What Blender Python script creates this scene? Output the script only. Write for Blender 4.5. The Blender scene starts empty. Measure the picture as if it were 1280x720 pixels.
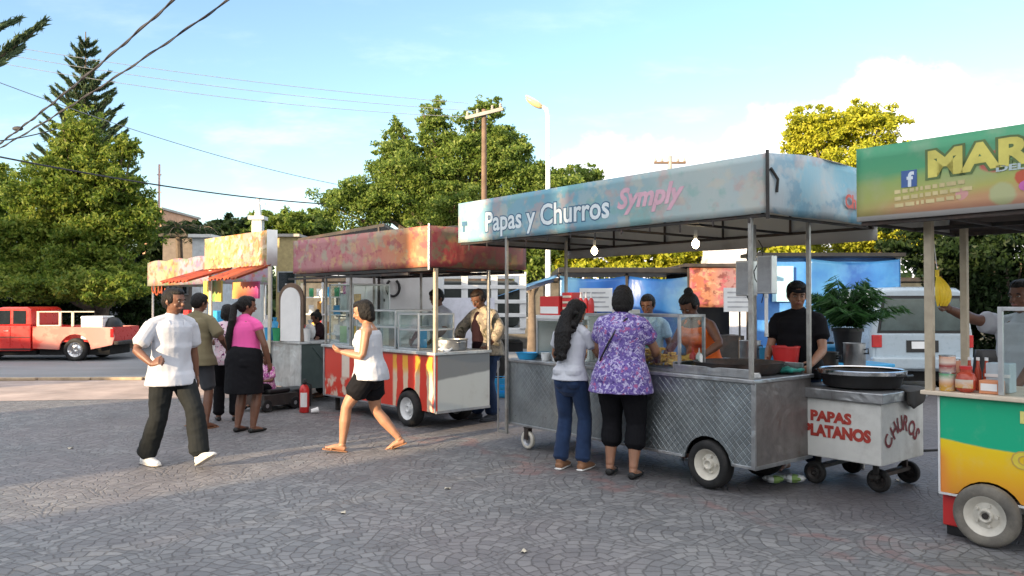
import bpy, bmesh, math, random
import numpy as np
from mathutils import Vector, Matrix, noise as mnoise
R = math.radians
SC = bpy.context.scene
COL = SC.collection
FPX, CX, HY, CAMH = 990.0, 640.0, 377.0, 1.55
def WP(px, py, Y):
    "world point seen at a pixel of the 1280x720 photo, at distance Y"
    return Vector(((px-CX)/FPX*Y, Y, CAMH-(py-HY)/FPX*Y))
def GP(px, py):
    Y = FPX*CAMH/(py-HY)
    return Vector(((px-CX)/FPX*Y, Y, 0))

# ---------------------------------------------------------------- node expressions
class Gr:
    def __init__(s, nt): s.nt = nt
    def node(s, t, **k):
        n = s.nt.nodes.new(t)
        for a, b in k.items(): setattr(n, a, b)
        return n
    def link(s, a, b): s.nt.links.new(a, b)
    def put(s, v, sock):
        if isinstance(v, E): s.link(v.s, sock)
        elif isinstance(v, bpy.types.NodeSocket): s.link(v, sock)
        else: sock.default_value = v
    def m(s, op, a, b=0.0, c=0.0):
        n = s.node('ShaderNodeMath', operation=op)
        s.put(a, n.inputs[0]); s.put(b, n.inputs[1]); s.put(c, n.inputs[2])
        return E(s, n.outputs[0])
    def vec(s, x, y, z=0.0):
        n = s.node('ShaderNodeCombineXYZ')
        s.put(x, n.inputs[0]); s.put(y, n.inputs[1]); s.put(z, n.inputs[2])
        return E(s, n.outputs[0])
    def sep(s, v):
        n = s.node('ShaderNodeSeparateXYZ'); s.put(v, n.inputs[0])
        return [E(s, o) for o in n.outputs]
    def smooth(s, v, a, b):
        n = s.node('ShaderNodeMapRange', interpolation_type='SMOOTHSTEP')
        s.put(v, n.inputs[0]); n.inputs[1].default_value = a; n.inputs[2].default_value = b
        return E(s, n.outputs[0])
    def noise(s, v, scale, detail=4, rough=.55, col=False, dist=0.0):
        n = s.node('ShaderNodeTexNoise')
        s.put(v, n.inputs['Vector']); n.inputs['Scale'].default_value = scale
        n.inputs['Detail'].default_value = detail; n.inputs['Roughness'].default_value = rough
        n.inputs['Distortion'].default_value = dist
        return E(s, n.outputs[1 if col else 0])
    def voro(s, v, scale, feature='F1', out=0, rnd=1.0):
        n = s.node('ShaderNodeTexVoronoi', feature=feature)
        s.put(v, n.inputs['Vector']); n.inputs['Scale'].default_value = scale
        n.inputs['Randomness'].default_value = rnd
        return E(s, n.outputs[out])
    def mix(s, f, a, b, mode='MIX'):
        n = s.node('ShaderNodeMix', data_type='RGBA', blend_type=mode)
        s.put(f, n.inputs[0])
        for v, k in ((a, 6), (b, 7)):
            s.put(tuple(v)+(1,) if isinstance(v, (tuple, list)) and len(v) == 3 else v, n.inputs[k])
        return E(s, n.outputs[2])
    def ramp(s, f, stops, interp='LINEAR'):
        n = s.node('ShaderNodeValToRGB'); s.put(f, n.inputs[0]); cr = n.color_ramp; cr.interpolation = interp
        while len(cr.elements) < len(stops): cr.elements.new(.5)
        for e, (p, c) in zip(cr.elements, stops):
            e.position = p; e.color = tuple(c)+(1,) if len(c) == 3 else c
        return E(s, n.outputs[0])
    def bump(s, h, strength=.3, dist=.02):
        n = s.node('ShaderNodeBump'); s.put(h, n.inputs['Height'])
        n.inputs['Strength'].default_value = strength; n.inputs['Distance'].default_value = dist
        return n.outputs[0]
class E:
    def __init__(s, g, sock): s.g = g; s.s = sock
    def __add__(a, b): return a.g.m('ADD', a, b)
    def __sub__(a, b): return a.g.m('SUBTRACT', a, b)
    def __rsub__(a, b): return a.g.m('SUBTRACT', b, a)
    def __mul__(a, b): return a.g.m('MULTIPLY', a, b)
    def __truediv__(a, b): return a.g.m('DIVIDE', a, b)
    __radd__ = __add__; __rmul__ = __mul__
    def floor(a): return a.g.m('FLOOR', a)
    def fract(a): return a.g.m('FRACT', a)
    def sqrt(a): return a.g.m('SQRT', a)
    def abs(a): return a.g.m('ABSOLUTE', a)
    def lt(a, b): return a.g.m('LESS_THAN', a, b)
    def gt(a, b): return a.g.m('GREATER_THAN', a, b)
    def min(a, b): return a.g.m('MINIMUM', a, b)
    def max(a, b): return a.g.m('MAXIMUM', a, b)

MATS = {}
def newmat(name):
    m = bpy.data.materials.new(name); m.use_nodes = True
    nt = m.node_tree; nt.nodes.clear()
    g = Gr(nt)
    out = g.node('ShaderNodeOutputMaterial'); p = g.node('ShaderNodeBsdfPrincipled')
    g.link(p.outputs[0], out.inputs[0])
    MATS[name] = m
    return m, g, p, out
def oc(g):
    return E(g, g.node('ShaderNodeTexCoord').outputs['Object'])
def transluce(g, p, out, col, f):
    t = g.node('ShaderNodeBsdfTranslucent'); g.put(col, t.inputs[0])
    mx = g.node('ShaderNodeMixShader'); mx.inputs[0].default_value = f
    g.link(p.outputs[0], mx.inputs[1]); g.link(t.outputs[0], mx.inputs[2]); g.link(mx.outputs[0], out.inputs[0])
def mat(name, col, rough=.6, metal=0.0, var=.18, scale=6, bump=.1, bscale=None, dirt=None, dirtamt=.4, tr=0, coat=0, spec=.5):
    if name in MATS: return MATS[name]
    m, g, p, out = newmat(name)
    v = oc(g)
    n = g.noise(v, scale, 6, .6)
    c = tuple(col)
    dk = tuple(x*(1-var) for x in c); lt = tuple(min(1, x*(1+var)) for x in c)
    cc = g.ramp(n, [(.3, dk), (.7, lt)])
    if dirt:
        d = g.smooth(g.noise(v, scale*.45, 8, .7), .45, .72) * dirtamt
        cc = g.mix(d, cc, dirt)
    g.put(cc, p.inputs['Base Color'])
    rr = g.noise(v, scale*1.7, 5) * .3 + (rough-.15)
    g.put(rr, p.inputs['Roughness'])
    p.inputs['Metallic'].default_value = metal
    p.inputs['Specular IOR Level'].default_value = spec
    if coat: p.inputs['Coat Weight'].default_value = coat; p.inputs['Coat Roughness'].default_value = .08
    if bump: g.link(g.bump(g.noise(v, bscale or scale*5, 4), bump, .01), p.inputs['Normal'])
    if tr: transluce(g, p, out, cc, tr)
    return m
def steel(name, col=(.42,.44,.46), rough=.35, quilt=False, rust=.3, metal=.85):
    m, g, p, out = newmat(name)
    v = oc(g); x, y, z = g.sep(v)
    n = g.noise(v, 3, 7, .65)
    cc = g.ramp(n, [(.3, tuple(a*.6 for a in col)), (.6, col), (.85, tuple(min(1, a*1.35) for a in col))])
    st = g.noise(g.vec(x*6, y*6, z*.8), 2.5, 6, .7)
    cc = g.mix(g.smooth(st, .5, .75)*.45, cc, (.16,.15,.14))
    cc = g.mix(g.smooth(g.noise(v, 5, 8, .75), .55, .75)*rust, cc, (.17,.1,.06))
    g.put(cc, p.inputs['Base Color']); p.inputs['Metallic'].default_value = metal
    g.put(g.noise(v, 7, 6)*.35+(rough-.12), p.inputs['Roughness'])
    h = g.noise(v, 2.6, 3, .5, dist=.6)*1.6
    if quilt:
        s = 30.0
        a = ((x+y+z)*s*.5).fract(); b = ((x+y-z)*s*.5).fract()
        ea = (a-.5).abs(); eb = (b-.5).abs()
        q = ea.max(eb)
        q = g.smooth(q, .40, .5)
        h = h*.8 - q*.12
        cc2 = g.mix(q*.28, cc, (.10,.10,.11)); g.put(cc2, p.inputs['Base Color'])
    g.link(g.bump(h, .55, .05 if not quilt else .03), p.inputs['Normal'])
    return m
def print_mat(name, stops, axis='x', lo=0, hi=1, warp=.25, blot=None, blotamt=.5, bscale=3, tr=.25, stripes=None, rough=.55, folds=True, fade=.0):
    "printed vinyl banner: colour ramp along one axis, warped, with blots of printed picture"
    m, g, p, out = newmat(name)
    v = oc(g); x, y, z = g.sep(v)
    a = {'x': x, 'y': y, 'z': z}[axis]
    t = (a-lo)/(hi-lo)
    t = t + (g.noise(v, 2.2, 3)-.5)*warp
    cc = g.ramp(t, stops)
    if blot:
        for i, b in enumerate(blot):
            vv = g.vec(x+i*7.3, y+i*3.1, z*1.2+i*5.7)
            f = g.smooth(g.noise(vv, bscale*(1+.3*i), 4, .6), .52, .62)*blotamt
            cc = g.mix(f, cc, b)
    if fade: cc = g.mix(g.smooth(g.noise(v, 1.2, 5, .6), .35, .75)*fade, cc, (.6,.6,.58))
    g.put(cc, p.inputs['Base Color']); p.inputs['Roughness'].default_value = rough
    if folds: g.link(g.bump(g.noise(g.vec(x, y, z*.35), 4, 4), .35, .04), p.inputs['Normal'])
    if tr: transluce(g, p, out, cc, tr)
    return m
def glass(name='glass', tint=(.92,.97,.96), alpha=.15):
    m, g, p, out = newmat(name)
    t = g.node('ShaderNodeBsdfTransparent'); t.inputs[0].default_value = tint+(1,)
    gl = g.node('ShaderNodeBsdfGlossy'); gl.inputs['Roughness'].default_value = .06
    gl.inputs[0].default_value = (.9,.95,.95,1)
    lw = g.node('ShaderNodeLayerWeight'); lw.inputs[0].default_value = .35
    mx = g.node('ShaderNodeMixShader'); g.put(E(g, lw.outputs['Fresnel'])*.35+alpha*.08, mx.inputs[0])
    g.link(t.outputs[0], mx.inputs[1]); g.link(gl.outputs[0], mx.inputs[2]); g.link(mx.outputs[0], out.inputs[0])
    return m
def emis(name, col, st):
    m, g, p, out = newmat(name)
    p.inputs['Base Color'].default_value = col+(1,)
    p.inputs['Emission Color'].default_value = col+(1,); p.inputs['Emission Strength'].default_value = st
    return m
def leafmat(name, cols, tr=.5, rough=.5):
    m, g, p, out = newmat(name)
    r = E(g, g.node('ShaderNodeNewGeometry').outputs['Random Per Island'])
    v = oc(g)
    f = r*.6 + g.noise(v, .9, 3)*.7 - .15
    n = len(cols)
    cc = g.ramp(f, [(.12+.76*i/(n-1), c) for i, c in enumerate(cols)])
    g.put(cc, p.inputs['Base Color']); p.inputs['Roughness'].default_value = rough
    p.inputs['Specular IOR Level'].default_value = .25
    transluce(g, p, out, cc, tr)
    return m

# ---------------------------------------------------------------- mesh builder
class MB:
    def __init__(s): s.v = []; s.f = []; s.mi = []
    def add(s, verts, faces, mi=0, M=None):
        o = len(s.v)
        s.v += [tuple(M @ Vector(p)) if M is not None else tuple(p) for p in verts]
        s.f += [tuple(i+o for i in f) for f in faces]; s.mi += [mi]*len(faces)
        return s
    def box(s, a, b, mi=0, M=None):
        x0, y0, z0 = a; x1, y1, z1 = b
        if x0 > x1: x0, x1 = x1, x0
        if y0 > y1: y0, y1 = y1, y0
        if z0 > z1: z0, z1 = z1, z0
        v = [(x0,y0,z0),(x1,y0,z0),(x1,y1,z0),(x0,y1,z0),(x0,y0,z1),(x1,y0,z1),(x1,y1,z1),(x0,y1,z1)]
        return s.add(v, [(0,3,2,1),(4,5,6,7),(0,1,5,4),(1,2,6,5),(2,3,7,6),(3,0,4,7)], mi, M)
    def tube(s, pts, r, n=8, mi=0, caps=True):
        pts = [Vector(p) for p in pts]
        rs = r if isinstance(r, (list, tuple)) else [r]*len(pts)
        ring = []; V = []; F = []
        prev = None
        for i, p in enumerate(pts):
            t = (pts[min(i+1, len(pts)-1)]-pts[max(i-1, 0)]).normalized()
            if prev is None: prev = t.orthogonal().normalized()
            sd = (prev-t*prev.dot(t))
            sd = sd.normalized() if sd.length > 1e-6 else t.orthogonal().normalized()
            prev = sd; up = t.cross(sd)
            V += [p+sd*math.cos(2*math.pi*k/n)*rs[i]+up*math.sin(2*math.pi*k/n)*rs[i] for k in range(n)]
        for i in range(len(pts)-1):
            for k in range(n):
                a, b = i*n+k, i*n+(k+1) % n
                F.append((a, b, b+n, a+n))
        if caps:
            F.append(tuple(reversed(range(n)))); F.append(tuple(range((len(pts)-1)*n, len(pts)*n)))
        return s.add(V, F, mi)
    def lathe(s, prof, n=24, M=None, mi=0, closed=False):
        "profile of (radius, height) spun about z"
        V = []; F = []
        for r, z in prof:
            V += [(r*math.cos(2*math.pi*k/n), r*math.sin(2*math.pi*k/n), z) for k in range(n)]
        L = len(prof)
        for i in range(L if closed else L-1):
            j = (i+1) % L
            for k in range(n):
                F.append((i*n+k, i*n+(k+1) % n, j*n+(k+1) % n, j*n+k))
        if not closed:
            if prof[0][0] > 1e-5: F.append(tuple(reversed(range(n))))
            if prof[-1][0] > 1e-5: F.append(tuple(range((L-1)*n, L*n)))
        return s.add(V, F, mi, M)
    def prism(s, poly, y0, y1, mi=0, M=None):
        "polygon in x,z pushed along y"
        n = len(poly)
        V = [(x, y0, z) for x, z in poly]+[(x, y1, z) for x, z in poly]
        F = [tuple(range(n)), tuple(reversed(range(n, 2*n)))]
        F += [(i, i+n, (i+1) % n+n, (i+1) % n) for i in range(n)]
        return s.add(V, F, mi, M)
    def ell(s, c, r, n=14, mi=0, M=None):
        V = []; F = []
        m = n//2
        for i in range(m+1):
            th = math.pi*i/m
            for k in range(n):
                ph = 2*math.pi*k/n
                V.append((c[0]+r[0]*math.sin(th)*math.cos(ph), c[1]+r[1]*math.sin(th)*math.sin(ph), c[2]+r[2]*math.cos(th)))
        for i in range(m):
            for k in range(n):
                F.append((i*n+k, (i+1)*n+k, (i+1)*n+(k+1) % n, i*n+(k+1) % n))
        return s.add(V, F, mi, M)
    def grid(s, nx, nz, fn, mi=0, thick=None):
        V = [fn(i/nx, j/nz) for j in range(nz+1) for i in range(nx+1)]
        F = [(j*(nx+1)+i, j*(nx+1)+i+1, (j+1)*(nx+1)+i+1, (j+1)*(nx+1)+i) for j in range(nz) for i in range(nx)]
        return s.add(V, F, mi)
    def mesh(s, name):
        me = bpy.data.meshes.new(name); me.from_pydata(s.v, [], s.f)
        bm = bmesh.new(); bm.from_mesh(me)
        bmesh.ops.remove_doubles(bm, verts=bm.verts, dist=1e-6)
        bmesh.ops.recalc_face_normals(bm, faces=bm.faces)
        bm.to_mesh(me); bm.free()
        return me
    def build(s, name, mats, parent=None, smooth=False, bev=0, loc=None, rz=None, solid=0, sharp=40, **props):
        me = bpy.data.meshes.new(name); me.from_pydata(s.v, [], s.f)
        mats = mats if isinstance(mats, (list, tuple)) else [mats]
        for m in mats: me.materials.append(m)
        if len(mats) > 1: me.polygons.foreach_set('material_index', s.mi)
        bm = bmesh.new(); bm.from_mesh(me)
        bmesh.ops.remove_doubles(bm, verts=bm.verts, dist=1e-6)
        bmesh.ops.recalc_face_normals(bm, faces=bm.faces); bm.to_mesh(me); bm.free()
        o = bpy.data.objects.new(name, me); COL.objects.link(o)
        if parent: o.parent = parent
        if loc: o.location = loc
        if rz is not None: o.rotation_euler[2] = rz
        if smooth:
            me.polygons.foreach_set('use_smooth', [True]*len(me.polygons))
            try: me.set_sharp_from_angle(angle=R(sharp))
            except Exception: pass
        if solid:
            md = o.modifiers.new('solid', 'SOLIDIFY'); md.thickness = solid; md.offset = 0
        if bev:
            md = o.modifiers.new('bevel', 'BEVEL'); md.width = bev; md.segments = 2; md.limit_method = 'ANGLE'; md.angle_limit = R(35)
        for k, v in props.items(): o[k] = v
        return o
def root(name, label, cat, loc=(0,0,0), rz=0, group=None, scale=1):
    o = bpy.data.objects.new(name, None); COL.objects.link(o); o.empty_display_size = .1
    o.location = loc; o.rotation_euler = (0, 0, rz); o.scale = (scale,)*3
    o['label'] = label; o['category'] = cat
    if group: o['group'] = group
    return o
def tag(o, label, cat, group=None):
    o['label'] = label; o['category'] = cat
    if group: o['group'] = group
    return o
def rotY(a): return Matrix.Rotation(a, 4, 'Y')
def TR(x, y, z): return Matrix.Translation((x, y, z))

def text_geo(s, size, offset=0, extrude=.0015, shear=0, spacing=1, res=3):
    cu = bpy.data.curves.new('t', 'FONT'); cu.body = s; cu.size = size; cu.extrude = extrude; cu.offset = offset
    cu.shear = shear; cu.space_character = spacing; cu.resolution_u = res
    ob = bpy.data.objects.new('t', cu); COL.objects.link(ob)
    dg = bpy.context.evaluated_depsgraph_get(); dg.update()
    me = bpy.data.meshes.new_from_object(ob.evaluated_get(dg))
    V = [tuple(v.co) for v in me.vertices]; F = [tuple(p.vertices) for p in me.polygons if abs(p.normal.z) > .7 and p.center.z > 0]
    used = sorted({i for f in F for i in f}); mp = {a: b for b, a in enumerate(used)}
    V = [V[i] for i in used]; F = [tuple(mp[i] for i in f) for f in F]
    bpy.data.objects.remove(ob); bpy.data.curves.remove(cu); bpy.data.meshes.remove(me)
    return V, F
def lettering(parent, s, m, size, x, y, z, outline=None, ow=.012, offset=.004, shear=0, spacing=1, slope=0, width=None, side=None, name='lettering', height=None):
    "text on a plane facing local -y (or +x when side), lower left at x,y,z"
    b0 = [v[0] for v in text_geo(s, size, offset, .0003, shear, spacing)[0]]; x0, x1 = min(b0), max(b0)
    def put(off, mt, dy, nm):
        V, F = text_geo(s, size, off, .0003, shear, spacing)
        k = 1 if not width else width/(x1-x0)
        out = []
        for a, b, c in V:
            X = (a-x0)*k if width else a
            Z = b*(height or 1)+slope*X
            out.append((x+X, y-dy-c, z+Z) if side is None else (x+dy+c, y+X, z+Z))
        mb = MB(); mb.add(out, F); return mb.build(nm, mt, parent)
    if outline: put(offset+ow, outline, .0, 'lettering_outline')
    return put(offset, m, .0015, name)
# ---------------------------------------------------------------- people
def lerp(a, b, t): return a+(b-a)*t
def loft(mb, pts, rads, ref=(1,0,0), n=14, flat=False):
    pts = [Vector(p) for p in pts]; ref = Vector(ref)
    V = []; F = []
    L = len(pts)
    rads = [(r, r) if not isinstance(r, (tuple, list)) else r for r in rads]
    # rounded ends
    t0 = (pts[1]-pts[0]).normalized(); t1 = (pts[-1]-pts[-2]).normalized()
    P = [pts[0]-t0*min(rads[0])*.45]+pts+[pts[-1]+t1*min(rads[-1])*.45]
    Q = [(rads[0][0]*.6, rads[0][1]*.6)]+list(rads)+[(rads[-1][0]*.6, rads[-1][1]*.6)]
    if flat:
        P = P[1:]; Q = Q[1:]
    for i, p in enumerate(P):
        a = P[max(i-1, 0)]; b = P[min(i+1, len(P)-1)]
        t = (b-a).normalized()
        s = ref-t*ref.dot(t)
        s = s.normalized() if s.length > 1e-3 else t.orthogonal().normalized()
        u = t.cross(s)
        for k in range(n):
            c, d = math.cos(2*math.pi*k/n), math.sin(2*math.pi*k/n)
            V.append(p+s*c*Q[i][0]+u*d*Q[i][1])
    for i in range(len(P)-1):
        for k in range(n):
            F.append((i*n+k, i*n+(k+1) % n, (i+1)*n+(k+1) % n, (i+1)*n+k))
    F.append(tuple(reversed(range(n)))); F.append(tuple(range((len(P)-1)*n, len(P)*n)))
    mb.add([tuple(v) for v in V], F)
def interp_path(pts, keys):
    "keys: list of (t, radius...) t in segments units along pts -> positions"
    out = []
    for t in keys:
        i = min(int(t), len(pts)-2); out.append(pts[i].lerp(pts[i+1], t-i))
    return out
def ik(a, b, l1, l2, hint):
    a = Vector(a); b = Vector(b); d = b-a; L = d.length
    mx = (l1+l2)*.998
    if L > mx: b = a+d.normalized()*mx; d = b-a; L = mx
    L = max(L, abs(l1-l2)+.01)
    dn = d.normalized(); h = Vector(hint); h = h-dn*h.dot(dn)
    h = h.normalized() if h.length > 1e-4 else dn.orthogonal().normalized()
    c = (l1*l1+L*L-l2*l2)/(2*l1*L); c = max(-1, min(1, c))
    return a+dn*l1*c+h*l1*math.sqrt(max(0, 1-c*c)), b
def bake(mb, name, m, parent, voxel, smooth=4, fold=0, fscale=7, seed=0, stretch=1.0, sfac=.5):
    me = bpy.data.meshes.new('tmp'); me.from_pydata(mb.v, [], mb.f)
    bm = bmesh.new(); bm.from_mesh(me)
    bmesh.ops.recalc_face_normals(bm, faces=bm.faces); bm.to_mesh(me); bm.free()
    ob = bpy.data.objects.new('tmp', me); COL.objects.link(ob)
    md = ob.modifiers.new('r', 'REMESH'); md.mode = 'VOXEL'; md.voxel_size = voxel
    md = ob.modifiers.new('s', 'SMOOTH'); md.factor = sfac; md.iterations = smooth
    dg = bpy.context.evaluated_depsgraph_get(); dg.update()
    m2 = bpy.data.meshes.new_from_object(ob.evaluated_get(dg))
    bpy.data.objects.remove(ob); bpy.data.meshes.remove(me)
    m2.name = name
    if fold:
        n = len(m2.vertices)
        co = np.empty(n*3); m2.vertices.foreach_get('co', co); co = co.reshape(-1, 3)
        no = np.empty(n*3); m2.vertices.foreach_get('normal', no); no = no.reshape(-1, 3)
        d = np.empty(n)
        for i in range(n):
            x, y, z = co[i]
            q = Vector((x*fscale+z*fscale*.35+seed, y*fscale+z*fscale*.5, z*fscale*stretch))
            a = mnoise.noise(q); b = mnoise.noise(q*2.3+Vector((5, 1, 3)))
            d[i] = (1-abs(a)*2.2)*.6 + b*.4
        co += no*(d*fold)[:, None]
        m2.vertices.foreach_set('co', co.reshape(-1))
    m2.materials.clear(); m2.materials.append(m)
    m2.polygons.foreach_set('use_smooth', [True]*len(m2.polygons))
    o = bpy.data.objects.new(name, m2); COL.objects.link(o); o.parent = parent
    return o

def skinmat(name, col):
    m, g, p, out = newmat(name); v = oc(g)
    n = g.noise(v, 14, 5)
    g.put(g.ramp(n, [(.3, tuple(c*.85 for c in col)), (.7, tuple(min(1, c*1.1) for c in col))]), p.inputs['Base Color'])
    p.inputs['Roughness'].default_value = .5
    p.inputs['Subsurface Weight'].default_value = .12; p.inputs['Subsurface Radius'].default_value = (.9, .35, .2); p.inputs['Subsurface Scale'].default_value = .01
    g.link(g.bump(g.noise(v, 60, 3), .08, .004), p.inputs['Normal'])
    return m
def cloth(name, col, var=.12, pattern=None, rough=.85, bump=.35):
    if name in MATS: return MATS[name]
    m, g, p, out = newmat(name); v = oc(g)
    n = g.noise(v, 5, 6)
    cc = g.ramp(n, [(.3, tuple(c*(1-var) for c in col)), (.7, tuple(min(1, c*(1+var)) for c in col))])
    if pattern == 'floral':
        w = g.noise(v, 9, 2, col=True)
        a = g.noise(v, 26, 3, .6, dist=1.2); b = g.noise(v, 33, 3, .6, dist=1.0)
        cc = g.mix(g.smooth(a, .50, .58), cc, (.44,.40,.60))
        cc = g.mix(g.smooth(b, .56, .63), cc, (.05,.03,.16))
        cc = g.mix(g.smooth(g.noise(v, 20, 2), .6, .66), cc, (.32,.10,.24))
    if pattern == 'pink':
        a = g.noise(v, 22, 3, .6, dist=1)
        cc = g.mix(g.smooth(a, .48, .55), cc, (.75,.5,.6)); cc = g.mix(g.smooth(g.noise(v, 18, 3), .58, .64), cc, (.15,.02,.12))
    if pattern == 'denim':
        x, y, z = g.sep(v)
        cc = g.mix(g.smooth(g.noise(g.vec(x, y, z*.4), 6, 5), .45, .75)*.5, cc, tuple(min(1, c*2.3) for c in col))
    if pattern == 'camo':
        cc = g.mix(g.smooth(g.noise(v, 12, 2), .5, .53), cc, (.32,.27,.2)); cc = g.mix(g.smooth(g.noise(v, 9, 2, dist=1), .57, .6), cc, (.1,.09,.06))
    g.put(cc, p.inputs['Base Color']); p.inputs['Roughness'].default_value = rough
    p.inputs['Specular IOR Level'].default_value = .2; p.inputs['Sheen Weight'].default_value = .0 if max(col) < .05 else .1
    h = g.noise(v, 16, 3)*.7+g.noise(v, 260, 2)*.12
    g.link(g.bump(h, bump, .012), p.inputs['Normal'])
    return m
def hairmat(name='hair', col=(.0045,.0035,.0032)):
    if name in MATS: return MATS[name]
    m, g, p, out = newmat(name); v = oc(g); x, y, z = g.sep(v)
    a = g.noise(g.vec(x*80, y*80, z*7), 1.5, 4, .7, dist=.6)
    g.put(g.ramp(a, [(.3, tuple(c*.5 for c in col)), (.75, tuple(c*2.4 for c in col))]), p.inputs['Base Color'])
    p.inputs['Roughness'].default_value = .5; p.inputs['Specular IOR Level'].default_value = .25
    g.link(g.bump(a, .9, .012), p.inputs['Normal'])
    return m

TORSO = [(.80,.13,.10,0),(.85,.165,.115,-.005),(.90,.172,.122,-.01),(.96,.165,.118,-.008),(1.04,.146,.102,0),(1.12,.142,.1,.004),
         (1.20,.152,.108,.006),(1.28,.165,.114,.004),(1.34,.170,.108,-.002),(1.39,.150,.088,-.008),(1.43,.095,.068,-.01),(1.46,.06,.058,-.006)]
def torso_r(z, P):
    T = TORSO
    if z <= T[0][0]: r = T[0][1:]
    elif z >= T[-1][0]: r = T[-1][1:]
    else:
        for a, b in zip(T, T[1:]):
            if a[0] <= z <= b[0]:
                t = (z-a[0])/(b[0]-a[0]); r = tuple(lerp(a[i], b[i], t) for i in (1, 2, 3)); break
    w = P.get('w', 1); rx, ry, cy = r
    if z < 1.40: rx *= w; ry *= w
    if P.get('fem'):
        if z < 1.0: rx *= 1.06; ry *= 1.05
        if z > 1.3: rx *= .93
    be = P.get('belly', 0)
    if be:
        k = math.exp(-((z-1.06)/.12)**2); ry += be*k; cy += be*k*.7; rx += be*k*.6
    return rx, ry, cy

def person(label, loc, heading, H, P, group=None):
    k = H/1.70
    rz = math.atan2(-heading[0], heading[1])
    rt = root('person', label, 'person', loc, rz, group, scale=k)
    vox = P.get('vox', .0075); fem = P.get('fem'); w = P.get('w', 1)
    lw = P.get('limb', 1.0+(w-1)*.8)
    ph = P.get('ph', 0)/k               # pelvis drop
    px, py = (c/k for c in P.get('poff', (0, 0)))
    lean = R(P.get('lean', 3)); slean = R(P.get('side', 0)); twist = R(P.get('twist', 0)); pt = R(P.get('ptwist', 0))
    def spine(z):
        "position, right, forward at a rest height"
        base = Vector((px, py, ph))
        if z <= .95:
            yaw = pt; q = base+Vector((0, 0, z)); ang = 0
        else:
            q = base+Vector((0, 0, .95)); n = 8; dz = (z-.95)/n
            for i in range(n):
                zz = .95+dz*(i+.5); s = min(1, (zz-.95)/.35); s = s*s*(3-2*s)
                a = lean*s
                q += Vector((math.sin(slean*s), math.sin(a), math.cos(a)))*dz
            s = min(1, (z-.95)/.4); yaw = pt+(twist-pt)*s; ss = min(1, (z-.95)/.35); ang = lean*ss*ss*(3-2*ss)
        rgt = Vector((math.cos(yaw), math.sin(yaw), 0))
        fwd = Vector((-math.sin(yaw), math.cos(yaw), 0))
        fwd = Vector((fwd.x*math.cos(ang), fwd.y*math.cos(ang), -math.sin(ang)))
        return q, rgt, fwd
    def at(z, x=0, y=0):
        q, r_, f_ = spine(z); return q+r_*x+f_*y
    def trings(mb, zs, extra=0, hem=None, fn=None):
        pts, rr = [], []
        for z in zs:
            rx, ry, cy = torso_r(z, P)
            e = extra(z) if callable(extra) else extra
            pts.append(at(z, 0, cy)); rr.append((rx+e, ry+e))
        q, r_, f_ = spine(1.2)
        loft(mb, pts, rr, ref=r_, n=20)
    # joints
    sh = {}; hip = {}; el = {}; wr = {}; kn = {}; an = {}
    sw = (.165 if fem else .182)*(1+(w-1)*.5)
    seated = P.get('seated')
    for s, nm in ((-1, 'L'), (1, 'R')):
        sh[nm] = at(1.365, s*sw, -.008)
        hip[nm] = at(.90, s*.088*(1+(w-1)*.6), 0)
        ft = P['feet'][nm]
        an[nm] = Vector((ft[0]/k, ft[1]/k, ft[2]/k+.085 if len(ft) > 2 else .085))
        kn[nm], an[nm] = ik(hip[nm], an[nm], .425, .41, P.get('khint', (s*.12, 1, .1)))
        hd = P['hands'][nm]
        tgt = Vector(hd[:3])/k
        hint = hd[3] if len(hd) > 3 else (s*.6, -.8, -.3)
        el[nm], wr[nm] = ik(sh[nm], tgt, .275, .25, hint)
    # ---- body
    mb = MB()
    trings(mb, [t[0] for t in TORSO])
    nb = at(1.44, 0, -.008); yaw = R(P.get('hyaw', 0))+twist; pitch = R(P.get('hpitch', 0)); roll = R(P.get('hroll', 0))
    q, r_, f_ = spine(1.46)
    hb = at(1.50, 0, .012+.05*math.sin(pitch)*0)
    HM = Matrix.Translation(hb+Vector((0, .0, .0))) @ Matrix.Rotation(yaw, 4, 'Z') @ Matrix.Rotation(pitch, 4, 'X') @ Matrix.Rotation(roll, 4, 'Y') @ Matrix.Translation((0, -.0, -.025))
    hd = lambda x, y, z: HM @ Vector((x, y, z))
    nr = .054 if not fem else .047
    loft(mb, [nb, at(1.47, 0, -.004), hd(0, -.012, .04), hd(0, -.012, .09)], [nr*1.15, nr, nr*.97, nr*.95])
    prof = [(.006,.045,.022,.022),(.022,.036,.042,.046),(.045,.024,.056,.066),(.075,.012,.064,.083),(.105,.004,.071,.092),(.135,0,.075,.096),
            (.165,-.003,.073,.093),(.19,-.006,.064,.080),(.208,-.008,.048,.058),(.222,-.010,.024,.03)]
    hs = 1.04 if not P.get('child') else 1.18
    H0 = HM @ Matrix.Scale(hs, 4)
    hp = lambda x, y, z: H0 @ Vector((x, y, z))
    rgtv = (H0.to_3x3() @ Vector((1, 0, 0))).normalized()
    loft(mb, [hp(0, cy, z) for z, cy, rx, ry in prof], [(rx*hs, ry*hs) for z, cy, rx, ry in prof], ref=rgtv, n=20)
    # nose, brow, ears, lips volume
    loft(mb, [hp(0, .090, .122), hp(0, .101, .098), hp(0, .108, .083), hp(0, .094, .076)], [.008, .011, .0145, .012], ref=rgtv, n=8)
    loft(mb, [hp(-.045, .078, .132), hp(0, .094, .134), hp(.045, .078, .132)], [.008, .009, .008], ref=(0, 0, 1), n=8)
    loft(mb, [hp(-.02, .082, .052), hp(0, .091, .053), hp(.02, .082, .052)], [.008, .010, .008], ref=(0, 0, 1), n=8)
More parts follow.
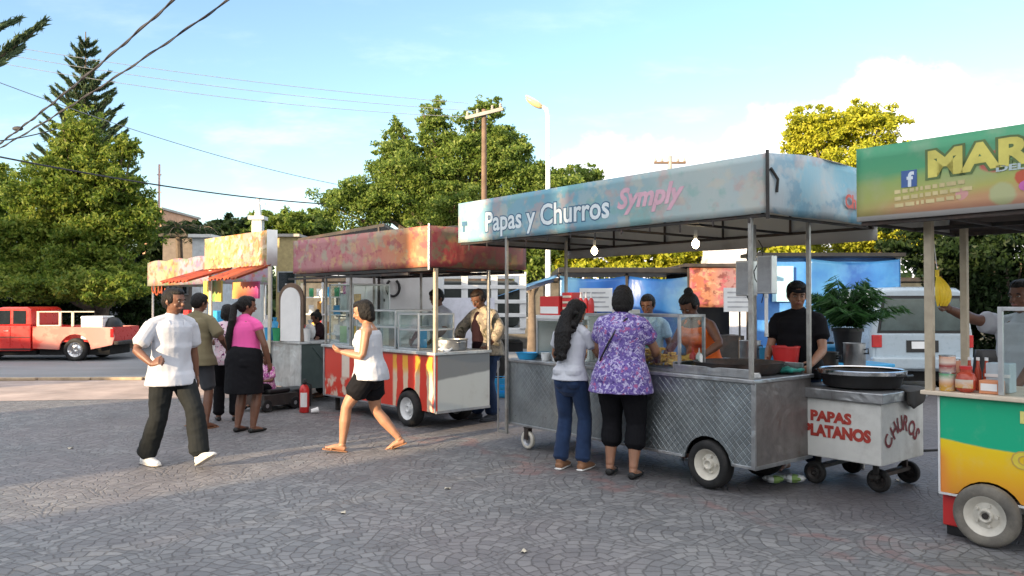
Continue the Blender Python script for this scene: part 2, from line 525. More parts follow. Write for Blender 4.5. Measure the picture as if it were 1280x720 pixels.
    for s in (-1, 1):
        loft(mb, [hp(s*.072, -.002, .075), hp(s*.082, -.01, .10), hp(s*.079, -.006, .122)], [(.006,.012),(.007,.018),(.006,.014)], ref=rgtv, n=8)
        mb.ell((0, 0, 0), (.02*hs, .016*hs, .018*hs), 10, M=Matrix.Translation(hp(s*.038, .062, .078)))
    for s in (-1, 1):
        mb.ell(tuple(at(.885, s*.075*w, -.055)), (.086*w,)*3, 14)
    if fem:
        for s in (-1, 1):
            c = at(1.255, s*.07, .085*w); mb.ell(tuple(c), (.062*w, .05*w, .06), 14)
    for s, nm in ((-1, 'L'), (1, 'R')):
        # leg
        hpj, kj, aj = hip[nm], kn[nm], an[nm]
        path = [hpj+Vector((0, 0, .02)), kj, aj]
        ts = [0, .25, .5, .75, .92, 1.05, 1.2, 1.4, 1.65, 1.85, 1.98]
        rs = [.088, .088, .076, .062, .054, .052, .053, .056, .046, .037, .034]
        fl = 1.08 if fem else 1
        loft(mb, interp_path(path, ts), [r*lw*(fl if i < 5 else 1) for i, r in enumerate(rs)], n=14)
        # foot
        ft = P['feet'][nm]; pit = R(ft[3]) if len(ft) > 3 else 0; fy = R(ft[4]) if len(ft) > 4 else s*R(-8)
        fd = Vector((-math.sin(fy)*math.cos(pit), math.cos(fy)*math.cos(pit), math.sin(pit)))
        fr = Vector((math.cos(fy), math.sin(fy), 0)); fu = fr.cross(fd)
        hl = aj-fu*.055-fd*.035
        P.setdefault('_f', {})[nm] = (aj, fd, fr, fu)
        loft(mb, [aj, aj-fu*.02], [.036, .04], ref=fr)
        loft(mb, [hl, hl+fd*.05+fu*.012, hl+fd*.11+fu*.008, hl+fd*.165-fu*.006, hl+fd*.2-fu*.012],
             [(.03,.03),(.036,.04),(.041,.03),(.044,.02),(.034,.013)], ref=fr, n=12)
        for q5 in range(5):
            xo = (-.034+.017*q5)*s; ln = [.012,.016,.02,.024,.026][q5]; rr5 = [.008,.008,.0085,.009,.012][q5]
            # big toe is on the inner side
            xo = (.034-.017*q5)*s
            b0 = hl+fd*(.195)+fr*xo-fu*.014
            loft(mb, [b0, b0+fd*ln], [rr5, rr5*.9], ref=fr, n=8)
        # arm
        a, e, wv = sh[nm], el[nm], wr[nm]
        path = [a, e, wv]
        ts = [0, .3, .6, .9, 1.05, 1.3, 1.6, 1.9, 2]
        rs = [.054, .050, .044, .038, .039, .040, .034, .027, .026]
        if fem: rs = [r*.93 for r in rs]
        loft(mb, interp_path(path, ts), [r*lw for r in rs], n=12)
        mb.ell(tuple(a-Vector((s*.012, 0, .004))), (.056*lw,)*3, 14)
        loft(mb, [at(1.425, s*.045, -.012), at(1.405, s*.10, -.01), a], [(.045,.05),(.045,.052),(.045*lw,.05*lw)], n=12)
        # hand
        fdv = (wv-e).normalized()
        hopt = P.get('hopt', {}).get(nm, {})
        if 'dir' in hopt: fdv = Vector(hopt['dir']).normalized()
        pn = Vector(hopt.get('palm', (-s, 0, 0))); pn = (pn-fdv*pn.dot(fdv))
        pn = pn.normalized() if pn.length > .05 else fdv.orthogonal().normalized()
        sp = fdv.cross(pn)                     # spread axis
        if 'thumb' in hopt:
            if sp.dot(Vector(hopt['thumb'])) < 0: sp = -sp
        elif sp.dot(Vector((0, 1, .3))) < 0: sp = -sp   # thumb forward/up
        curl = R(hopt.get('curl', 28))
        loft(mb, [wv, wv+fdv*.03, wv+fdv*.06, wv+fdv*.088], [(.024,.018),(.034,.017),(.040,.016),(.040,.013)], ref=sp, n=12)
        for fi, (off, ln) in enumerate(((.032,.07),(.011,.078),(-.011,.073),(-.031,.058))):
            p0 = wv+fdv*.082+sp*off; d = (fdv+sp*off*2.2).normalized(); pts = [p0]
            ang = 0
            for seg, fr_ in enumerate((.45, .3, .25)):
                ang += curl*(1.0 if seg else .8)
                dd = d*math.cos(ang)+pn*math.sin(ang)
                pts.append(pts[-1]+dd*ln*fr_)
            loft(mb, pts, [.0092, .0088, .008, .007], ref=sp, n=8)
        p0 = wv+fdv*.022+sp*.024
        d1 = (fdv*.6+sp*.75+pn*.25).normalized(); d2 = (fdv*.9+sp*.25+pn*.3).normalized()
        loft(mb, [p0, p0+d1*.034, p0+d1*.034+d2*.028, p0+d1*.034+d2*.05], [.0125, .0115, .010, .008], ref=sp, n=8)
    bake(mb, 'body', MATS[P['skin']], rt, vox, 3, sfac=.45)
    # ---- face parts
    if P.get('face', True):
        for s in (-1, 1):
            e = MB(); e.ell((0, 0, 0), (.0125, .007, .006), 12, 0); e.ell((0, .004, 0), (.0065, .0038, .0058), 10, 1)
            o = e.build('eye', [MATS['eye_white'], MATS['eye_dark']], rt, smooth=True)
            o.matrix_local = H0 @ TR(s*.030, .0868, .112)
            e = MB(); loft(e, [(-.018, -.004, -.002), (0, .002, .003), (.018, -.006, 0)], [.003, .0042, .003], ref=(0, 0, 1), n=6)
            o = e.build('eyebrow', MATS['hair'], rt, smooth=True); o.matrix_local = H0 @ TR(s*.031, .0945, .129)
        e = MB(); loft(e, [(-.022, -.006, 0), (-.008, .001, .002), (0, .002, .0005), (.008, .001, .002), (.022, -.006, 0)], [(.003,.003),(.006,.004),(.006,.004),(.006,.004),(.003,.003)], ref=(0, 0, 1), n=8)
        o = e.build('lips', MATS['lips'], rt, smooth=True); o.matrix_local = H0 @ TR(0, .0955, .0515)
    # ---- hair
    hk = P.get('hair', 'short'); hm = MATS[P.get('hairm', 'hair')]
    mb = MB()
    def HE(c, r):
        mb.ell((0, 0, 0), r, 18, M=H0 @ TR(*c))
    if hk:
        HE((0, -.022, .140), (.086, .098, .098)); HE((0, -.045, .115), (.080, .073, .085))
        if hk != 'crop': HE((0, .02, .190), (.066, .072, .044))
        for s in (-1, 1): HE((s*.066, .012, .135), (.018, .03, .045))
    if hk == 'bob':
        HE((0, -.05, .09), (.088, .068, .11)); HE((0, -.055, .03), (.078, .055, .05))
        for s in (-1, 1): HE((s*.068, -.015, .09), (.026, .06, .075))
    def strand(pts, rr):
        loft(mb, pts, rr, ref=rgtv, n=14)
    if hk in ('long', 'curly'):
        Lz = P.get('hairlen', .42); bx = P.get('hairx', 0)
        b1 = hp(0, -.075, .10); b2 = hp(bx*.4, -.085, .0)
        q2 = at(1.36, bx, -.125); q3 = at(1.50-Lz, bx, -.135)
        wd = .10 if hk == 'long' else .12
        strand([b1, b2, q2, q2.lerp(q3, .6), q3], [(.075,.05),(.085,.055),(wd,.045),(wd*.85,.038),(wd*.4,.02)])
        for s in (-1, 1):
            strand([hp(s*.066, .0, .13), hp(s*.08, -.015, .06), hp(s*.085, -.04, .0), at(1.38, s*.085+bx*.5, -.08)], [.025, .03, .032, .02])
        if hk == 'curly':
            rnd = random.Random(4)
            for i in range(46):
                t = rnd.random(); c = b1.lerp(q3, t); a2 = rnd.uniform(-1, 1)
                mb.ell((0, 0, 0), (rnd.uniform(.018, .032),)*3, 8, M=Matrix.Translation(c+rgtv*a2*wd*(1.05-.3*t)+Vector((0, -.02, 0))))
    if hk == 'pony':
        strand([hp(0, -.10, .14), hp(0, -.15, .10), at(1.40, P.get('hairx', 0)*.6, -.15), at(1.20, P.get('hairx', 0), -.15), at(1.05, P.get('hairx', 0), -.14)], [.03, .04, .045, .045, .02])
    if hk == 'bun':
        HE((0, -.06, .235), (.042, .042, .038)); HE((0, -.045, .21), (.05, .05, .03))
    if hk: bake(mb, 'hair', hm, rt, max(vox, .006), 2, fold=.0065, fscale=42, stretch=.22)
    if P.get('cap'):
        mb = MB(); mb.ell((0, 0, 0), (.09, .104, .085), 20, M=H0 @ TR(0, -.014, .158))
        loft(mb, [hp(0, .06, .165), hp(0, .12, .158), hp(0, .165, .148)], [(.075,.006),(.07,.005),(.05,.004)], ref=rgtv)
        bake(mb, 'cap', MATS[P['cap']], rt, .006, 2)
    # ---- top
    tp = P.get('top')
    if tp:
        m_, hem, slv, lo = tp['m'], tp.get('hem', .84), tp.get('sleeve', .55), tp.get('loose', .016)
        mb = MB()
        zs = []; z = hem
        while z < 1.40: zs.append(z); z += .045
        zs += [1.40, 1.43] if not tp.get('tank') else [1.36, 1.39]
        fl = tp.get('flare', .01)
        def ex(z):
            e = lo+.004
            if z < 1.05: e += fl*(1.05-z)/.2
            if z > 1.36: e = lo*.75
            if P.get('boxy', not fem) and .95 < z < 1.2: e += .014
            return e
        zt = [zz if zz > .80 else zz for zz in zs]
        pts, rr = [], []
        for zz in zs:
            rx, ry, cy = torso_r(max(zz, .86), P); e = ex(zz)
            q, r_, f_ = spine(zz); pts.append(q+f_*cy)
            hx = max(0, (.96-zz)/.1)*.018 if zz < .96 else 0
            hq = max(0, min(1, (.98-zz)/.1)); rr.append((rx+e+min(hx, .034)+P.get('hemx', 0)*hq, ry+e+min(hx, .030)+P.get('hemy', .006)*hq))
        if not tp.get('tank'):
            rr[-1] = (.098, .084); rr[-2] = (.135, .095); pts.append(at(1.458, 0, -.004)); rr.append((.072, .070))
        else:
            rr[-1] = (.105, .075); rr[-2] = (.14*w, .10)
        loft(mb, pts, rr, ref=spine(1.2)[1], n=24, flat=True)
        if hem < .92:
            for s in (-1, 1):
                mb.ell(tuple(at(max(.90, hem+.085), s*.066*w, -.045)), (.09*w+lo+.012,)*2+(.085,), 14)
        if fem:
            for s in (-1, 1):
                c = at(1.255, s*.07, .09*w); mb.ell(tuple(c), (.068*w+lo*.4, .056*w+lo*.4, .07), 14)
        for s, nm in ((-1, 'L'), (1, 'R')):
            if tp.get('tank'):
                loft(mb, [at(1.35, s*.115, .0), at(1.41, s*.09, -.01), at(1.43, s*.08, -.01)], [(.03,.075),(.022,.06),(.02,.05)], ref=spine(1.3)[1])
                continue
            path = [sh[nm], el[nm], wr[nm]]
            n_ = 5; ts = [slv*i/n_ for i in range(n_+1)]
            rb = lambda t: lerp(.050, .04, min(1, t)) if t < 1 else lerp(.04, .03, t-1)
            ll = tp.get('sl', lo+.006)
            loft(mb, interp_path(path, ts), [rb(t)*lw+ll*(.45+.6*t/max(slv, .01)) for t in ts], n=14)
            mb.ell(tuple(sh[nm]-Vector((s*.014, 0, .004))), (.054*lw+lo*.6,)*3, 14)
            loft(mb, [at(1.42, s*.045, -.012), at(1.405, s*.10, -.01), sh[nm]], [(.052,.058),(.052,.06),(.045*lw+lo*.7,.05*lw+lo*.7)], n=12)
        bake(mb, tp.get('name', 'shirt'), MATS[m_], rt, vox*1.05, 2, fold=tp.get('fold', .007), fscale=tp.get('fs', 7), seed=len(label), stretch=.5)
    # ---- bottom
    bt = P.get('bottom')
    if bt:
        kind, m_ = bt['kind'], bt['m']; lo = bt.get('loose', .012)
        mb = MB()
        if kind == 'skirt':
            hem = bt['hem']; zs = [1.04, .98, .92, .86, .78, .70, hem+.03, hem]
            pts, rr = [], []
            for z in zs:
                rx, ry, cy = torso_r(max(z, .88), P); t = max(0, (.92-z)/.4)
                q = at(z, 0, cy); q = q+((kn['L']+kn['R'])/2-at(.5)).to_3d()*Vector((1, 1, 0)).length*0
                pts.append(q); rr.append((rx+lo+.006*t, ry+lo+.03*t))
            loft(mb, pts[::-1], rr[::-1], ref=spine(.9)[1], n=24, flat=True)
            for s in (-1, 1):
                mb.ell(tuple(at(.885, s*.075*w, -.055)), (.088*w+lo,)*3, 14)
        else:
            wt = bt.get('waist', 1.0)
            pts, rr = [], []
            for z in (wt, .95, .90, .86, .82, .79):
                rx, ry, cy = torso_r(z, P); pts.append(at(z, 0, cy)); rr.append((rx+lo+.004, ry+lo+.004))
            loft(mb, pts, rr, ref=spine(.9)[1], n=22)
            for s in (-1, 1):
                mb.ell(tuple(at(.885, s*.075*w, -.055)), (.088*w+lo,)*3, 14)
            te = {'trousers': 1.93, 'capri': 1.5, 'shorts': bt.get('len', .8)}[kind]
            for s, nm in ((-1, 'L'), (1, 'R')):
                path = [hip[nm]+Vector((0, 0, .02)), kn[nm], an[nm]]
                ts = [te*i/10 for i in range(11)]
                def rb(t):
                    T = [0, .25, .5, .75, .92, 1.05, 1.2, 1.4, 1.65, 1.85, 2]; S = [.088, .088, .076, .062, .054, .052, .053, .056, .046, .037, .034]
                    r = float(np.interp(t, T, S))*lw*((1.08 if t < .95 else 1) if fem else 1)
                    if bt.get('straight') and t > .8: r = max(r, bt['straight'])
                    return r
                loft(mb, interp_path(path, ts), [rb(t)+lo*(1+.5*t)+bt.get('flare', 0)*t for t in ts], n=16)
        bake(mb, bt.get('name', {'skirt': 'skirt', 'shorts': 'shorts'}.get(kind, 'trousers')), MATS[m_], rt, vox*1.05, 2, fold=bt.get('fold', .006), fscale=8, seed=3, stretch=1.1)
    # ---- shoes
    so = P.get('shoe')
    if so:
        for nm in 'LR':
            aj, fd, fr, fu = P['_f'][nm]; hl = aj-fu*.055-fd*.035
            mb = MB()
            if so['kind'] == 'sneaker':
                loft(mb, [hl-fd*.012+fu*.004, hl+fd*.05+fu*.012, hl+fd*.12+fu*.006, hl+fd*.19-fu*.004, hl+fd*.245-fu*.008],
                     [(.040,.036),(.046,.05),(.049,.040),(.050,.030),(.036,.020)], ref=fr, n=14)
                loft(mb, [aj-fu*.02-fd*.006, aj+fu*.02-fd*.01], [(.043,.05),(.043,.05)], ref=fr, n=14)
                bake(mb, 'shoe', MATS[so['m']], rt, .006, 2, fold=.0015, fscale=40)
                mb = MB(); loft(mb, [hl-fd*.03-fu*.024, hl+fd*.12-fu*.024, hl+fd*.20-fu*.022, hl+fd*.27-fu*.016], [(.04,.011),(.050,.012),(.052,.011),(.03,.010)], ref=fr, n=14)
                bake(mb, 'shoe_sole', MATS[so.get('sole', so['m'])], rt, .006, 1)
            elif so['kind'] == 'flat':
                loft(mb, [hl-fd*.01-fu*.002, hl+fd*.06-fu*.006, hl+fd*.13-fu*.008, hl+fd*.2-fu*.008, hl+fd*.235-fu*.012],
                     [(.036,.034),(.042,.03),(.046,.026),(.047,.022),(.03,.014)], ref=fr, n=14)
                bake(mb, 'shoe', MATS[so['m']], rt, .006, 1)
            else:
                loft(mb, [hl-fd*.03-fu*.030, hl+fd*.1-fu*.03, hl+fd*.2-fu*.032, hl+fd*.24-fu*.032], [(.034,.009),(.042,.009),(.05,.009),(.034,.009)], ref=fr, n=14)
                loft(mb, [hl+fd*.14-fr*.05-fu*.02, hl+fd*.15+fu*.018, hl+fd*.14+fr*.05-fu*.02], [(.014,.005),(.016,.005),(.014,.005)], ref=fd, n=8)
                bake(mb, 'sandal', MATS[so['m']], rt, .005, 1)
    P['_j'] = dict(at=at, sh=sh, el=el, wr=wr, k=k, hp=hp)
    return rt
# ---------------------------------------------------------------- people materials and poses
skinmat('skin_tan', (.30,.15,.09)); skinmat('skin_brown', (.15,.066,.038)); skinmat('skin_warm', (.36,.18,.105))
hairmat(); hairmat('hair_brown', (.016,.009,.006))
mat('eye_white', (.36,.33,.3), .3, var=.02, bump=0); mat('eye_dark', (.02,.013,.01), .2, var=.02, bump=0)
mat('lips', (.25,.09,.075), .5, bump=0)
cloth('white_cotton', (.46,.475,.52), .08, bump=.6); cloth('olive_cotton', (.17,.145,.085)); cloth('pink_jersey', (.72,.10,.33), .08)
cloth('black_cloth', (.0045,.0045,.0065)); cloth('charcoal_cloth', (.011,.013,.014)); cloth('grey_cloth', (.05,.053,.06))
cloth('denim', (.014,.030,.075), pattern='denim'); cloth('floral', (.13,.09,.30), pattern='floral'); cloth('floral_pink', (.4,.08,.3), pattern='pink')
cloth('orange_cloth', (.85,.16,.03), .08); cloth('maroon_cloth', (.014,.004,.007)); cloth('beige_camo', (.20,.17,.135), pattern='camo')
cloth('lightblue_cloth', (.35,.5,.65)); cloth('white_pattern', (.68,.6,.66), pattern='pink'); cloth('teal_cloth', (.02,.2,.16))
mat('sneaker_white', (.72,.72,.70), .6, var=.08); mat('sole_grey', (.5,.47,.43), .8); mat('black_leather', (.006,.006,.006), .5)
mat('sandal_brown', (.25,.12,.06), .7); mat('shoe_red', (.5,.08,.06), .6)

PP = {}
def build_people():
    # striding man
    P = dict(skin='skin_brown', w=1.0, vox=.006, hair='short', lean=4, twist=-8, ptwist=5, hyaw=26, hpitch=-3, ph=-.035, hemy=.03,
             feet={'L': (-.10, .33, .035, 24, R(6)), 'R': (.12, -.22, .0, 0, -R(10))},
             hands={'R': (.30, .20, .98, (.7, -1, -.1)), 'L': (-.30, -.06, .80, (-.5, -.9, 0))},
             hopt={'R': dict(dir=(-.25, .75, .35), palm=(-.8, -.2, -.5), curl=60, thumb=(0, .2, 1)), 'L': dict(curl=30)},
             top=dict(m='white_cotton', hem=.80, sleeve=.72, loose=.022, sl=.034, fold=.008, fs=6, flare=.012, name='tee_shirt'),
             bottom=dict(kind='trousers', m='charcoal_cloth', loose=.020, straight=.052, fold=.008),
             shoe=dict(kind='sneaker', m='sneaker_white', sole='sole_grey'))
    c = GP(212, 580)
    t = person('striding man in a white tee shirt, black trousers and white trainers', (c.x+.02, c.y, 0), (.80, -.60), 1.70, P)
    mb = MB(); at = P['_j']['at']
    pts = []
    for i in range(21):
        a = math.pi*i/20; x = .075*math.cos(a); dz = math.sin(a)
        pts.append(at(1.42-.09*dz, x, .075+.060*dz**.6))
    mb.tube(pts, .0028, 6); mb.build('necklace', MATS['chrome'], t, smooth=True)
    # man in olive
    P = dict(skin='skin_brown', w=1.1, vox=.0075, hair='short', hyaw=-15, lean=4, hpitch=-12, hemx=.022, hemy=.035,
             feet={'L': (-.20, .14, 0, 0), 'R': (.17, -.04, 0, 0)},
             hands={'L': (-.22, .30, 1.02, (-.5, -.6, -.5)), 'R': (.27, .22, .98, (.7, -.6, -.3))},
             top=dict(m='olive_cotton', hem=.80, sleeve=.75, loose=.024, sl=.03, name='tee_shirt'),
             bottom=dict(kind='shorts', m='grey_cloth', loose=.016, len=.92, flare=.010), shoe=dict(kind='sandal', m='sandal_brown'))
    c = GP(246, 534)
    person('man in an olive shirt and grey shorts seen from behind', (c.x, c.y, 0), (.25, .97), 1.64, P)
    # woman in pink
    P = dict(skin='skin_brown', fem=1, w=1.20, vox=.007, hair='pony', hairx=-.12, hyaw=-38, hpitch=-4, belly=.02,
             feet={'L': (-.12, .02, 0, 0), 'R': (.09, .05, 0, 0)},
             hands={'L': (-.25, .24, 1.0, (-.5, -.6, -.5)), 'R': (.28, .10, .83, (.8, -.5, 0))},
             top=dict(m='pink_jersey', hem=.93, sleeve=.25, loose=.010, sl=.016, fold=.005, flare=0, name='top'),
             bottom=dict(kind='skirt', m='black_cloth', hem=.50, loose=.034, fold=.005), shoe=dict(kind='flat', m='black_leather'))
    c = GP(306, 540)
    person('woman in a bright pink top and black skirt seen from behind', (c.x, c.y, 0), (.42, .91), 1.60, P)
    # woman between them
    P = dict(skin='skin_brown', fem=1, w=1.0, vox=.009, hair='bob', hyaw=20, face=False,
             feet={'L': (-.1, .05, 0, 0), 'R': (.1, 0, 0, 0)},
             hands={'L': (-.2, .25, 1.0), 'R': (.24, .2, .95)},
             top=dict(m='white_pattern', hem=.84, sleeve=.6, loose=.016, name='blouse'),
             bottom=dict(kind='trousers', m='black_cloth', loose=.016, straight=.05), shoe=dict(kind='flat', m='black_leather'))
    person('woman in a pink and white patterned blouse between the olive shirt and the pink top', (-3.72, 10.35, 0), (-.3, .95), 1.50, P)
    # walker
    P = dict(skin='skin_warm', fem=1, w=1.12, vox=.006, hair='bob', lean=7, hpitch=-14, ph=-.045, belly=.02, limb=1.12,
             feet={'L': (-.09, .27, .01, 8, R(4)), 'R': (.09, -.29, .03, -20, -R(4))},
             hands={'L': (-.13, .27, 1.03, (-.4, -.8, -.6)), 'R': (.13, .29, 1.02, (.4, -.9, -.6))},
             hopt={'L': dict(palm=(.5, 0, .8), curl=35, thumb=(.5, 0, 1)), 'R': dict(palm=(-.4, 0, .9), curl=35, thumb=(-.5, 0, 1))},
             top=dict(m='white_cotton', hem=.84, tank=1, loose=.020, fold=.006, flare=.016, name='tank_top'),
             bottom=dict(kind='shorts', m='black_cloth', loose=.014, len=.62, flare=.03, waist=.93),
             shoe=dict(kind='sandal', m='sandal_brown'))
    c = GP(456, 562)
    person('walking woman in a white tank top and black shorts', (c.x+.06, c.y, 0), (-1, -.04), 1.60, P)
    PP['walker'] = (c.x, c.y)
    # girl
    P = dict(skin='skin_tan', fem=1, w=.86, vox=.006, hair='curly', hairlen=.40, hairx=-.04, hyaw=-20, hpitch=-22, lean=8,
             feet={'L': (-.10, -.02, 0, 0), 'R': (.10, .04, 0, 0, -R(28))},
             hands={'L': (-.13, .30, 1.02, (-.6, -.7, -.4)), 'R': (.12, .34, 1.06, (.6, -.6, -.5))},
             top=dict(m='white_cotton', hem=.90, sleeve=.5, loose=.02, sl=.024, name='tee_shirt', flare=.012),
             bottom=dict(kind='trousers', m='denim', loose=.012, straight=.055), shoe=dict(kind='sneaker', m='sandal_brown', sole='sneaker_white'))
    c = GP(714, 588)
    person('girl with long curly black hair in a white tee shirt and jeans', (c.x, c.y+.08, 0), (.55, .83), 1.56, P)
    # purple woman
    P = dict(skin='skin_tan', fem=1, w=1.20, vox=.006, hair='bob', hyaw=12, hpitch=-14, lean=6, belly=.02,
             feet={'L': (-.12, .04, 0, 0), 'R': (.12, -.03, 0, 0, -R(50))},
             hands={'L': (-.20, .32, .98, (-.7, -.7, -.4)), 'R': (.24, .34, .98, (.8, -.6, -.4))},
             top=dict(m='floral', hem=.76, sleeve=.55, loose=.024, sl=.03, fold=.008, flare=.016, name='blouse'),
             bottom=dict(kind='capri', m='black_cloth', loose=.018, straight=.060), shoe=dict(kind='flat', m='black_leather'))
    c = GP(777, 596)
    t = person('woman with short black hair in a purple floral blouse and black cropped trousers', (c.x, c.y+.05, 0), (.45, .89), 1.68, P)
    at = P['_j']['at']; mb = MB()
    pts = [at(1.44, .085, 0), at(1.40, .07, -.11), at(1.30, 0, -.155), at(1.18, -.07, -.160), at(1.06, -.14, -.14), at(.98, -.205, -.05)]
    mb.tube(pts, .009, 6); mb.build('bag_strap', MATS['black_leather'], t, smooth=True)
    # vendors of the long blue cart (cart frame is filled in by build_main)
    o = Vector((1.90, 6.24, 0)); v = Vector((.775, .632, 0)); u = Vector((-.632, .775, 0))
    q = o+v*.98+u*1.22
    P = dict(skin='skin_brown', fem=1, w=1.14, vox=.007, hair='bun', hyaw=12, hpitch=-32, lean=24, w2=1,
             feet={'L': (-.12, 0, 0, 0), 'R': (.12, 0, 0, 0)},
             hands={'L': (-.34, .38, 1.04, (-.9, -.3, -.3)), 'R': (.02, .45, 1.06, (.8, -.5, -.4))},
             top=dict(m='orange_cloth', hem=.88, tank=1, loose=.016, name='tank_top'),
             bottom=dict(kind='trousers', m='black_cloth', loose=.014))
    person('vendor with a hair bun in an orange tank top bending over the blue cart', q, (-.85, -.53), 1.66, P)
    q = o+v*1.25+u*.36
    P = dict(skin='skin_tan', w=1.04, vox=.007, hair='short', hyaw=25, hpitch=-6, lean=4, cap='black_cloth',
             feet={'L': (-.12, 0, 0, 0), 'R': (.12, 0, 0, 0)},
             hands={'L': (-.20, .30, 1.00, (-.4, -.8, -.5)), 'R': (.18, .32, 1.03, (.4, -.8, -.5))},
             top=dict(m='black_cloth', hem=.84, sleeve=.55, loose=.022, name='tee_shirt'),
             bottom=dict(kind='trousers', m='denim', loose=.014))
    person('vendor in a black tee shirt and cap behind the frying end of the blue cart', q, (-.6, -.8), 1.72, P)
    q = o+v*1.55+u*2.42
    P = dict(skin='skin_brown', w=.95, vox=.009, hair='short', hyaw=0, hpitch=-15, lean=4,
             feet={'L': (-.12, 0, 0, 0), 'R': (.12, 0, 0, 0)}, hands={'L': (-.2, .2, .9), 'R': (.2, .2, .9)},
             top=dict(m='lightblue_cloth', hem=.84, sleeve=.55, name='tee_shirt'), bottom=dict(kind='trousers', m='denim'))
    person('young man behind the blue cart with only his head showing', q, (-.4, -.9), 1.62, P)
    # vendor of the red cart
    P = dict(skin='skin_brown', w=1.05, vox=.009, hair='short', hyaw=10, hpitch=-20, lean=8,
             feet={'L': (-.12, 0, 0, 0), 'R': (.12, 0, 0, 0)}, hands={'L': (-.2, .35, 1.0, (-.9, -.3, -.3)), 'R': (.2, .35, 1.02, (.9, -.3, -.3))},
             top=dict(m='white_cotton', hem=.84, sleeve=.7, name='tee_shirt'), bottom=dict(kind='trousers', m='denim'))
    person('vendor in a white shirt behind the red cart', (-.98, 11.05, 0), (-.75, -.66), 1.72, P)
    P = dict(skin='skin_brown', w=1.12, vox=.008, hair='short', hairm='hair_brown', hyaw=10, hpitch=-26, lean=16, limb=1.1,
             feet={'L': (-.12, 0, 0, 0), 'R': (.12, .06, 0, 0)}, hands={'L': (-.28, .22, .98, (-1, -.3, .1)), 'R': (.26, .30, 1.0, (1, -.3, .1))},
             top=dict(m='beige_camo', hem=.84, sleeve=1.45, loose=.03, sl=.036, name='jacket', fold=.012), bottom=dict(kind='trousers', m='denim', loose=.018, straight=.06), shoe=dict(kind='sneaker', m='grey_cloth'))
    t = person('person in a beige camouflage jacket over a maroon shirt between the red and blue carts', (-.33, 10.5, 0), (-.75, -.66), 1.72, P)
    at = P['_j']['at']; mb = MB()
    loft(mb, [at(.86, 0, .05), at(1.0, 0, .06), at(1.15, 0, .066), at(1.28, 0, .062), at(1.40, 0, .03)], [(.11,.17),(.12,.165),(.12,.15),(.10,.135),(.05,.09)], ref=(1,0,0))
    bake(mb, 'shirt', MATS['maroon_cloth'], t, .009, 2, fold=.005)
    # banana vendor
    P = dict(skin='skin_brown', w=1.15, vox=.007, hair='short', lean=6, twist=10, hyaw=0,
             feet={'L': (-.12, 0, 0, 0), 'R': (.12, 0, 0, 0)},
             hands={'R': (.14, .70, 1.53, (.5, -.2, -1)), 'L': (-.2, .3, .95, (-.9, -.3, -.3))},
             hopt={'R': dict(palm=(-1, .2, 0), curl=45, dir=(-.1, .6, .55), thumb=(0, 1, .2))},
             top=dict(m='white_cotton', hem=.84, sleeve=.6, loose=.028, sl=.032, name='tee_shirt', fold=.009), bottom=dict(kind='trousers', m='black_cloth'))
    person('vendor in a white shirt reaching an arm out to the post beside the bananas', (3.86, 5.92, 0), (-.97, -.20), 1.70, P)
    # the far cart
    P = dict(skin='skin_tan', w=.85, vox=.009, hair='short', child=1, hyaw=0,
             feet={'L': (-.12, 0, 0, 0), 'R': (.12, 0, 0, 0)}, hands={'L': (-.2, .2, .72), 'R': (.2, .2, .72)},
             top=dict(m='lightblue_cloth', hem=.84, sleeve=.7, name='tee_shirt'), bottom=dict(kind='trousers', m='denim'))
    person('child in a pale blue shirt peering over the far steel cart', (-3.62, 13.0, 0), (-.1, -.99), 1.17, P)
    P = dict(skin='skin_brown', w=1, vox=.009, hair='bun', lean=10, hyaw=10, hpitch=-15, fem=1,
             feet={'L': (-.12, 0, 0, 0), 'R': (.12, 0, 0, 0)}, hands={'L': (-.2, .3, .85), 'R': (.2, .3, .85)},
             top=dict(m='maroon_cloth', hem=.84, sleeve=.6, name='blouse'), bottom=dict(kind='trousers', m='black_cloth'))
    person('woman in a dark top leaning beside the rounded white board of the far cart', (-3.12, 12.95, 0), (-.9, -.4), 1.38, P)
    # child on the stroller
    P = dict(skin='skin_brown', fem=0, w=.92, vox=.008, hair='bob', child=1, hyaw=0, hpitch=-10, lean=5, ph=-.27,
             feet={'L': (-.07, .24, .05, 0), 'R': (.07, .24, .05, 0)}, hands={'L': (-.1, .2, .42), 'R': (.1, .2, .42)},
             top=dict(m='floral_pink', hem=.84, sleeve=.7, loose=.02, name='blouse'), bottom=dict(kind='trousers', m='black_cloth'), shoe=dict(kind='flat', m='black_leather'))
    person('small child in a pink plaid blouse sitting on the low black trolley', (-3.52, 11.45, 0), (-.55, -.83), 1.06, P)
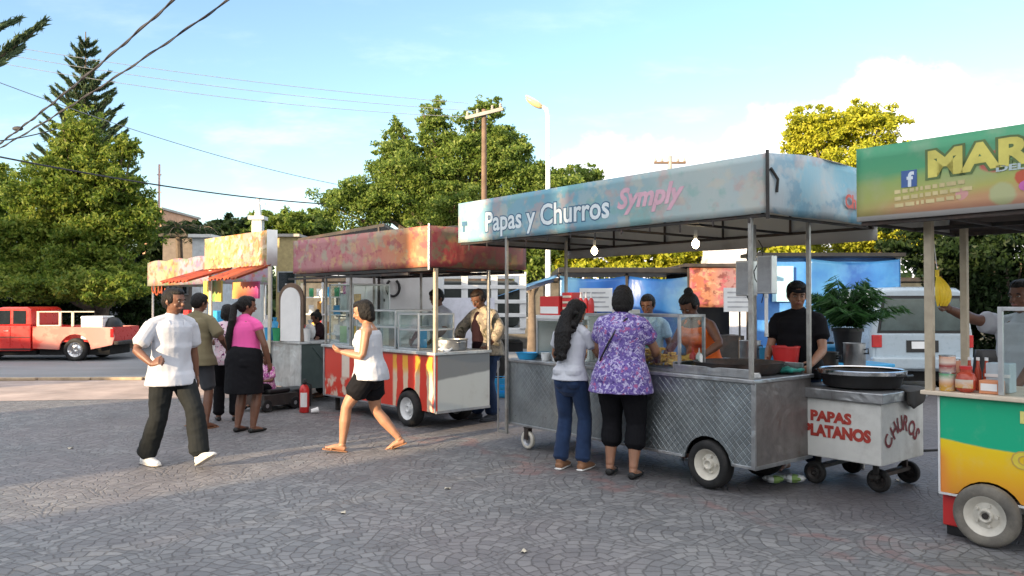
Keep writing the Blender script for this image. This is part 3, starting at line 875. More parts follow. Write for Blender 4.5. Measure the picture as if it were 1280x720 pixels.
# ---------------------------------------------------------------- materials
def base_mats():
    mat('chrome', (.65,.65,.66), .2, 1, var=.05)
    mat('rubber', (.007,.007,.0075), .8, var=.4, scale=9, dirt=(.06,.055,.05), dirtamt=.5)
    mat('rim_cream', (.55,.52,.45), .5, var=.15, dirt=(.2,.15,.1)); mat('rim_grey', (.35,.36,.38), .4, .5, dirt=(.1,.09,.08))
    mat('dusty_rubber', (.12,.11,.095), .85, var=.4, dirt=(.28,.25,.2), dirtamt=.7)
    mat('pole_steel', (.34,.33,.31), .45, .6, var=.25, scale=12, dirt=(.2,.13,.08)); mat('alu', (.55,.56,.57), .35, .8, var=.1)
    mat('dark_frame', (.035,.032,.03), .6, .3, var=.4, dirt=(.16,.08,.05))
    mat('black_paint', (.006,.006,.007), .5, dirt=(.03,.025,.02)); mat('dark_inside', (.012,.012,.012), .9)
    mat('white_paint', (.62,.63,.63), .5, var=.08, scale=3, dirt=(.35,.32,.28), dirtamt=.35); mat('white_clean', (.75,.75,.74), .4, var=.05)
    mat('cream', (.6,.54,.42), .7); mat('red_plastic', (.55,.03,.03), .35, var=.1); mat('blue_plastic', (.03,.32,.62), .4)
    mat('green_plastic', (.02,.25,.1), .5); mat('yellow_food', (.75,.42,.08), .7, var=.4, scale=60, bump=.5); mat('golden', (.55,.28,.06), .6, var=.4, scale=40)
    mat('wood_pole', (.15,.10,.07), .85, var=.35, scale=4, bump=.4); mat('concrete', (.36,.34,.31), .9, var=.2, scale=2, dirt=(.15,.14,.12))
    mat('banana', (.80,.55,.03), .5, var=.12, scale=20); mat('bag_green', (.25,.4,.12), .6); mat('plastic_white', (.7,.72,.72), .4)
    steel('steel', (.42,.43,.44)); steel('steel_quilt', (.31,.345,.36), .28, quilt=True, rust=.3, metal=.85); steel('steel_dull', (.27,.25,.24), .45, rust=.6, metal=.7)
    steel('steel_light', (.58,.60,.60), .4, rust=.1, metal=.5)
    glass()
    mat('screen_glass', (.015,.02,.024), .08, 0, var=.2, coat=.5)
    emis('bulb_glow', (1, .78, .45), 14)
# ---------------------------------------------------------------- sky and lamp
SUN_EL, SUN_AZ = 12.0, (.707, .707)      # light travels towards (+x,+y)
def sky():
    w = bpy.data.worlds.new('World'); SC.world = w; w.use_nodes = True
    nt = w.node_tree; nt.nodes.clear(); g = Gr(nt)
    out = g.node('ShaderNodeOutputWorld'); st = g.node('ShaderNodeTexSky', sky_type='NISHITA')
    st.sun_disc = False; st.sun_elevation = R(SUN_EL)
    st.sun_rotation = math.atan2(-SUN_AZ[0], -SUN_AZ[1])
    st.air_density = 1.0; st.dust_density = .6; st.ozone_density = 1.9; st.altitude = 20
    b1 = g.node('ShaderNodeBackground'); g.link(st.outputs[0], b1.inputs[0]); b1.inputs[1].default_value = SKY
    d = E(g, g.node('ShaderNodeTexCoord').outputs['Generated']); x, y, z = g.sep(d)
    ys = y.max(.02); a = x/ys; t = z/ys
    T = [(-1.2,.02),(-.35,.03),(.0,.13),(.05,.185),(.13,.205),(.27,.215),(.33,.24),(.40,.272),(.46,.305),(.54,.30),(.65,.28),(1.0,.24),(1.6,.2)]
    top = g.ramp((a+1.2)/2.8, [((p+1.2)/2.8, (v*2,)*3) for p, v in T])
    topv = g.sep(top)[0]*.5
    q = g.vec(a, t*1.3, .3)
    n = g.noise(q, 7, 8, .6); n2 = g.noise(q, 22, 6, .65)
    e = topv+(n-.5)*.11+(n2-.5)*.045-t
    mask = g.smooth(e, -.006, .034)*y.gt(.03)
    thin = g.smooth(g.noise(g.vec(a*1.2, t*4, 2), 4, 7, .6), .5, .8)*.25*g.smooth(t, .5, .15)
    mask = mask.max(thin)
    back = g.smooth(y, .3, -.1).max(g.smooth(z, .5, .75))*g.smooth(g.noise(d, 2.2, 6, .6), .34, .56)  # unseen clouds behind and overhead, added as neutral fill for the shade
    shade = g.smooth(g.noise(q, 9, 6, .6)+(t*-.8), .2, .6)
    cc = g.mix(shade, (1.0,.985,.97), (.86,.80,.80))
    b2 = g.node('ShaderNodeBackground'); g.put(cc, b2.inputs[0]); b2.inputs[1].default_value = CLOUD
    b3 = g.node('ShaderNodeBackground'); b3.inputs[0].default_value = (1,.98,.97,1); b3.inputs[1].default_value = FILLC; mx2 = g.node('ShaderNodeMixShader'); g.put(back*.9, mx2.inputs[0])
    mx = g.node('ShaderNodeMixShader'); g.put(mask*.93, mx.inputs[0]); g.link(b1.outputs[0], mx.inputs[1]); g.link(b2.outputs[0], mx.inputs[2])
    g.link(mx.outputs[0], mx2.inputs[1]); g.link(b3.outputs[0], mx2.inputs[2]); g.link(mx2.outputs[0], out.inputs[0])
    l = bpy.data.lights.new('sun', 'SUN'); l.energy = SUNE; l.angle = R(.6); l.color = (1, .76, .48)
    o = bpy.data.objects.new('sun', l); COL.objects.link(o)
    dv = Vector((SUN_AZ[0]*math.cos(R(SUN_EL)), SUN_AZ[1]*math.cos(R(SUN_EL)), -math.sin(R(SUN_EL))))
    o.rotation_euler = dv.to_track_quat('-Z', 'Y').to_euler()
# ---------------------------------------------------------------- ground
def paving_mat():
    m, g, p, out = newmat('fan_paving'); v = oc(g)
    w = g.noise(v, 1.3, 3, col=True); wx, wy, wz = g.sep(w)
    w2 = g.noise(v, 14, 2, col=True); ux, uy, uz = g.sep(w2)
    x, y, z = g.sep(v)
    xr = x*.819+y*.574; yr = y*.819-x*.574
    x = xr+(wx-.5)*.34+(ux-.5)*.030; y = yr+(wy-.5)*.34+(uy-.5)*.030
    Rr, d = .51, .078
    n = (y/Rr).floor(); par = g.m('FLOORED_MODULO', n, 2.0)
    def cand(n, off):
        cx = (((x-off)/(2*Rr)).floor()+.5)*(2*Rr)+off
        dx = x-cx; dy = y-n*Rr
        return cx, dx, dy, (dx*dx+dy*dy).sqrt()
    c1, dx1, dy1, r1 = cand(n, par*Rr)
    n2 = n-1.0; c2, dx2, dy2, r2 = cand(n2, (1.0-par)*Rr)
    i1 = r1.lt(Rr); sel = lambda a, b: b+i1*(a-b)
    r = sel(r1, r2); dx = sel(dx1, dx2); dy = sel(dy1, dy2); cx = sel(c1, c2); nn = sel(n, n2)
    q = r/d; k = q.floor(); fr = q-k
    ang = g.m('ARCTAN2', dx, dy)
    s = ang*(k+.5)*.82+k*.37+(nn*.31); fs = s.fract()
    er = fr.min(1.0-fr); ea = fs.min(1.0-fs)
    edge = er.min(ea)
    wear = g.smooth(g.noise(v, .7, 5, .6), .3, .75)
    stone = g.smooth(edge, .0, .11)
    fanedge = g.smooth((r1-Rr).abs(), .0, .018)*.6+.4
    stone = stone*fanedge
    wn = g.node('ShaderNodeTexWhiteNoise'); g.put(g.vec(cx*3.7+s.floor()*.77, nn*1.9+k*.31, k+s.floor()*2.1), wn.inputs['Vector'])
    rnd = E(g, wn.outputs['Value'])
    base = g.ramp(rnd, [(0, (.122,.125,.132)), (.5, (.162,.165,.171)), (1, (.212,.213,.215))])
    base = g.mix(g.smooth(g.noise(v, .35, 4, .6), .42, .64)*.45, base, (.165,.138,.145))      # faded red-purple dye
    base = g.mix(g.smooth(g.noise(v, .8, 7, .72), .45, .72)*.6, base, (.095,.092,.10))
    base = g.mix(g.smooth(g.noise(v, 2.5, 6, .7), .55, .8)*.35, base, (.30,.29,.27))
    # dark, greasy ground by the stalls, doubling as painted shade under carts: diagonal band
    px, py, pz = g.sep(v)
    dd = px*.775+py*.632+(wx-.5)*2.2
    grease_shade = g.smooth(dd, 4.9, 6.2)
    base = g.mix(grease_shade*.7, base, (.078,.068,.074))
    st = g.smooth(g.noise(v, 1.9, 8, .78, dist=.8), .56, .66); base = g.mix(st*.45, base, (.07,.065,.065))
    line = g.smooth((dd-5.0).abs(), .18, .02)*g.smooth(g.noise(v, 3, 4), .35, .6)
    base = g.mix(line*.5, base, (.22,.10,.09))
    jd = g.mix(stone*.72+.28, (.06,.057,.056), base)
    sp = g.smooth(g.noise(v, 90, 3, .7), .58, .75)
    jd = g.mix(sp*.3, jd, (.33,.32,.30))
    gum = g.smooth(g.voro(v, 2.2), .035, .02); jd = g.mix(gum*.6, jd, (.04,.04,.045))
    g.put(jd, p.inputs['Base Color'])
    g.put(g.noise(v, 3, 5)*.3+.52-grease_shade*.12, p.inputs['Roughness'])
    h = stone*1.0+rnd*.3+g.noise(v, 40, 4)*.35
    g.link(g.bump(h, .5, .014), p.inputs['Normal'])
    return m
def ground():
    def sheet(name, pts, z, m):
        mb = MB(); mb.add([(x, y, z) for x, y in pts], [tuple(range(len(pts)))]); return mb.build(name, m, kind='structure')
    sheet('ground', [(-700,-500),(700,-500),(700,900),(-700,900)], -.008, mat('dirt', (.13,.13,.125), .95, var=.3, scale=.5))
    sheet('plaza', [(-30,-14),(40,-14),(40,21),(2.5,21),(-4,15.3),(-30,11.6)], -.004, paving_mat())
    sheet('kerb_strip', [(-45,8.2),(-3.5,12.9),(-3.5,16.2),(-45,13.6)], .0, mat('worn_concrete', (.34,.27,.24), .9, var=.3, scale=1.5, dirt=(.2,.18,.18)))
    m, g, p, out = newmat('asphalt'); v = oc(g); x, y, z = g.sep(v)
    c = g.ramp(g.noise(g.vec(x*.3, y, z), 1.1, 6, .6), [(.3, (.16,.17,.185)), (.7, (.24,.25,.265))])
    g.put(g.mix(g.smooth(g.noise(v, 70, 3), .5, .7)*.4, c, (.05,.05,.055)), p.inputs['Base Color']); p.inputs['Roughness'].default_value = .8
    g.link(g.bump(g.noise(v, 60, 3), .4, .01), p.inputs['Normal'])
    sheet('road', [(-60,12.7),(-3.0,16.1),(20,23),(20,28),(-60,26)], .004, m)
    mb = MB()
    for i in range(40):
        x = -44+i*1.02; mb.box((x, 13.5+(x+44)*.060, .0), (x+1.0, 13.66+(x+44)*.060, .055))
    mb.build('kerb', mat('kerb_yellow', (.36,.28,.19), .85, var=.3, dirt=(.3,.2,.15)), bev=.01, kind='structure')
# ---------------------------------------------------------------- vegetation
def leaf_obj(name, centres, size, m, parent, seed=0, aspect=.45, up=.0, dirs=None):
    rng = np.random.default_rng(seed); n = len(centres)
    a = rng.normal(size=(n, 3)) if dirs is None else dirs+rng.normal(size=(n, 3))*.25
    a[:, 2] -= up; a /= np.linalg.norm(a, axis=1)[:, None]
    b = np.cross(a, rng.normal(size=(n, 3))); b /= np.linalg.norm(b, axis=1)[:, None]
    s = size*rng.uniform(.6, 1.35, n)[:, None]
    c = centres
    nrm = np.cross(a, b)
    V = np.stack([c-a*s*.5, c+b*s*aspect*.5+nrm*s*.06, c+a*s*.5, c-b*s*aspect*.5+nrm*s*.06], 1).reshape(-1, 3)
    me = bpy.data.meshes.new(name); me.vertices.add(n*4); me.loops.add(n*4); me.polygons.add(n)
    me.vertices.foreach_set('co', V.reshape(-1)); me.loops.foreach_set('vertex_index', np.arange(n*4))
    me.polygons.foreach_set('loop_start', np.arange(n)*4); me.polygons.foreach_set('loop_total', np.full(n, 4))
    me.update(calc_edges=True); me.materials.append(m)
    o = bpy.data.objects.new(name, me); COL.objects.link(o); o.parent = parent
    return o
def crown_points(blobs, n, seed, clump=.24, nsub=26, inner=.22):
    nsub = int(nsub*2.4); clump = clump*.68
    rng = np.random.default_rng(seed); out = []
    vol = np.array([b[3]*b[4]*b[5] for b in blobs])**.67; vol /= vol.sum()
    for b, f in zip(blobs, vol):
        c = np.array(b[:3]); r = np.array(b[3:6]); k = int(n*f)
        ns = max(8, int(nsub))
        d = rng.normal(size=(ns, 3)); d /= np.linalg.norm(d, axis=1)[:, None]
        d[:, 2] = np.where(d[:, 2] < -.45, -d[:, 2]*.5, d[:, 2])
        rad = rng.uniform(.55, 1.30, ns)[:, None]
        sc = c+d*r*rad
        sr = clump*r.mean()*rng.uniform(.6, 1.4, ns)
        idx = rng.integers(0, ns, k); dd = rng.normal(size=(k, 3)); dd /= np.linalg.norm(dd, axis=1)[:, None]
        p = sc[idx]+dd*(sr[idx]*rng.uniform(.1, 1.25, k)**.8)[:, None]*np.array([1.25, 1.25, .75])
        ki = int(k*inner); d2 = rng.normal(size=(ki, 3)); d2 /= np.linalg.norm(d2, axis=1)[:, None]
        p[:ki] = c+d2*r*(rng.uniform(.3, .85, ki)**.5)[:, None]
        out.append(p)
    return np.concatenate(out)
def tree(name, label, base, blobs, n, leaf, m, trunk_r=.18, group=None, seed=1, clump=.24, nsub=26, bark='bark', cat='tree', lean=0):
    t = root(name, label, cat, base, 0, group)
    mb = MB(); rnd = random.Random(seed)
    zc = min(b[2]-b[5]*.3 for b in blobs)
    fork = Vector((lean, 0, max(.3, zc*.75)))
    mb.tube([(0, 0, -.1), (lean*.3, 0, fork.z*.35), (lean*.7, .02, fork.z*.7), fork], [trunk_r*1.25, trunk_r, trunk_r*.85, trunk_r*.75], 10)
    for b in blobs:
        e = Vector(b[:3])
        for k in range(3):
            tip = e+Vector((rnd.uniform(-.6, .6)*b[3], rnd.uniform(-.6, .6)*b[4], rnd.uniform(-.1, .7)*b[5]))
            md = fork.lerp(tip, .5)+Vector((rnd.uniform(-.1, .1), rnd.uniform(-.1, .1), -.12))*b[3]
            mb.tube([fork-Vector((0, 0, .05)), md, tip], [trunk_r*.5, trunk_r*.26, trunk_r*.06], 7)
    mb.build('trunk', MATS[bark], t, smooth=True)
    leaf_obj('crown', crown_points(blobs, n, seed, clump, nsub), leaf, m, t, seed)
    return t
def norfolk(label, base, H, rbase, seed=2, zmin=.30, nw=24):
    t = root('pine_tree', label, 'tree', base, 0); rng = random.Random(seed)
    mb = MB(); mb.tube([(0, 0, 0), (.05, 0, H*.5), (0, 0, H)], [.22, .12, .02], 8)
    C = []; D = []
    for i in range(nw):
        z = H*(zmin+(.98-zmin)*i/nw); L = rbase*(1-(i/nw))**.75*(.85+.3*rng.random())+.18
        k = 6
        for j in range(k):
            if rng.random() < .12: continue
            an = 2*math.pi*(j+rng.random()*.5)/k+i*.5
            dx, dy = math.cos(an), math.sin(an)
            tip = Vector((dx*L, dy*L, z+L*.38)); md = Vector((dx*L*.55, dy*L*.55, z+L*.02)); b0 = Vector((0, 0, z))
            mb.tube([b0, md, tip], [.035, .022, .008], 5)
            m_ = int(150*L+50)
            for q in range(m_):
                f = rng.uniform(.18, 1.05); pt = b0.lerp(md, f*2) if f < .5 else md.lerp(tip, (f-.5)*2)
                side = rng.uniform(-1, 1)*.20*L*(1.1-f)
                C.append((pt.x-dy*side, pt.y+dx*side, pt.z+rng.uniform(0, .12))); D.append((dx*.6-dy*side*4, dy*.6+dx*side*4, .55))
    mb.build('trunk', MATS['bark'], t, smooth=True)
    leaf_obj('crown', np.array(C), .30, MATS['leaf_pine'], t, seed, .16, dirs=np.array(D))
    return t
def palm(label, base, H, fr, m, scale=1, group=None, name='palm_tree', n=14, seed=5, parent=None, trunk=True, droop=1.0, emin=.35):
    t = root(name, label, 'palm tree' if trunk else 'potted palm', base, 0, group); rng = random.Random(seed)
    if trunk:
        mb = MB(); mb.tube([(0, 0, 0), (.1, 0, H*.5), (0, 0, H)], [.16*scale, .12*scale, .1*scale], 8); mb.build('trunk', MATS['bark'], t, smooth=True)
    C = []; D = []; mb = MB()
    for i in range(n):
        an = 2*math.pi*i/n+rng.uniform(-.2, .2); el = rng.uniform(emin, 1.45 if emin > .4 else 1.25); L = fr*rng.uniform(.8, 1.1)
        dx, dy = math.cos(an), math.sin(an); pts = []
        for q in range(9):
            f = q/8; r_ = L*f*math.cos(el)*(1+.1*f); z = H+L*(math.sin(el)*f-.75*droop*f*f*(.6+.5*math.cos(el)))
            pts.append(Vector((dx*r_, dy*r_, z)))
        mb.tube(pts, [.02*scale*(1-.8*q/8) for q in range(9)], 5)
        for q in range(70):
            f = rng.uniform(.12, 1)*8; a = int(min(f, 7.99)); pt = pts[a].lerp(pts[a+1], f-a); sd = rng.choice((-1, 1))
            ll = L*.30*(1-.6*abs(f/8-.45)); 
            C.append((pt.x-dy*sd*ll*.45, pt.y+dx*sd*ll*.45, pt.z-ll*.22)); D.append((-dy*sd+dx*.55, dx*sd+dy*.55, -.5))
    mb.build('stem', MATS['bark'] if trunk else m, t, smooth=True)
    C = np.array(C); D = np.array(D, float)
    leaf_obj('fronds', C, fr*.28, m, t, seed, .09, dirs=D/np.linalg.norm(D, axis=1)[:, None]*1.6)
    return t
def veg():
    mat('bark', (.13,.10,.075), .9, var=.35, scale=6, bump=.5)
    leafmat('leaf_warm', [(.05,.10,.016), (.11,.18,.026), (.20,.26,.04), (.33,.36,.07)])
    leafmat('leaf_mid', [(.055,.11,.02), (.12,.19,.035), (.21,.29,.055), (.33,.38,.10)])
    leafmat('leaf_yellow', [(.15,.20,.015), (.30,.33,.025), (.44,.44,.035), (.54,.52,.06)], tr=.4)
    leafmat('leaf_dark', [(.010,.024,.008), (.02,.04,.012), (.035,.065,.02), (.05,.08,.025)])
    leafmat('leaf_pine', [(.04,.075,.04), (.075,.12,.06), (.14,.18,.08)], .3)
    leafmat('leaf_palm', [(.012,.05,.012), (.03,.09,.02), (.05,.13,.03)])
    def B(px, py, Y, rx, rz, ry=None, base=(0, 0, 0)):
        p = WP(px, py, Y); k = Y/FPX
        return (p.x-base[0], p.y-base[1], p.z, rx*k, (ry or rx)*k*.8, rz*k)
    # large warm tree at the left, over the red pickup
    Y = 25; b = WP(127, 400, Y); b.z = 0
    bl = [B(98,182,Y,28,44,base=b), B(66,252,Y,54,42,base=b), B(126,240,Y,48,46,base=b), B(95,215,Y,44,36,base=b), B(165,285,Y,34,34,base=b), B(40,300,Y,62,36,base=b), B(110,305,Y,60,36,base=b), B(155,190,Y,16,22,base=b), B(120,345,Y,56,28,base=b), B(128,362,Y-2.2,44,24,base=b), B(60,362,Y-1.5,50,20,base=b)]
    tree('broadleaf_tree', 'big tree with a yellow green sunlit top standing over the red pickup', b, bl+[B(70,345,Y,80,26,base=b), B(150,350,Y,40,24,base=b)], 125000, .135, MATS['leaf_warm'], .28, seed=3, nsub=44, clump=.26)
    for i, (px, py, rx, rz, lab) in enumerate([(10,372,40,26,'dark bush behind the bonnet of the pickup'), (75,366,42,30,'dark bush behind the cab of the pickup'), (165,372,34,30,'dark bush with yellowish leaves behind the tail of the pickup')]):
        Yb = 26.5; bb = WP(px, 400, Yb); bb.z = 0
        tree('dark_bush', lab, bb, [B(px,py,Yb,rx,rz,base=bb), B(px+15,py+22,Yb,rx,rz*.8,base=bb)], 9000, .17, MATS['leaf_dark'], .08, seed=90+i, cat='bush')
    Y = 27; b = WP(-25, 400, Y); b.z = 0
    bl = [B(-10,235,Y,38,34,base=b), B(-30,290,Y,55,45,base=b), B(20,330,Y,30,28,base=b)]
    tree('broadleaf_tree', 'yellowish tree cut by the left edge of the view', b, bl, 36000, .15, MATS['leaf_warm'], .2, seed=7)
    b = WP(104, 400, 34); b.z = 0
    norfolk('tall tiered pine rising above the big tree at the left', b, 13.2, 2.3)
    b = Vector((-12.4, 17.5, 0))
    norfolk('pine beyond the left edge with only its branch tips in view', b, 9.2, 1.7, seed=9, zmin=.76, nw=3)
    # dark low trees behind the left carts
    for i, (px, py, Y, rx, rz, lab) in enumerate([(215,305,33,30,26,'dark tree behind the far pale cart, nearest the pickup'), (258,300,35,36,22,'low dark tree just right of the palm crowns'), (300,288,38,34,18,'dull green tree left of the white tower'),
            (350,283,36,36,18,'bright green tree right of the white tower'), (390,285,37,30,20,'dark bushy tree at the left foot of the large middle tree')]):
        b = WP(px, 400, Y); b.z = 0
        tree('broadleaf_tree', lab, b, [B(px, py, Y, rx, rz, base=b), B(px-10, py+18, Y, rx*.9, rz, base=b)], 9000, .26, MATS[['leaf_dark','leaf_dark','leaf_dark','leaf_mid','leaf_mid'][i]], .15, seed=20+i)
    for i, (px, Y) in enumerate([(222, 30), (251, 31)]):
        b = WP(px, 400, Y); b.z = 0
        palm(['palm crown against the sky left of the other palm behind the far carts', 'right hand palm crown against the sky behind the far carts'][i], b, WP(px, 288, Y).z, 1.15, MATS['leaf_dark'], 1, 'palms behind the far carts', seed=i+3)
    # the large middle tree
    Y = 30; b = WP(560, 420, Y); b.z = 0
    bl = [B(450,262,Y,50,36,base=b), B(520,235,Y,58,52,base=b), B(500,200,Y,30,30,base=b), B(542,165,Y,20,38,base=b), B(590,205,Y,50,48,base=b), B(640,230,Y,46,46,base=b), B(680,240,Y,40,36,base=b),
          B(620,185,Y,34,32,base=b), B(608,140,Y,20,16,base=b), B(575,270,Y,80,34,base=b), B(655,265,Y,50,26,base=b), B(495,165,Y,8,18,base=b)]
    tree('broadleaf_tree', 'very large spreading tree behind the wooden pole and the blue cart', b, bl, 170000, .135, MATS['leaf_mid'], .4, seed=11, nsub=40, clump=.26)
    Y = 33; b = WP(735, 420, Y); b.z = 0
    tree('broadleaf_tree', 'pale thin tree right of the street lamp', b, [B(715,228,Y,24,18,base=b), B(738,222,Y,18,14,base=b), B(722,260,Y,26,22,base=b)], 9000, .17, MATS['leaf_mid'], .15, seed=12)
    # yellow sunlit trees at the right
    Y = 26; b = WP(1060, 420, Y); b.z = 0
    bl = [B(1022,165,Y,36,32,base=b), B(1085,165,Y,42,34,base=b), B(1060,215,Y,62,34,base=b), B(1000,185,Y,18,18,base=b), B(1090,260,Y,60,36,base=b), B(1040,300,Y,66,28,base=b), B(1110,302,Y,50,26,base=b)]
    tree('flame_tree', 'tall golden yellow tree rising behind the blue and green canopies', b, bl, 95000, .13, MATS['leaf_yellow'], .3, seed=13, nsub=40)
    for i, (px, py, rx, rz, lab) in enumerate([(665,318,30,20,'yellow green tree seen under the left end of the blue canopy'), (722,312,30,20,'yellow green tree behind the left light bulb'), (782,315,34,20,'brightest yellow tree under the middle of the blue canopy'),
            (842,318,32,20,'yellow tree left of the pale building under the blue canopy'), (975,305,34,26,'yellow tree right of the grey boxes under the blue canopy')]):
        Y = 23; b = WP(px, 400, Y); b.z = 0
        tree('yellow_tree', lab, b, [B(px, py, Y, rx, rz, base=b), B(px+18, py-8, Y+1, rx*.8, rz, base=b), B(px, py+22, Y, rx, rz*.7, base=b)], 11000, .17, MATS['leaf_yellow'] if i not in (0,) else MATS['leaf_mid'], .13, seed=40+i)
    # dark trees at the far right behind the green stall
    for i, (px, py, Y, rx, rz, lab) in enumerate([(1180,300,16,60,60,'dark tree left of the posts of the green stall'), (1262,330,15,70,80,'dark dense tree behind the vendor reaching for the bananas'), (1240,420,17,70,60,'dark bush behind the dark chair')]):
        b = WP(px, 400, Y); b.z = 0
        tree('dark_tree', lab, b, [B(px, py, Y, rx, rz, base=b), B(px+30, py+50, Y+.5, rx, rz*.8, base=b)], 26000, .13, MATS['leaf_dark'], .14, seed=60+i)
    Y = 21; b = WP(1245, 400, Y); b.z = 0
    tree('broadleaf_tree', 'tree whose twigs show just above the green canopy', b, [B(1250,186,Y,55,14,base=b), B(1260,230,Y,60,40,base=b)], 14000, .15, MATS['leaf_dark'], .2, seed=70)
    # potted palm
    t = palm('bushy potted palm between the blue cart and the van', (4.17, 9.85, .8), .44, .78, MATS['leaf_palm'], .5, name='potted_palm', n=44, seed=8, trunk=False, droop=.45, emin=.6)
    mb = MB(); mb.lathe([(.12,0),(.17,.38),(.19,.38),(.19,.42),(.15,.42),(.14,.36),(0,.36)], 20); mb.build('pot', MATS['black_paint'], t, smooth=True)
# ---------------------------------------------------------------- carts
def wheel(parent, c, r, w, tyre, rim, spokes=0, name='wheel'):
    "axis along local y, c = centre"
    M = TR(*c) @ Matrix.Rotation(R(90), 4, 'X')
    mb = MB(); h = w/2
    mb.lathe([(r*.62,-h*.8),(r*.70,-h),(r*.88,-h),(r*.97,-h*.8),(r,-h*.4),(r,h*.4),(r*.97,h*.8),(r*.88,h),(r*.70,h),(r*.62,h*.8)], 36, M, closed=True)
    wo = mb.build(name, tyre, parent, smooth=True, sharp=50)
    mb = MB()
    mb.lathe([(0,h*.35),(r*.12,h*.5),(r*.16,h*.75),(r*.2,h*.75),(r*.24,h*.3),(r*.42,h*.1),(r*.55,h*.5),(r*.63,h*.85),(r*.65,h*.85),(r*.65,-h*.6),(0,-h*.6)], 30, M)
    for k in range(5):
        a = 2*math.pi*k/5; mb.lathe([(0,h*.5),(r*.05,h*.5),(r*.055,h*.1)], 8, M @ TR(r*.33*math.cos(a), r*.33*math.sin(a), 0))
    mb.build('rim', rim, wo, smooth=True, sharp=35)
    return wo
def post(parent, x, y, z0, z1, s=.03, m='pole_steel', name='post'):
    mb = MB(); mb.box((x-s/2, y-s/2, z0), (x+s/2, y+s/2, z1)); return mb.build(name, MATS[m], parent, bev=.003)
def sheet_panel(parent, name, a, b, m, sag=.02, n=24, nz=6, thick=.004, seed=0, wave=.012, topwave=0):
    "hanging cloth between plan points a and b (x,y) from z0 to z1, gently rippled"
    (x0, y0, z0), (x1, y1, z1) = a, b
    L = math.hypot(x1-x0, y1-y0); nx_, ny_ = (y1-y0)/L, -(x1-x0)/L
    def f(u, v):
        r = mnoise.noise(Vector((u*L*1.4+seed, v*1.2, seed)))*wave*2*math.sin(math.pi*min(1, max(.12, u)))
        s = -sag*math.sin(math.pi*((u*round(L/1.1)) % 1.0))*(1-v)*.6
        tw = topwave*math.sin(math.pi*((u*round(L/1.3)) % 1.0))*v
        return (x0+(x1-x0)*u+nx_*r, y0+(y1-y0)*u+ny_*r, z0+(z1-z0)*v+s*.5-tw)
    mb = MB(); mb.grid(n, nz, f); return mb.build(name, m, parent, smooth=True, solid=thick, sharp=80)
CA = -50.8   # heading of the cart rows
def LM(o, a): return Matrix.Translation(o) @ Matrix.Rotation(R(a), 4, 'Z')
MO = Vector((1.90, 6.24, 0)); MM = LM(MO, CA)
def bar(mb, a, b, r=.012, n=6): mb.tube([a, b], r, n)
def body_front(x0, x1, z0, z1, arches, y0=0, y1=.02):
    poly = [(x0, z1), (x0, z0)]
    for cx, r, zc in sorted(arches):
        for k in range(13):
            a = math.pi*(1-k/12); xx = cx+r*math.cos(a); zz = zc+r*math.sin(a)
            if k == 0: poly.append((xx, z0))
            if zz > z0: poly.append((xx, zz))
        poly.append((cx+r, z0))
    poly += [(x1, z0), (x1, z1)]
    return poly
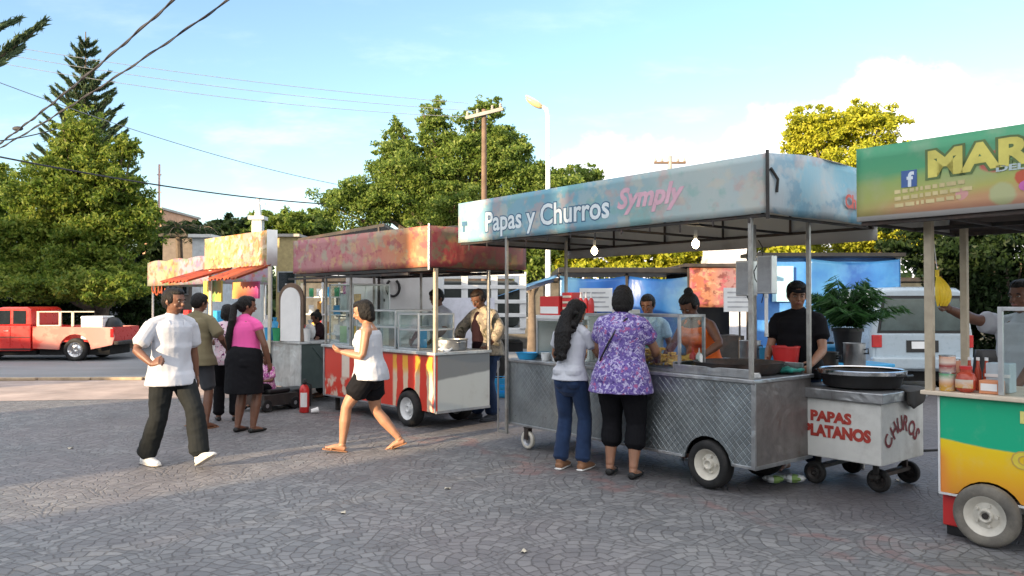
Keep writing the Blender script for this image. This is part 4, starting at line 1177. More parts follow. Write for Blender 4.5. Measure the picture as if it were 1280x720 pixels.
def build_main():
    t = root('food_cart', 'long quilted steel food cart under the pale blue canopy reading Papas y Churros', 'food cart', MO, R(CA), 'food carts')
    x0, D = -3.07, .84
    mb = MB(); mb.prism(body_front(x0, 0, .226, .90, [(-.448, .235, .2)]), 0, .02); mb.build('front_panel', MATS['steel_quilt'], t, bev=.002)
    mb = MB(); mb.box((-.018, .022, .226), (0, D, .90)); mb.build('end_panel', MATS['steel_dull'], t, bev=.002)
    mb = MB(); mb.box((x0, .022, .226), (x0+.018, D, .90)); mb.build('end_panel', MATS['steel_quilt'], t, bev=.002)
    mb = MB(); mb.box((x0+.02, D-.02, .226), (-.02, D-.002, .90)); mb.build('back_panel', MATS['steel_dull'], t)
    mb = MB(); mb.box((x0+.02, .03, .23), (-.75, D-.03, .25)); mb.box((-.75, .2, .44), (-.02, D-.03, .455)); mb.box((-.75, .2, .23), (-.735, D-.03, .44)); mb.box((-.735, .2, .23), (-.02, .215, .44)); mb.build('floor_plate', MATS['dark_inside'], t)
    mb = MB(); mb.box((x0-.02, -.025, .902), (.02, D+.02, .935)); mb.build('counter', MATS['steel'], t, bev=.006)
    mb = MB()
    for x in (x0, 0): mb.box((x-.018, -.012, .226), (x+.018, .01, .90))
    mb.box((x0, -.01, .226), (-.70, .012, .25)); mb.box((-.20, -.01, .226), (0, .012, .25)); mb.box((-.01, 0, .22), (.014, D, .25))
    mb.build('edge_trim', MATS['steel'], t, bev=.003)
    wheel(t, (-.448, .05, .2), .2, .13, MATS['rubber'], MATS['rim_cream']); wheel(t, (-.448, .79, .2), .2, .13, MATS['rubber'], MATS['rim_cream'])
    mb = MB(); mb.tube([(-.448, .08, .2), (-.448, .76, .2)], .02); mb.build('axle', MATS['dark_frame'], t)
    for y in (.0, .78):
        w = wheel(t, (-2.74, y, .095), .095, .04, MATS['rim_cream'], MATS['rim_grey'], name='caster')
        mb = MB(); mb.box((-2.77, y-.03, .1), (-2.71, y-.022, .23)); mb.box((-2.77, y+.022, .1), (-2.71, y+.03, .23)); mb.box((-2.78, y-.03, .215), (-2.70, y+.03, .228)); mb.build('caster_fork', MATS['dark_frame'], t)
    post(t, -.02, .0, .90, 2.25, .032); post(t, -.01, D-.01, .90, 2.25, .032); post(t, x0+.01, -.03, .12, 2.25, .03); post(t, x0+.02, D, .12, 2.25, .03); post(t, -.56, D, .93, 2.25, .04)
    mb = MB(); mb.box((x0-.14, -.035, .12), (x0+.02, -.02, .15)); bar(mb, (x0-.14, -.03, .12), (x0-.14, -.03, .9), .010); mb.build('rail', MATS['pole_steel'], t)
    # canopy
    X0, X1, Y0, Y1, Z0, Z1 = -3.96, .153, -.034, 1.72, 2.24, 2.70
    c1 = print_mat('print_blue', [(0,(.28,.47,.56)),(.2,(.20,.42,.53)),(.5,(.19,.42,.53)),(.62,(.28,.46,.52)),(.75,(.42,.53,.53)),(.88,(.50,.57,.55)),(1,(.42,.54,.57))], 'x', X0, X1, .12,
                   [(.50,.56,.55), (.60,.34,.30), (.2,.44,.40), (.62,.58,.48)], .5, 2.0, .22, fade=.15)
    c2 = print_mat('print_blue_side', [(0,(.55,.60,.62)),(.3,(.32,.56,.66)),(.5,(.5,.6,.62)),(.7,(.22,.50,.62)),(1,(.58,.62,.64))], 'y', Y0, Y1, .5, [(.5,.32,.3),(.1,.3,.45),(.6,.6,.58)], .5, 2.4, .25, fade=.15)
    c3 = print_mat('tarp_grey', [(0,(.50,.49,.46)),(1,(.58,.57,.54))], 'x', X0, X1, .5, [(.3,.28,.25)], .4, 1.5, .3)
    cn = root  # canopy parts sit under the cart
    can = sheet_panel(t, 'canopy_banner', (X0, Y0, Z0), (X1, Y0, Z1), c1, .02, 60, 8, seed=1, wave=.0)
    sheet_panel(t, 'canopy_banner', (X1, Y0, Z0), (X1, Y1, Z1), c2, .02, 30, 8, seed=2, wave=.03, topwave=-.05)
    sheet_panel(t, 'canopy_banner', (X1, Y1, Z0-.13), (X0, Y1, Z1), c3, .02, 50, 6, seed=3)
    sheet_panel(t, 'canopy_banner', (X0, Y1, Z0), (X0, Y0, Z1), c3, .02, 24, 6, seed=4)
    mb = MB(); mb.grid(40, 20, lambda u, v: (X0+.02+(X1-X0-.04)*u, Y0+.02+(Y1-Y0-.04)*v, Z1-.03+.09*math.sin(math.pi*v)+.012*math.sin(u*40)*math.sin(v*9)))
    mb.build('canopy_roof', c3, t, smooth=True, solid=.004)
    mb = MB()
    for y in (Y0+.03, Y1-.03):
        mb.box((X0+.02, y-.014, Z0-.030), (X1-.02, y+.014, Z0-.004)); mb.box((X0+.02, y-.012, Z1-.06), (X1-.02, y+.012, Z1-.035))
    for i in range(6):
        x = X0+.06+(X1-X0-.12)*i/5; mb.box((x-.012, Y0+.045, Z0-.028), (x+.012, Y1-.045, Z0-.006))
        for y in (Y0+.03, Y1-.03): mb.box((x-.01, y-.009, Z0-.003), (x+.01, y+.009, Z1-.062))
    for i in range(12):
        x = X0+.2+i*.34; mb.box((x-.008, Y0+.005, Z0-.07-.03*(i % 3 == 0)), (x+.008, Y0+.014, Z0-.031))
    mb.build('canopy_frame', MATS['dark_frame'], t, bev=.002)
    mb = MB(); mb.tube([(X1+.01, Y0-.01, Z0-.05), (X1+.01, Y0-.012, Z1+.02)], .014); mb.tube([(X1+.02, Y0+.02, Z1-.12), (X1+.03, Y0+.1, Z1-.2), (X1+.02, Y0+.1, Z1-.3)], .012); mb.build('canopy_corner_pole', MATS['dark_frame'], t, smooth=True)
    navy = mat('print_navy', (.05,.13,.22), .6, bump=0); wht = mat('print_white', (.66,.72,.74), .6, var=.08, bump=0); pink = mat('print_pink', (.60,.36,.43), .6, var=.15, bump=0)
    lettering(t, 'Papas y Churros', wht, .30, -3.43, Y0-.0026, Z0+.10, navy, .012, .006, width=1.91, height=1.0)
    lettering(t, 'Symply', pink, .25, -1.42, Y0-.0026, Z0+.17, None, 0, .010, shear=.3, width=.78)
    mb = MB(); mb.box((-3.86, Y0-.006, Z0+.12), (-3.83, Y0-.0025, Z0+.22)); mb.box((-3.88, Y0-.0065, Z0+.19), (-3.78, Y0-.003, Z0+.24)); mb.build('printed_mark', navy, t)
    lettering(t, 'Churros', mat('print_red', (.55,.10,.07), .6, bump=0), .16, X1+.035, 1.08, Z0+.12, None, 0, .006, side=1, width=.55)
    # bulbs
    for i, x in enumerate((-2.35, -1.02)):
        b = root('light_bulb', ['glowing bare bulb under the left half of the blue canopy', 'glowing bare bulb under the right half of the blue canopy'][i], 'light bulb', MM @ Vector((x, .6, 2.20)), 0, 'bulbs under the blue canopy')
        mb = MB(); mb.ell((0, 0, -.11), (.034, .034, .042), 16); mb.build('bulb', MATS['bulb_glow'], b, smooth=True)
        mb = MB(); mb.tube([(0, 0, .02), (0, 0, -.06)], .016); mb.build('socket', MATS['white_paint'], b)
    # glass case on the counter
    def thing(name, label, cat, x, y, z, rz=CA, group=None): return root(name, label, cat, MM @ Vector((x, y, z)), R(rz), group)
    def frame_case(tt, w, d, h, m='alu', slope=0, shelf=True, r=.012):
        mb = MB(); P_ = [(0, 0), (w, 0), (w, d), (0, d)]
        for (x, y) in P_: mb.box((x-r, y-r, 0), (x+r, y+r, h))
        for z in (r, h-r):
            mb.box((0, -r, z-r), (w, r, z+r)); mb.box((0, d-r, z-r), (w, d+r, z+r)); mb.box((-r, 0, z-r), (r, d, z+r)); mb.box((w-r, 0, z-r), (w+r, d, z+r))
        mb.build('frame', MATS[m], tt, bev=.002)
        mb = MB(); mb.box((r, -.002, 2*r), (w-r, .002, h-2*r)); mb.build('pane', MATS['glass'], tt)
        mb = MB(); mb.box((w-.002, r, 2*r), (w+.002, d-r, h-2*r)); mb.build('pane', MATS['glass'], tt)
    c = thing('display_case', 'low glass display case with potato snacks on the blue cart', 'display case', -1.98, .06, .937)
    frame_case(c, 1.20, .34, .50, 'steel')
    f = thing('snack_pile', 'heap of golden fried snacks inside the low glass display case', 'snacks', -1.30, .30, .94)
    rnd = random.Random(3); mb = MB(); mb.box((-.42, -.17, 0), (.42, .17, .03), 1)
    for i in range(260):
        x, y = rnd.uniform(-.38, .40), rnd.uniform(-.14, .14); z = .04+.13*math.exp(-(x/.3)**2)*rnd.random()
        M = TR(x, y, z) @ Matrix.Rotation(rnd.uniform(0, 6), 4, 'Z') @ Matrix.Rotation(rnd.uniform(-.8, .8), 4, 'X')
        mb.box((-.035, -.009, -.009), (.035, .009, .009), 0, M)
    mb.build('snack_pieces', [MATS['yellow_food'], MATS['steel']], f, kind='stuff')
    c = thing('serving_tray', 'green plastic tray with a white paper cup beside the purple blouse', 'tray', -1.60, .33, 1.12)
    mb = MB(); mb.box((-.25, -.12, 0), (.12, .12, .015)); mb.box((-.25, .1, .0), (.12, .12, .16)); mb.build('tray', MATS['green_plastic'], c, bev=.004)
    mb = MB(); mb.lathe([(.045,.017),(.06,.14),(.055,.14),(.04,.025),(0,.025)], 18); mb.build('cup', MATS['white_clean'], c, smooth=True)
    # white cabinet
    c = thing('snack_cabinet', 'white cabinet with a glass door at the left end of the blue cart', 'cabinet', -2.82, .16, .937)
    mb = MB(); mb.box((0, .02, 0), (.8, .5, .03)); mb.box((0, .02, .43), (.8, .5, .47)); mb.box((0, .03, .03), (.025, .5, .43)); mb.box((.775, .03, .03), (.8, .5, .43)); mb.box((.025, .47, .03), (.775, .49, .43)); mb.build('cabinet_body', MATS['white_paint'], c, bev=.004)
    mb = MB(); mb.box((.03, 0, .03), (.42, .015, .05)); mb.box((.03, 0, .41), (.42, .015, .43)); mb.box((.03, 0, .05), (.05, .015, .41)); mb.box((.40, 0, .05), (.42, .015, .41)); mb.build('door', MATS['alu'], c)
    mb = MB(); mb.box((.05, .004, .05), (.40, .009, .41)); mb.build('pane', MATS['glass'], c)
    mb = MB()
    for i in range(9):
        M = TR(.47+.028*i, .2+.01*(i % 3), .22) @ Matrix.Rotation(R(rnd.uniform(-9, 9)), 4, 'Y'); mb.tube([M @ Vector((0, 0, -.17)), M @ Vector((0, 0, .15))], .014, 7)
    mb.build('churros', MATS['golden'], c, smooth=True)
    # things on the cabinet
    def carton(label, x, y, w, d, h, m, z=1.407, name='carton', cat='box', m2=None, group=None):
        c = thing(name, label, cat, x, y, z, group=group); mb = MB(); mb.box((0, 0, 0), (w, d, h)); mb.build('box', m, c, bev=.004)
        if m2: mb = MB(); mb.box((.01, -.003, h*.08), (w-.01, -.0005, h*.45)); mb.build('label_strip', m2, c)
        return c
    carton('red and white carton at the left on top of the white cabinet', -2.80, .22, .30, .22, .20, MATS['red_plastic'], m2=MATS['white_clean'], group='cartons on the white cabinet')
    for i in range(4):
        carton(['lowest', 'second', 'third', 'topmost'][i]+' small pale box in the stack on the white cabinet', -2.47, .24, .15, .15, .058, MATS['red_plastic'], z=1.407+i*.06, m2=MATS['cream'], group='stacked small boxes')
    for i in range(3):
        c = thing('sauce_bottle', ['left', 'middle', 'right'][i]+' red sauce bottle on the right end of the white cabinet', 'bottle', -2.25+.075*i, .30, 1.407, group='red sauce bottles')
        mb = MB(); mb.lathe([(.03,0),(.033,.1),(.028,.15),(.012,.18)], 14); mb.build('bottle_body', MATS['red_plastic'], c, smooth=True)
        mb = MB(); mb.lathe([(.013,.18),(.011,.21),(.004,.24)], 12); mb.build('cap', MATS['white_clean'], c, smooth=True)
    carton('white carton with grey print behind the girl with curly hair', -2.02, .52, .24, .16, .17, MATS['white_paint'], z=1.30, m2=MATS['alu'])
    c = thing('plastic_bowl', 'bright blue plastic bowl on the left end of the counter', 'bowl', -2.82, .06, .937)
    mb = MB(); mb.lathe([(.09,0),(.125,.07),(.13,.07),(.118,.06),(.085,.01),(0,.01)], 26); mb.build('bowl', MATS['blue_plastic'], c, smooth=True)
    # fryer
    c = thing('frying_griddle', 'wide dark frying pan in a steel rim on the near end of the blue cart', 'griddle', -.42, .40, .937)
    mb = MB(); mb.lathe([(.30,0),(.34,.02),(.38,.10),(.385,.10),(.37,.085),(.30,.035),(0,.025)], 40); mb.build('pan', MATS['dark_frame'], c, smooth=True)
    mb = MB(); mb.box((-.40, -.36, 0), (.38, -.34, .07)); mb.box((-.40, .38, 0), (.38, .40, .09)); mb.box((-.42, -.36, 0), (-.40, .40, .09)); mb.build('steel_guard', MATS['steel'], c, bev=.003)
    c = thing('food_mound', 'pile of yellow fried plantain beside the vendor in orange', 'food', -.92, .42, .94)
    mb = MB()
    for i in range(150):
        x, y = rnd.gauss(0, .12), rnd.gauss(0, .07); z = max(.01, .12-.5*(x*x+y*y)**.5)*rnd.random()+.02
        M = TR(x, y, z) @ Matrix.Rotation(rnd.uniform(0, 6), 4, 'Z') @ Matrix.Rotation(rnd.uniform(-1, 1), 4, 'X'); mb.lathe([(0,-.004),(.026,-.004),(.026,.004),(0,.004)], 9, M)
    mb.build('fried_slices', MATS['yellow_food'], c, kind='stuff')
    c = thing('red_bucket', 'red plastic tub behind the corner post of the blue cart', 'tub', -.33, .93, .937)
    mb = MB(); mb.box((-.16, -.01, -.02), (.16, .16, -.003)); mb.build('shelf', MATS['steel'], c)
    mb = MB(); mb.lathe([(.095,0),(.12,.2),(.125,.2),(.125,.215),(.11,.21),(.088,.02),(0,.02)], 24, TR(0, .06, 0)); mb.build('tub', MATS['red_plastic'], c, smooth=True)
    # electric boxes on the back post
    for i, (z, w, h) in enumerate(((1.60, .17, .32), (1.62, .15, .34))):
        c = thing('meter_box', ['grey electric box left of the corner post of the blue cart', 'grey electric box right of the corner post of the blue cart'][i], 'electric box', -.68+.22*i, D-.10, z, group='grey boxes on the post')
        mb = MB(); mb.box((0, 0, 0), (w, .09, h)); mb.build('box_body', MATS['alu'], c, bev=.006)
        mb = MB(); mb.box((.012, -.004, .015), (w-.012, -.001, h-.015)); mb.build('lid', MATS['rim_grey'], c)
    c = thing('tube_lamp', 'white tube lamp hanging upright below the grey electric box', 'tube lamp', -.37, D-.09, 1.24)
    mb = MB(); mb.tube([(0, 0, .02), (0, 0, .35)], .016, 12); mb.build('tube', MATS['white_clean'], c, smooth=True)
    mb = MB(); mb.tube([(0, 0, 0), (0, 0, .03)], .019, 12); mb.tube([(0, 0, .34), (0, 0, .38)], .019, 12); mb.build('end_cap', MATS['alu'], c, smooth=True)
    # shelf of pots behind the vendors
    c = thing('prep_table', 'prep table crowded with pans behind the orange vendor', 'table', -1.55, 1.75, 0)
    mb = MB(); mb.box((0, 0, .88), (1.55, .45, .91)); mb.build('table_top', MATS['steel'], c, bev=.004)
    for x in (.03, 1.52):
        for y in (.03, .42): post(c, x, y, 0, .88, .03, name='leg')
    for i, (x, h, r_, m_, lab) in enumerate(((.2, .22, .11, 'steel', 'steel pot at the left on the prep table'), (.48, .16, .14, 'blue_plastic', 'blue plastic basin on the prep table'), (.80, .26, .07, 'white_clean', 'white jug on the prep table'), (1.05, .14, .13, 'dark_frame', 'dark pan on the prep table'), (1.36, .24, .1, 'steel', 'steel pot at the right on the prep table'))):
        q = thing('cooking_pot', lab, 'pot', -1.55+x, 1.95, .912, group='pots on the prep table'); mb = MB(); mb.lathe([(r_*.9,0),(r_,h*.1),(r_,h),(r_*1.06,h),(r_*.94,h*.97),(r_*.9,.02),(0,.02)], 22); mb.build('pot_body', MATS[m_], q, smooth=True)
        mb = MB(); mb.tube([(r_*.98, 0, h*.75), (r_*1.35, 0, h*.8), (r_*1.35, 0, h*.6), (r_*.98, 0, h*.6)], .008, 6); mb.build('handle', MATS['black_paint'], q, smooth=True)
    # rubbish on the ground
    c = root('produce_bag', 'torn white bag with green leaves lying under the near end of the blue cart', 'bag', GP(980, 602), .3)
    mb = MB()
    for i in range(14): mb.ell((rnd.uniform(-.14, .14), rnd.uniform(-.05, .05), .035), (rnd.uniform(.04, .07), .05, rnd.uniform(.02, .04)), 9, i % 2)
    mb.build('bag_body', [MATS['plastic_white'], MATS['bag_green']], c, smooth=True)

def build_red():
    O = Vector((-.91, 9.5, 0)); A = -47.0; M_ = LM(O, A)
    t = root('food_cart', 'red food cart painted with striped fries under the faded pink canopy', 'food cart', O, R(A), 'food carts')
    x0, D = -2.64, .855
    m, g, p, out = newmat('print_fries'); v = oc(g); x, y, z = g.sep(v)
    s = (x*4.0+(g.noise(v, 3, 3)-.5)*.5); st = g.smooth((s.fract()-.5).abs(), .25, .19)
    body = g.mix(g.smooth(z+(g.noise(v, 5, 4)-.5)*.15, .60, .75), (.66,.50,.36), (.74,.36,.04))
    cc = g.mix(st*g.smooth(x, -.92, -.88), (.60,.045,.025), body)
    left = g.smooth(x, -1.35, -1.55)
    cc = g.mix(left*g.smooth(g.noise(v, 6, 4), .48, .6)*g.smooth(z, .55, .45), cc, (.62,.5,.4))
    cc = g.mix(left*g.smooth((x+2.05).abs(), .11, .09)*g.smooth(z, .48, .52), cc, (.7,.6,.5))
    cc = g.mix(g.smooth(z, .87, .885), cc, (.35,.06,.04))
    cc = g.mix(g.smooth(g.noise(v, 4, 7, .7), .5, .8)*.3, cc, (.2,.1,.08))
    g.put(cc, p.inputs['Base Color']); p.inputs['Roughness'].default_value = .4
    mb = MB(); mb.prism(body_front(x0, 0, .216, .90, [(-.54, .26, .22)]), 0, .02); mb.build('front_panel', m, t, bev=.002)
    m2, g, p, out = newmat('cart_side_paint'); v = oc(g); x, y, z = g.sep(v)
    cc = g.mix(g.smooth(z-y*.10+(g.noise(v, 3, 4)-.5)*.04, .58, .61), (.55,.57,.55), (.22,.23,.235)); cc = g.mix(g.smooth(y, .03, .02), cc, (.55,.10,.04))
    cc = g.mix(g.smooth(g.noise(v, 4, 7, .7), .5, .8)*.35, cc, (.28,.25,.2)); g.put(cc, p.inputs['Base Color']); p.inputs['Roughness'].default_value = .45; p.inputs['Metallic'].default_value = .2
    mb = MB(); mb.box((-.018, .022, .216), (0, D, .90)); mb.build('end_panel', m2, t, bev=.002)
    mb = MB(); mb.box((x0, .022, .216), (x0+.018, D, .90)); mb.build('end_panel', MATS['steel_dull'], t)
    mb = MB(); mb.box((x0+.02, D-.02, .216), (-.02, D-.002, .90)); mb.box((x0+.02, .24, .23), (-.02, D-.03, .25)); mb.build('back_panel', MATS['dark_inside'], t)
    mb = MB(); mb.box((x0-.03, -.035, .902), (.02, D+.02, .94)); mb.build('counter', MATS['steel_light'], t, bev=.006)
    mb = MB(); mb.box((x0, -.014, .216), (x0+.03, .0, .90)); mb.box((-.03, -.014, .216), (.0, .0, .90)); mb.box((-.012, 0, .205), (.012, D, .235)); mb.box((x0, -.01, .205), (-.82, .01, .225)); mb.build('edge_trim', MATS['rim_grey'], t)
    wheel(t, (-.54, .02, .22), .22, .15, MATS['rubber'], MATS['white_paint']); wheel(t, (-.54, .8, .22), .22, .15, MATS['rubber'], MATS['white_paint'])
    mb = MB(); mb.tube([(-.54, .06, .22), (-.54, .76, .22)], .022); mb.build('axle', MATS['dark_frame'], t)
    mb = MB(); mb.box((x0+.15, .1, 0), (x0+.2, .15, .216)); mb.box((x0+.15, D-.15, 0), (x0+.2, D-.1, .216)); mb.build('prop_stand', MATS['dark_frame'], t)
    X0, X1, Y0, Y1, Z0, Z1 = -3.38, .0, -.1, 1.5, 1.97, 2.46
    a = print_mat('print_pinkred', [(0,(.46,.13,.17)),(.2,(.50,.20,.21)),(.45,(.54,.20,.20)),(.7,(.58,.22,.15)),(.85,(.62,.24,.09)),(1,(.54,.16,.10))], 'x', X0, X1, .2, [(.36,.42,.28),(.60,.42,.18),(.36,.04,.08)], .6, 3.6, .2, fade=.15)
    b = print_mat('print_crimson', [(0,(.42,.05,.06)),(.5,(.40,.09,.07)),(1,(.45,.2,.18))], 'y', Y0, Y1, .3, [(.5,.38,.12),(.18,.25,.12),(.5,.15,.1)], .6, 2.8, .2, fade=.12)
    c3 = MATS['tarp_grey']
    sheet_panel(t, 'canopy_banner', (X0, Y0, Z0), (X1, Y0, Z1), a, .02, 50, 6, seed=5, wave=.012); sheet_panel(t, 'canopy_banner', (X1, Y0, Z0), (X1, Y1, Z1), b, .02, 26, 6, seed=6, wave=.02)
    sheet_panel(t, 'canopy_banner', (X1, Y1, Z0), (X0, Y1, Z1), b, .02, 30, 5, seed=7); sheet_panel(t, 'canopy_banner', (X0, Y1, Z0), (X0, Y0, Z1), b, .02, 20, 5, seed=8)
    mb = MB(); mb.grid(20, 12, lambda u, v: (X0+.02+(X1-X0-.04)*u, Y0+.02+(Y1-Y0-.04)*v, Z1-.03+.07*math.sin(math.pi*v))); mb.build('canopy_roof', c3, t, smooth=True, solid=.004)
    # pale illegible print
    rnd = random.Random(9); mb = MB()

    mb = MB()
    for y in (Y0+.03, Y1-.03): mb.box((X0+.02, y-.02, Z0-.05), (X1-.02, y+.02, Z0-.01))
    for i in range(5):
        x = X0+.06+(X1-X0-.12)*i/4; mb.box((x-.012, Y0+.055, Z0-.04), (x+.012, Y1-.055, Z0-.015))
    mb.box((X0+.03, Y0-.10, Z0-.10), (X1-.3, Y0-.07, Z0-.07)); mb.build('canopy_frame', MATS['dark_frame'], t, bev=.002)
    mb = MB(); mb.tube([(X1+.005, Y0-.012, Z0-.04), (X1+.005, Y0-.012, Z1+.02)], .012); mb.build('canopy_corner_pole', MATS['alu'], t, smooth=True)
    post(t, -.01, .0, .94, 1.95, .045, 'cream_pole'); post(t, -.01, D-.01, .94, 1.95, .035); post(t, x0+.02, .02, .94, 1.95, .03); post(t, x0+.02, D-.02, .94, 1.95, .03); post(t, -1.95, .02, .94, 1.95, .03); post(t, -.98, .5, .94, 1.95, .025)
    def thing(name, label, cat, x, y, z, group=None): return root(name, label, cat, M_ @ Vector((x, y, z)), R(A), group)
    def case(lab, x, w, d, h, items):
        c = thing('display_case', lab, 'display case', x, .06, .942)
        r = .011; mb = MB()
        for xx, yy in ((0, 0), (w, 0), (w, d), (0, d)): mb.box((xx-r, yy-r, 0), (xx+r, yy+r, h))
        for z in (r, h*.55, h-r):
            for yy in (0, d): mb.box((0, yy-r, z-r), (w, yy+r, z+r))
            for xx in (0, w): mb.box((xx-r, 0, z-r), (xx+r, d, z+r))
        mb.build('frame', MATS['alu'], c, bev=.002)
        mb = MB(); mb.box((r, -.002, 2*r), (w-r, .002, h-2*r)); mb.build('pane', MATS['glass'], c)
        mb = MB(); mb.box((w-.002, r, 2*r), (w+.002, d-r, h-2*r)); mb.build('pane', MATS['glass'], c)
        mb = MB(); mb.box((.012, .012, h*.53), (w-.012, d-.012, h*.53+.006)); mb.build('shelf', MATS['glass'], c)
        return c
    case('tall glass display case at the far end of the red cart', -2.58, .62, .6, .86, 0); case('long glass display case in the middle of the red cart', -1.85, .92, .6, .50, 0); case('small glass display case next to the steel pot on the red cart', -.85, .42, .55, .46, 0)
    labs = ['green pack', 'yellow pack', 'white pack', 'orange pack', 'dark green pack', 'pale yellow pack', 'brown pack', 'blue pack']
    cols = ['bag_green', 'yellow_food', 'white_clean', 'golden', 'green_plastic', 'cream', 'wood_pole', 'blue_plastic']
    for i in range(8):
        x = [-2.45,-2.2,-2.45,-2.2,-1.7,-1.45,-1.2,-.65][i]; z = [.96,.96,1.42,1.42,.96,.96,.96,.96][i]
        c = thing('snack_pack', labs[i]+(' in the tall glass case of the red cart' if i < 4 else ' in the low glass cases of the red cart'), 'snack pack', x, .2+.08*(i % 2), z, 'packs in the glass cases')
        mb = MB(); mb.grid(6, 6, lambda u, v: ((u-.5)*.19, .0-.035*math.sin(math.pi*u)*math.sin(math.pi*v), v*.24)); mb.grid(6, 6, lambda u, v: ((u-.5)*.19, .035*math.sin(math.pi*u)*math.sin(math.pi*v)+.002, v*.24))
        mb.build('pack', MATS[cols[i]], c, smooth=True)
    c = thing('stock_pot', 'round steel pot at the near end of the red cart', 'pot', -.26, .42, .942)
    mb = MB(); mb.lathe([(.20,0),(.215,.02),(.22,.13),(.235,.14),(.21,.135),(.2,.03),(0,.03)], 30); mb.build('pot_body', MATS['steel'], c, smooth=True)
    mb = MB()
    for s in (-1, 1): mb = MB(); mb.tube([(s*.21, -.05, .1), (s*.26, -.04, .11), (s*.26, .04, .11), (s*.21, .05, .1)], .008); mb.build('handle', MATS['steel'], c, smooth=True)
    c = thing('spread_cloth', 'folded white napkin beside the steel pot', 'napkin', -.07, .12, .942)
    mb = MB(); mb.grid(6, 6, lambda u, v: (u*.12-.06, v*.14, .02+.03*math.sin(u*5)*math.sin(v*4))); mb.build('napkin', MATS['white_clean'], c, smooth=True, solid=.012)
    c = root('fire_extinguisher', 'red fire extinguisher with a white label standing on the ground before the red cart', 'extinguisher', GP(381, 515), .4)
    mb = MB(); mb.lathe([(.06,0),(.068,.01),(.068,.32),(.05,.37),(.02,.39)], 22); mb.build('cylinder', MATS['red_plastic'], c, smooth=True)
    mb = MB(); mb.lathe([(.02,.39),(.02,.42)], 12); mb.box((-.02, -.09, .42), (.02, .03, .435)); mb.box((-.02, -.08, .455), (.02, .02, .465)); mb.build('valve', MATS['black_paint'], c)
    mb = MB(); mb.tube([(.02, 0, .41), (.09, 0, .38), (.1, 0, .2), (.085, 0, .1)], .01); mb.build('hose', MATS['black_paint'], c, smooth=True)
    mb = MB(); mb.add([(.0693*math.cos(R(-150+i*12)), .0693*math.sin(R(-150+i*12)), z) for z in (.08, .28) for i in range(8)], [(i, i+1, i+9, i+8) for i in range(7)]); mb.build('label_sticker', MATS['white_clean'], c, smooth=True)
    c = root('paper_cup', 'crushed white cup lying beside the fire extinguisher', 'cup', GP(394, 516), .4)
    mb = MB(); mb.lathe([(.03,-.05),(.042,.05),(.039,.05),(.028,-.045),(0,-.045)], 14, TR(0, 0, .036) @ Matrix.Rotation(R(80), 4, 'Y')); mb.build('cup', MATS['white_clean'], c, smooth=True)
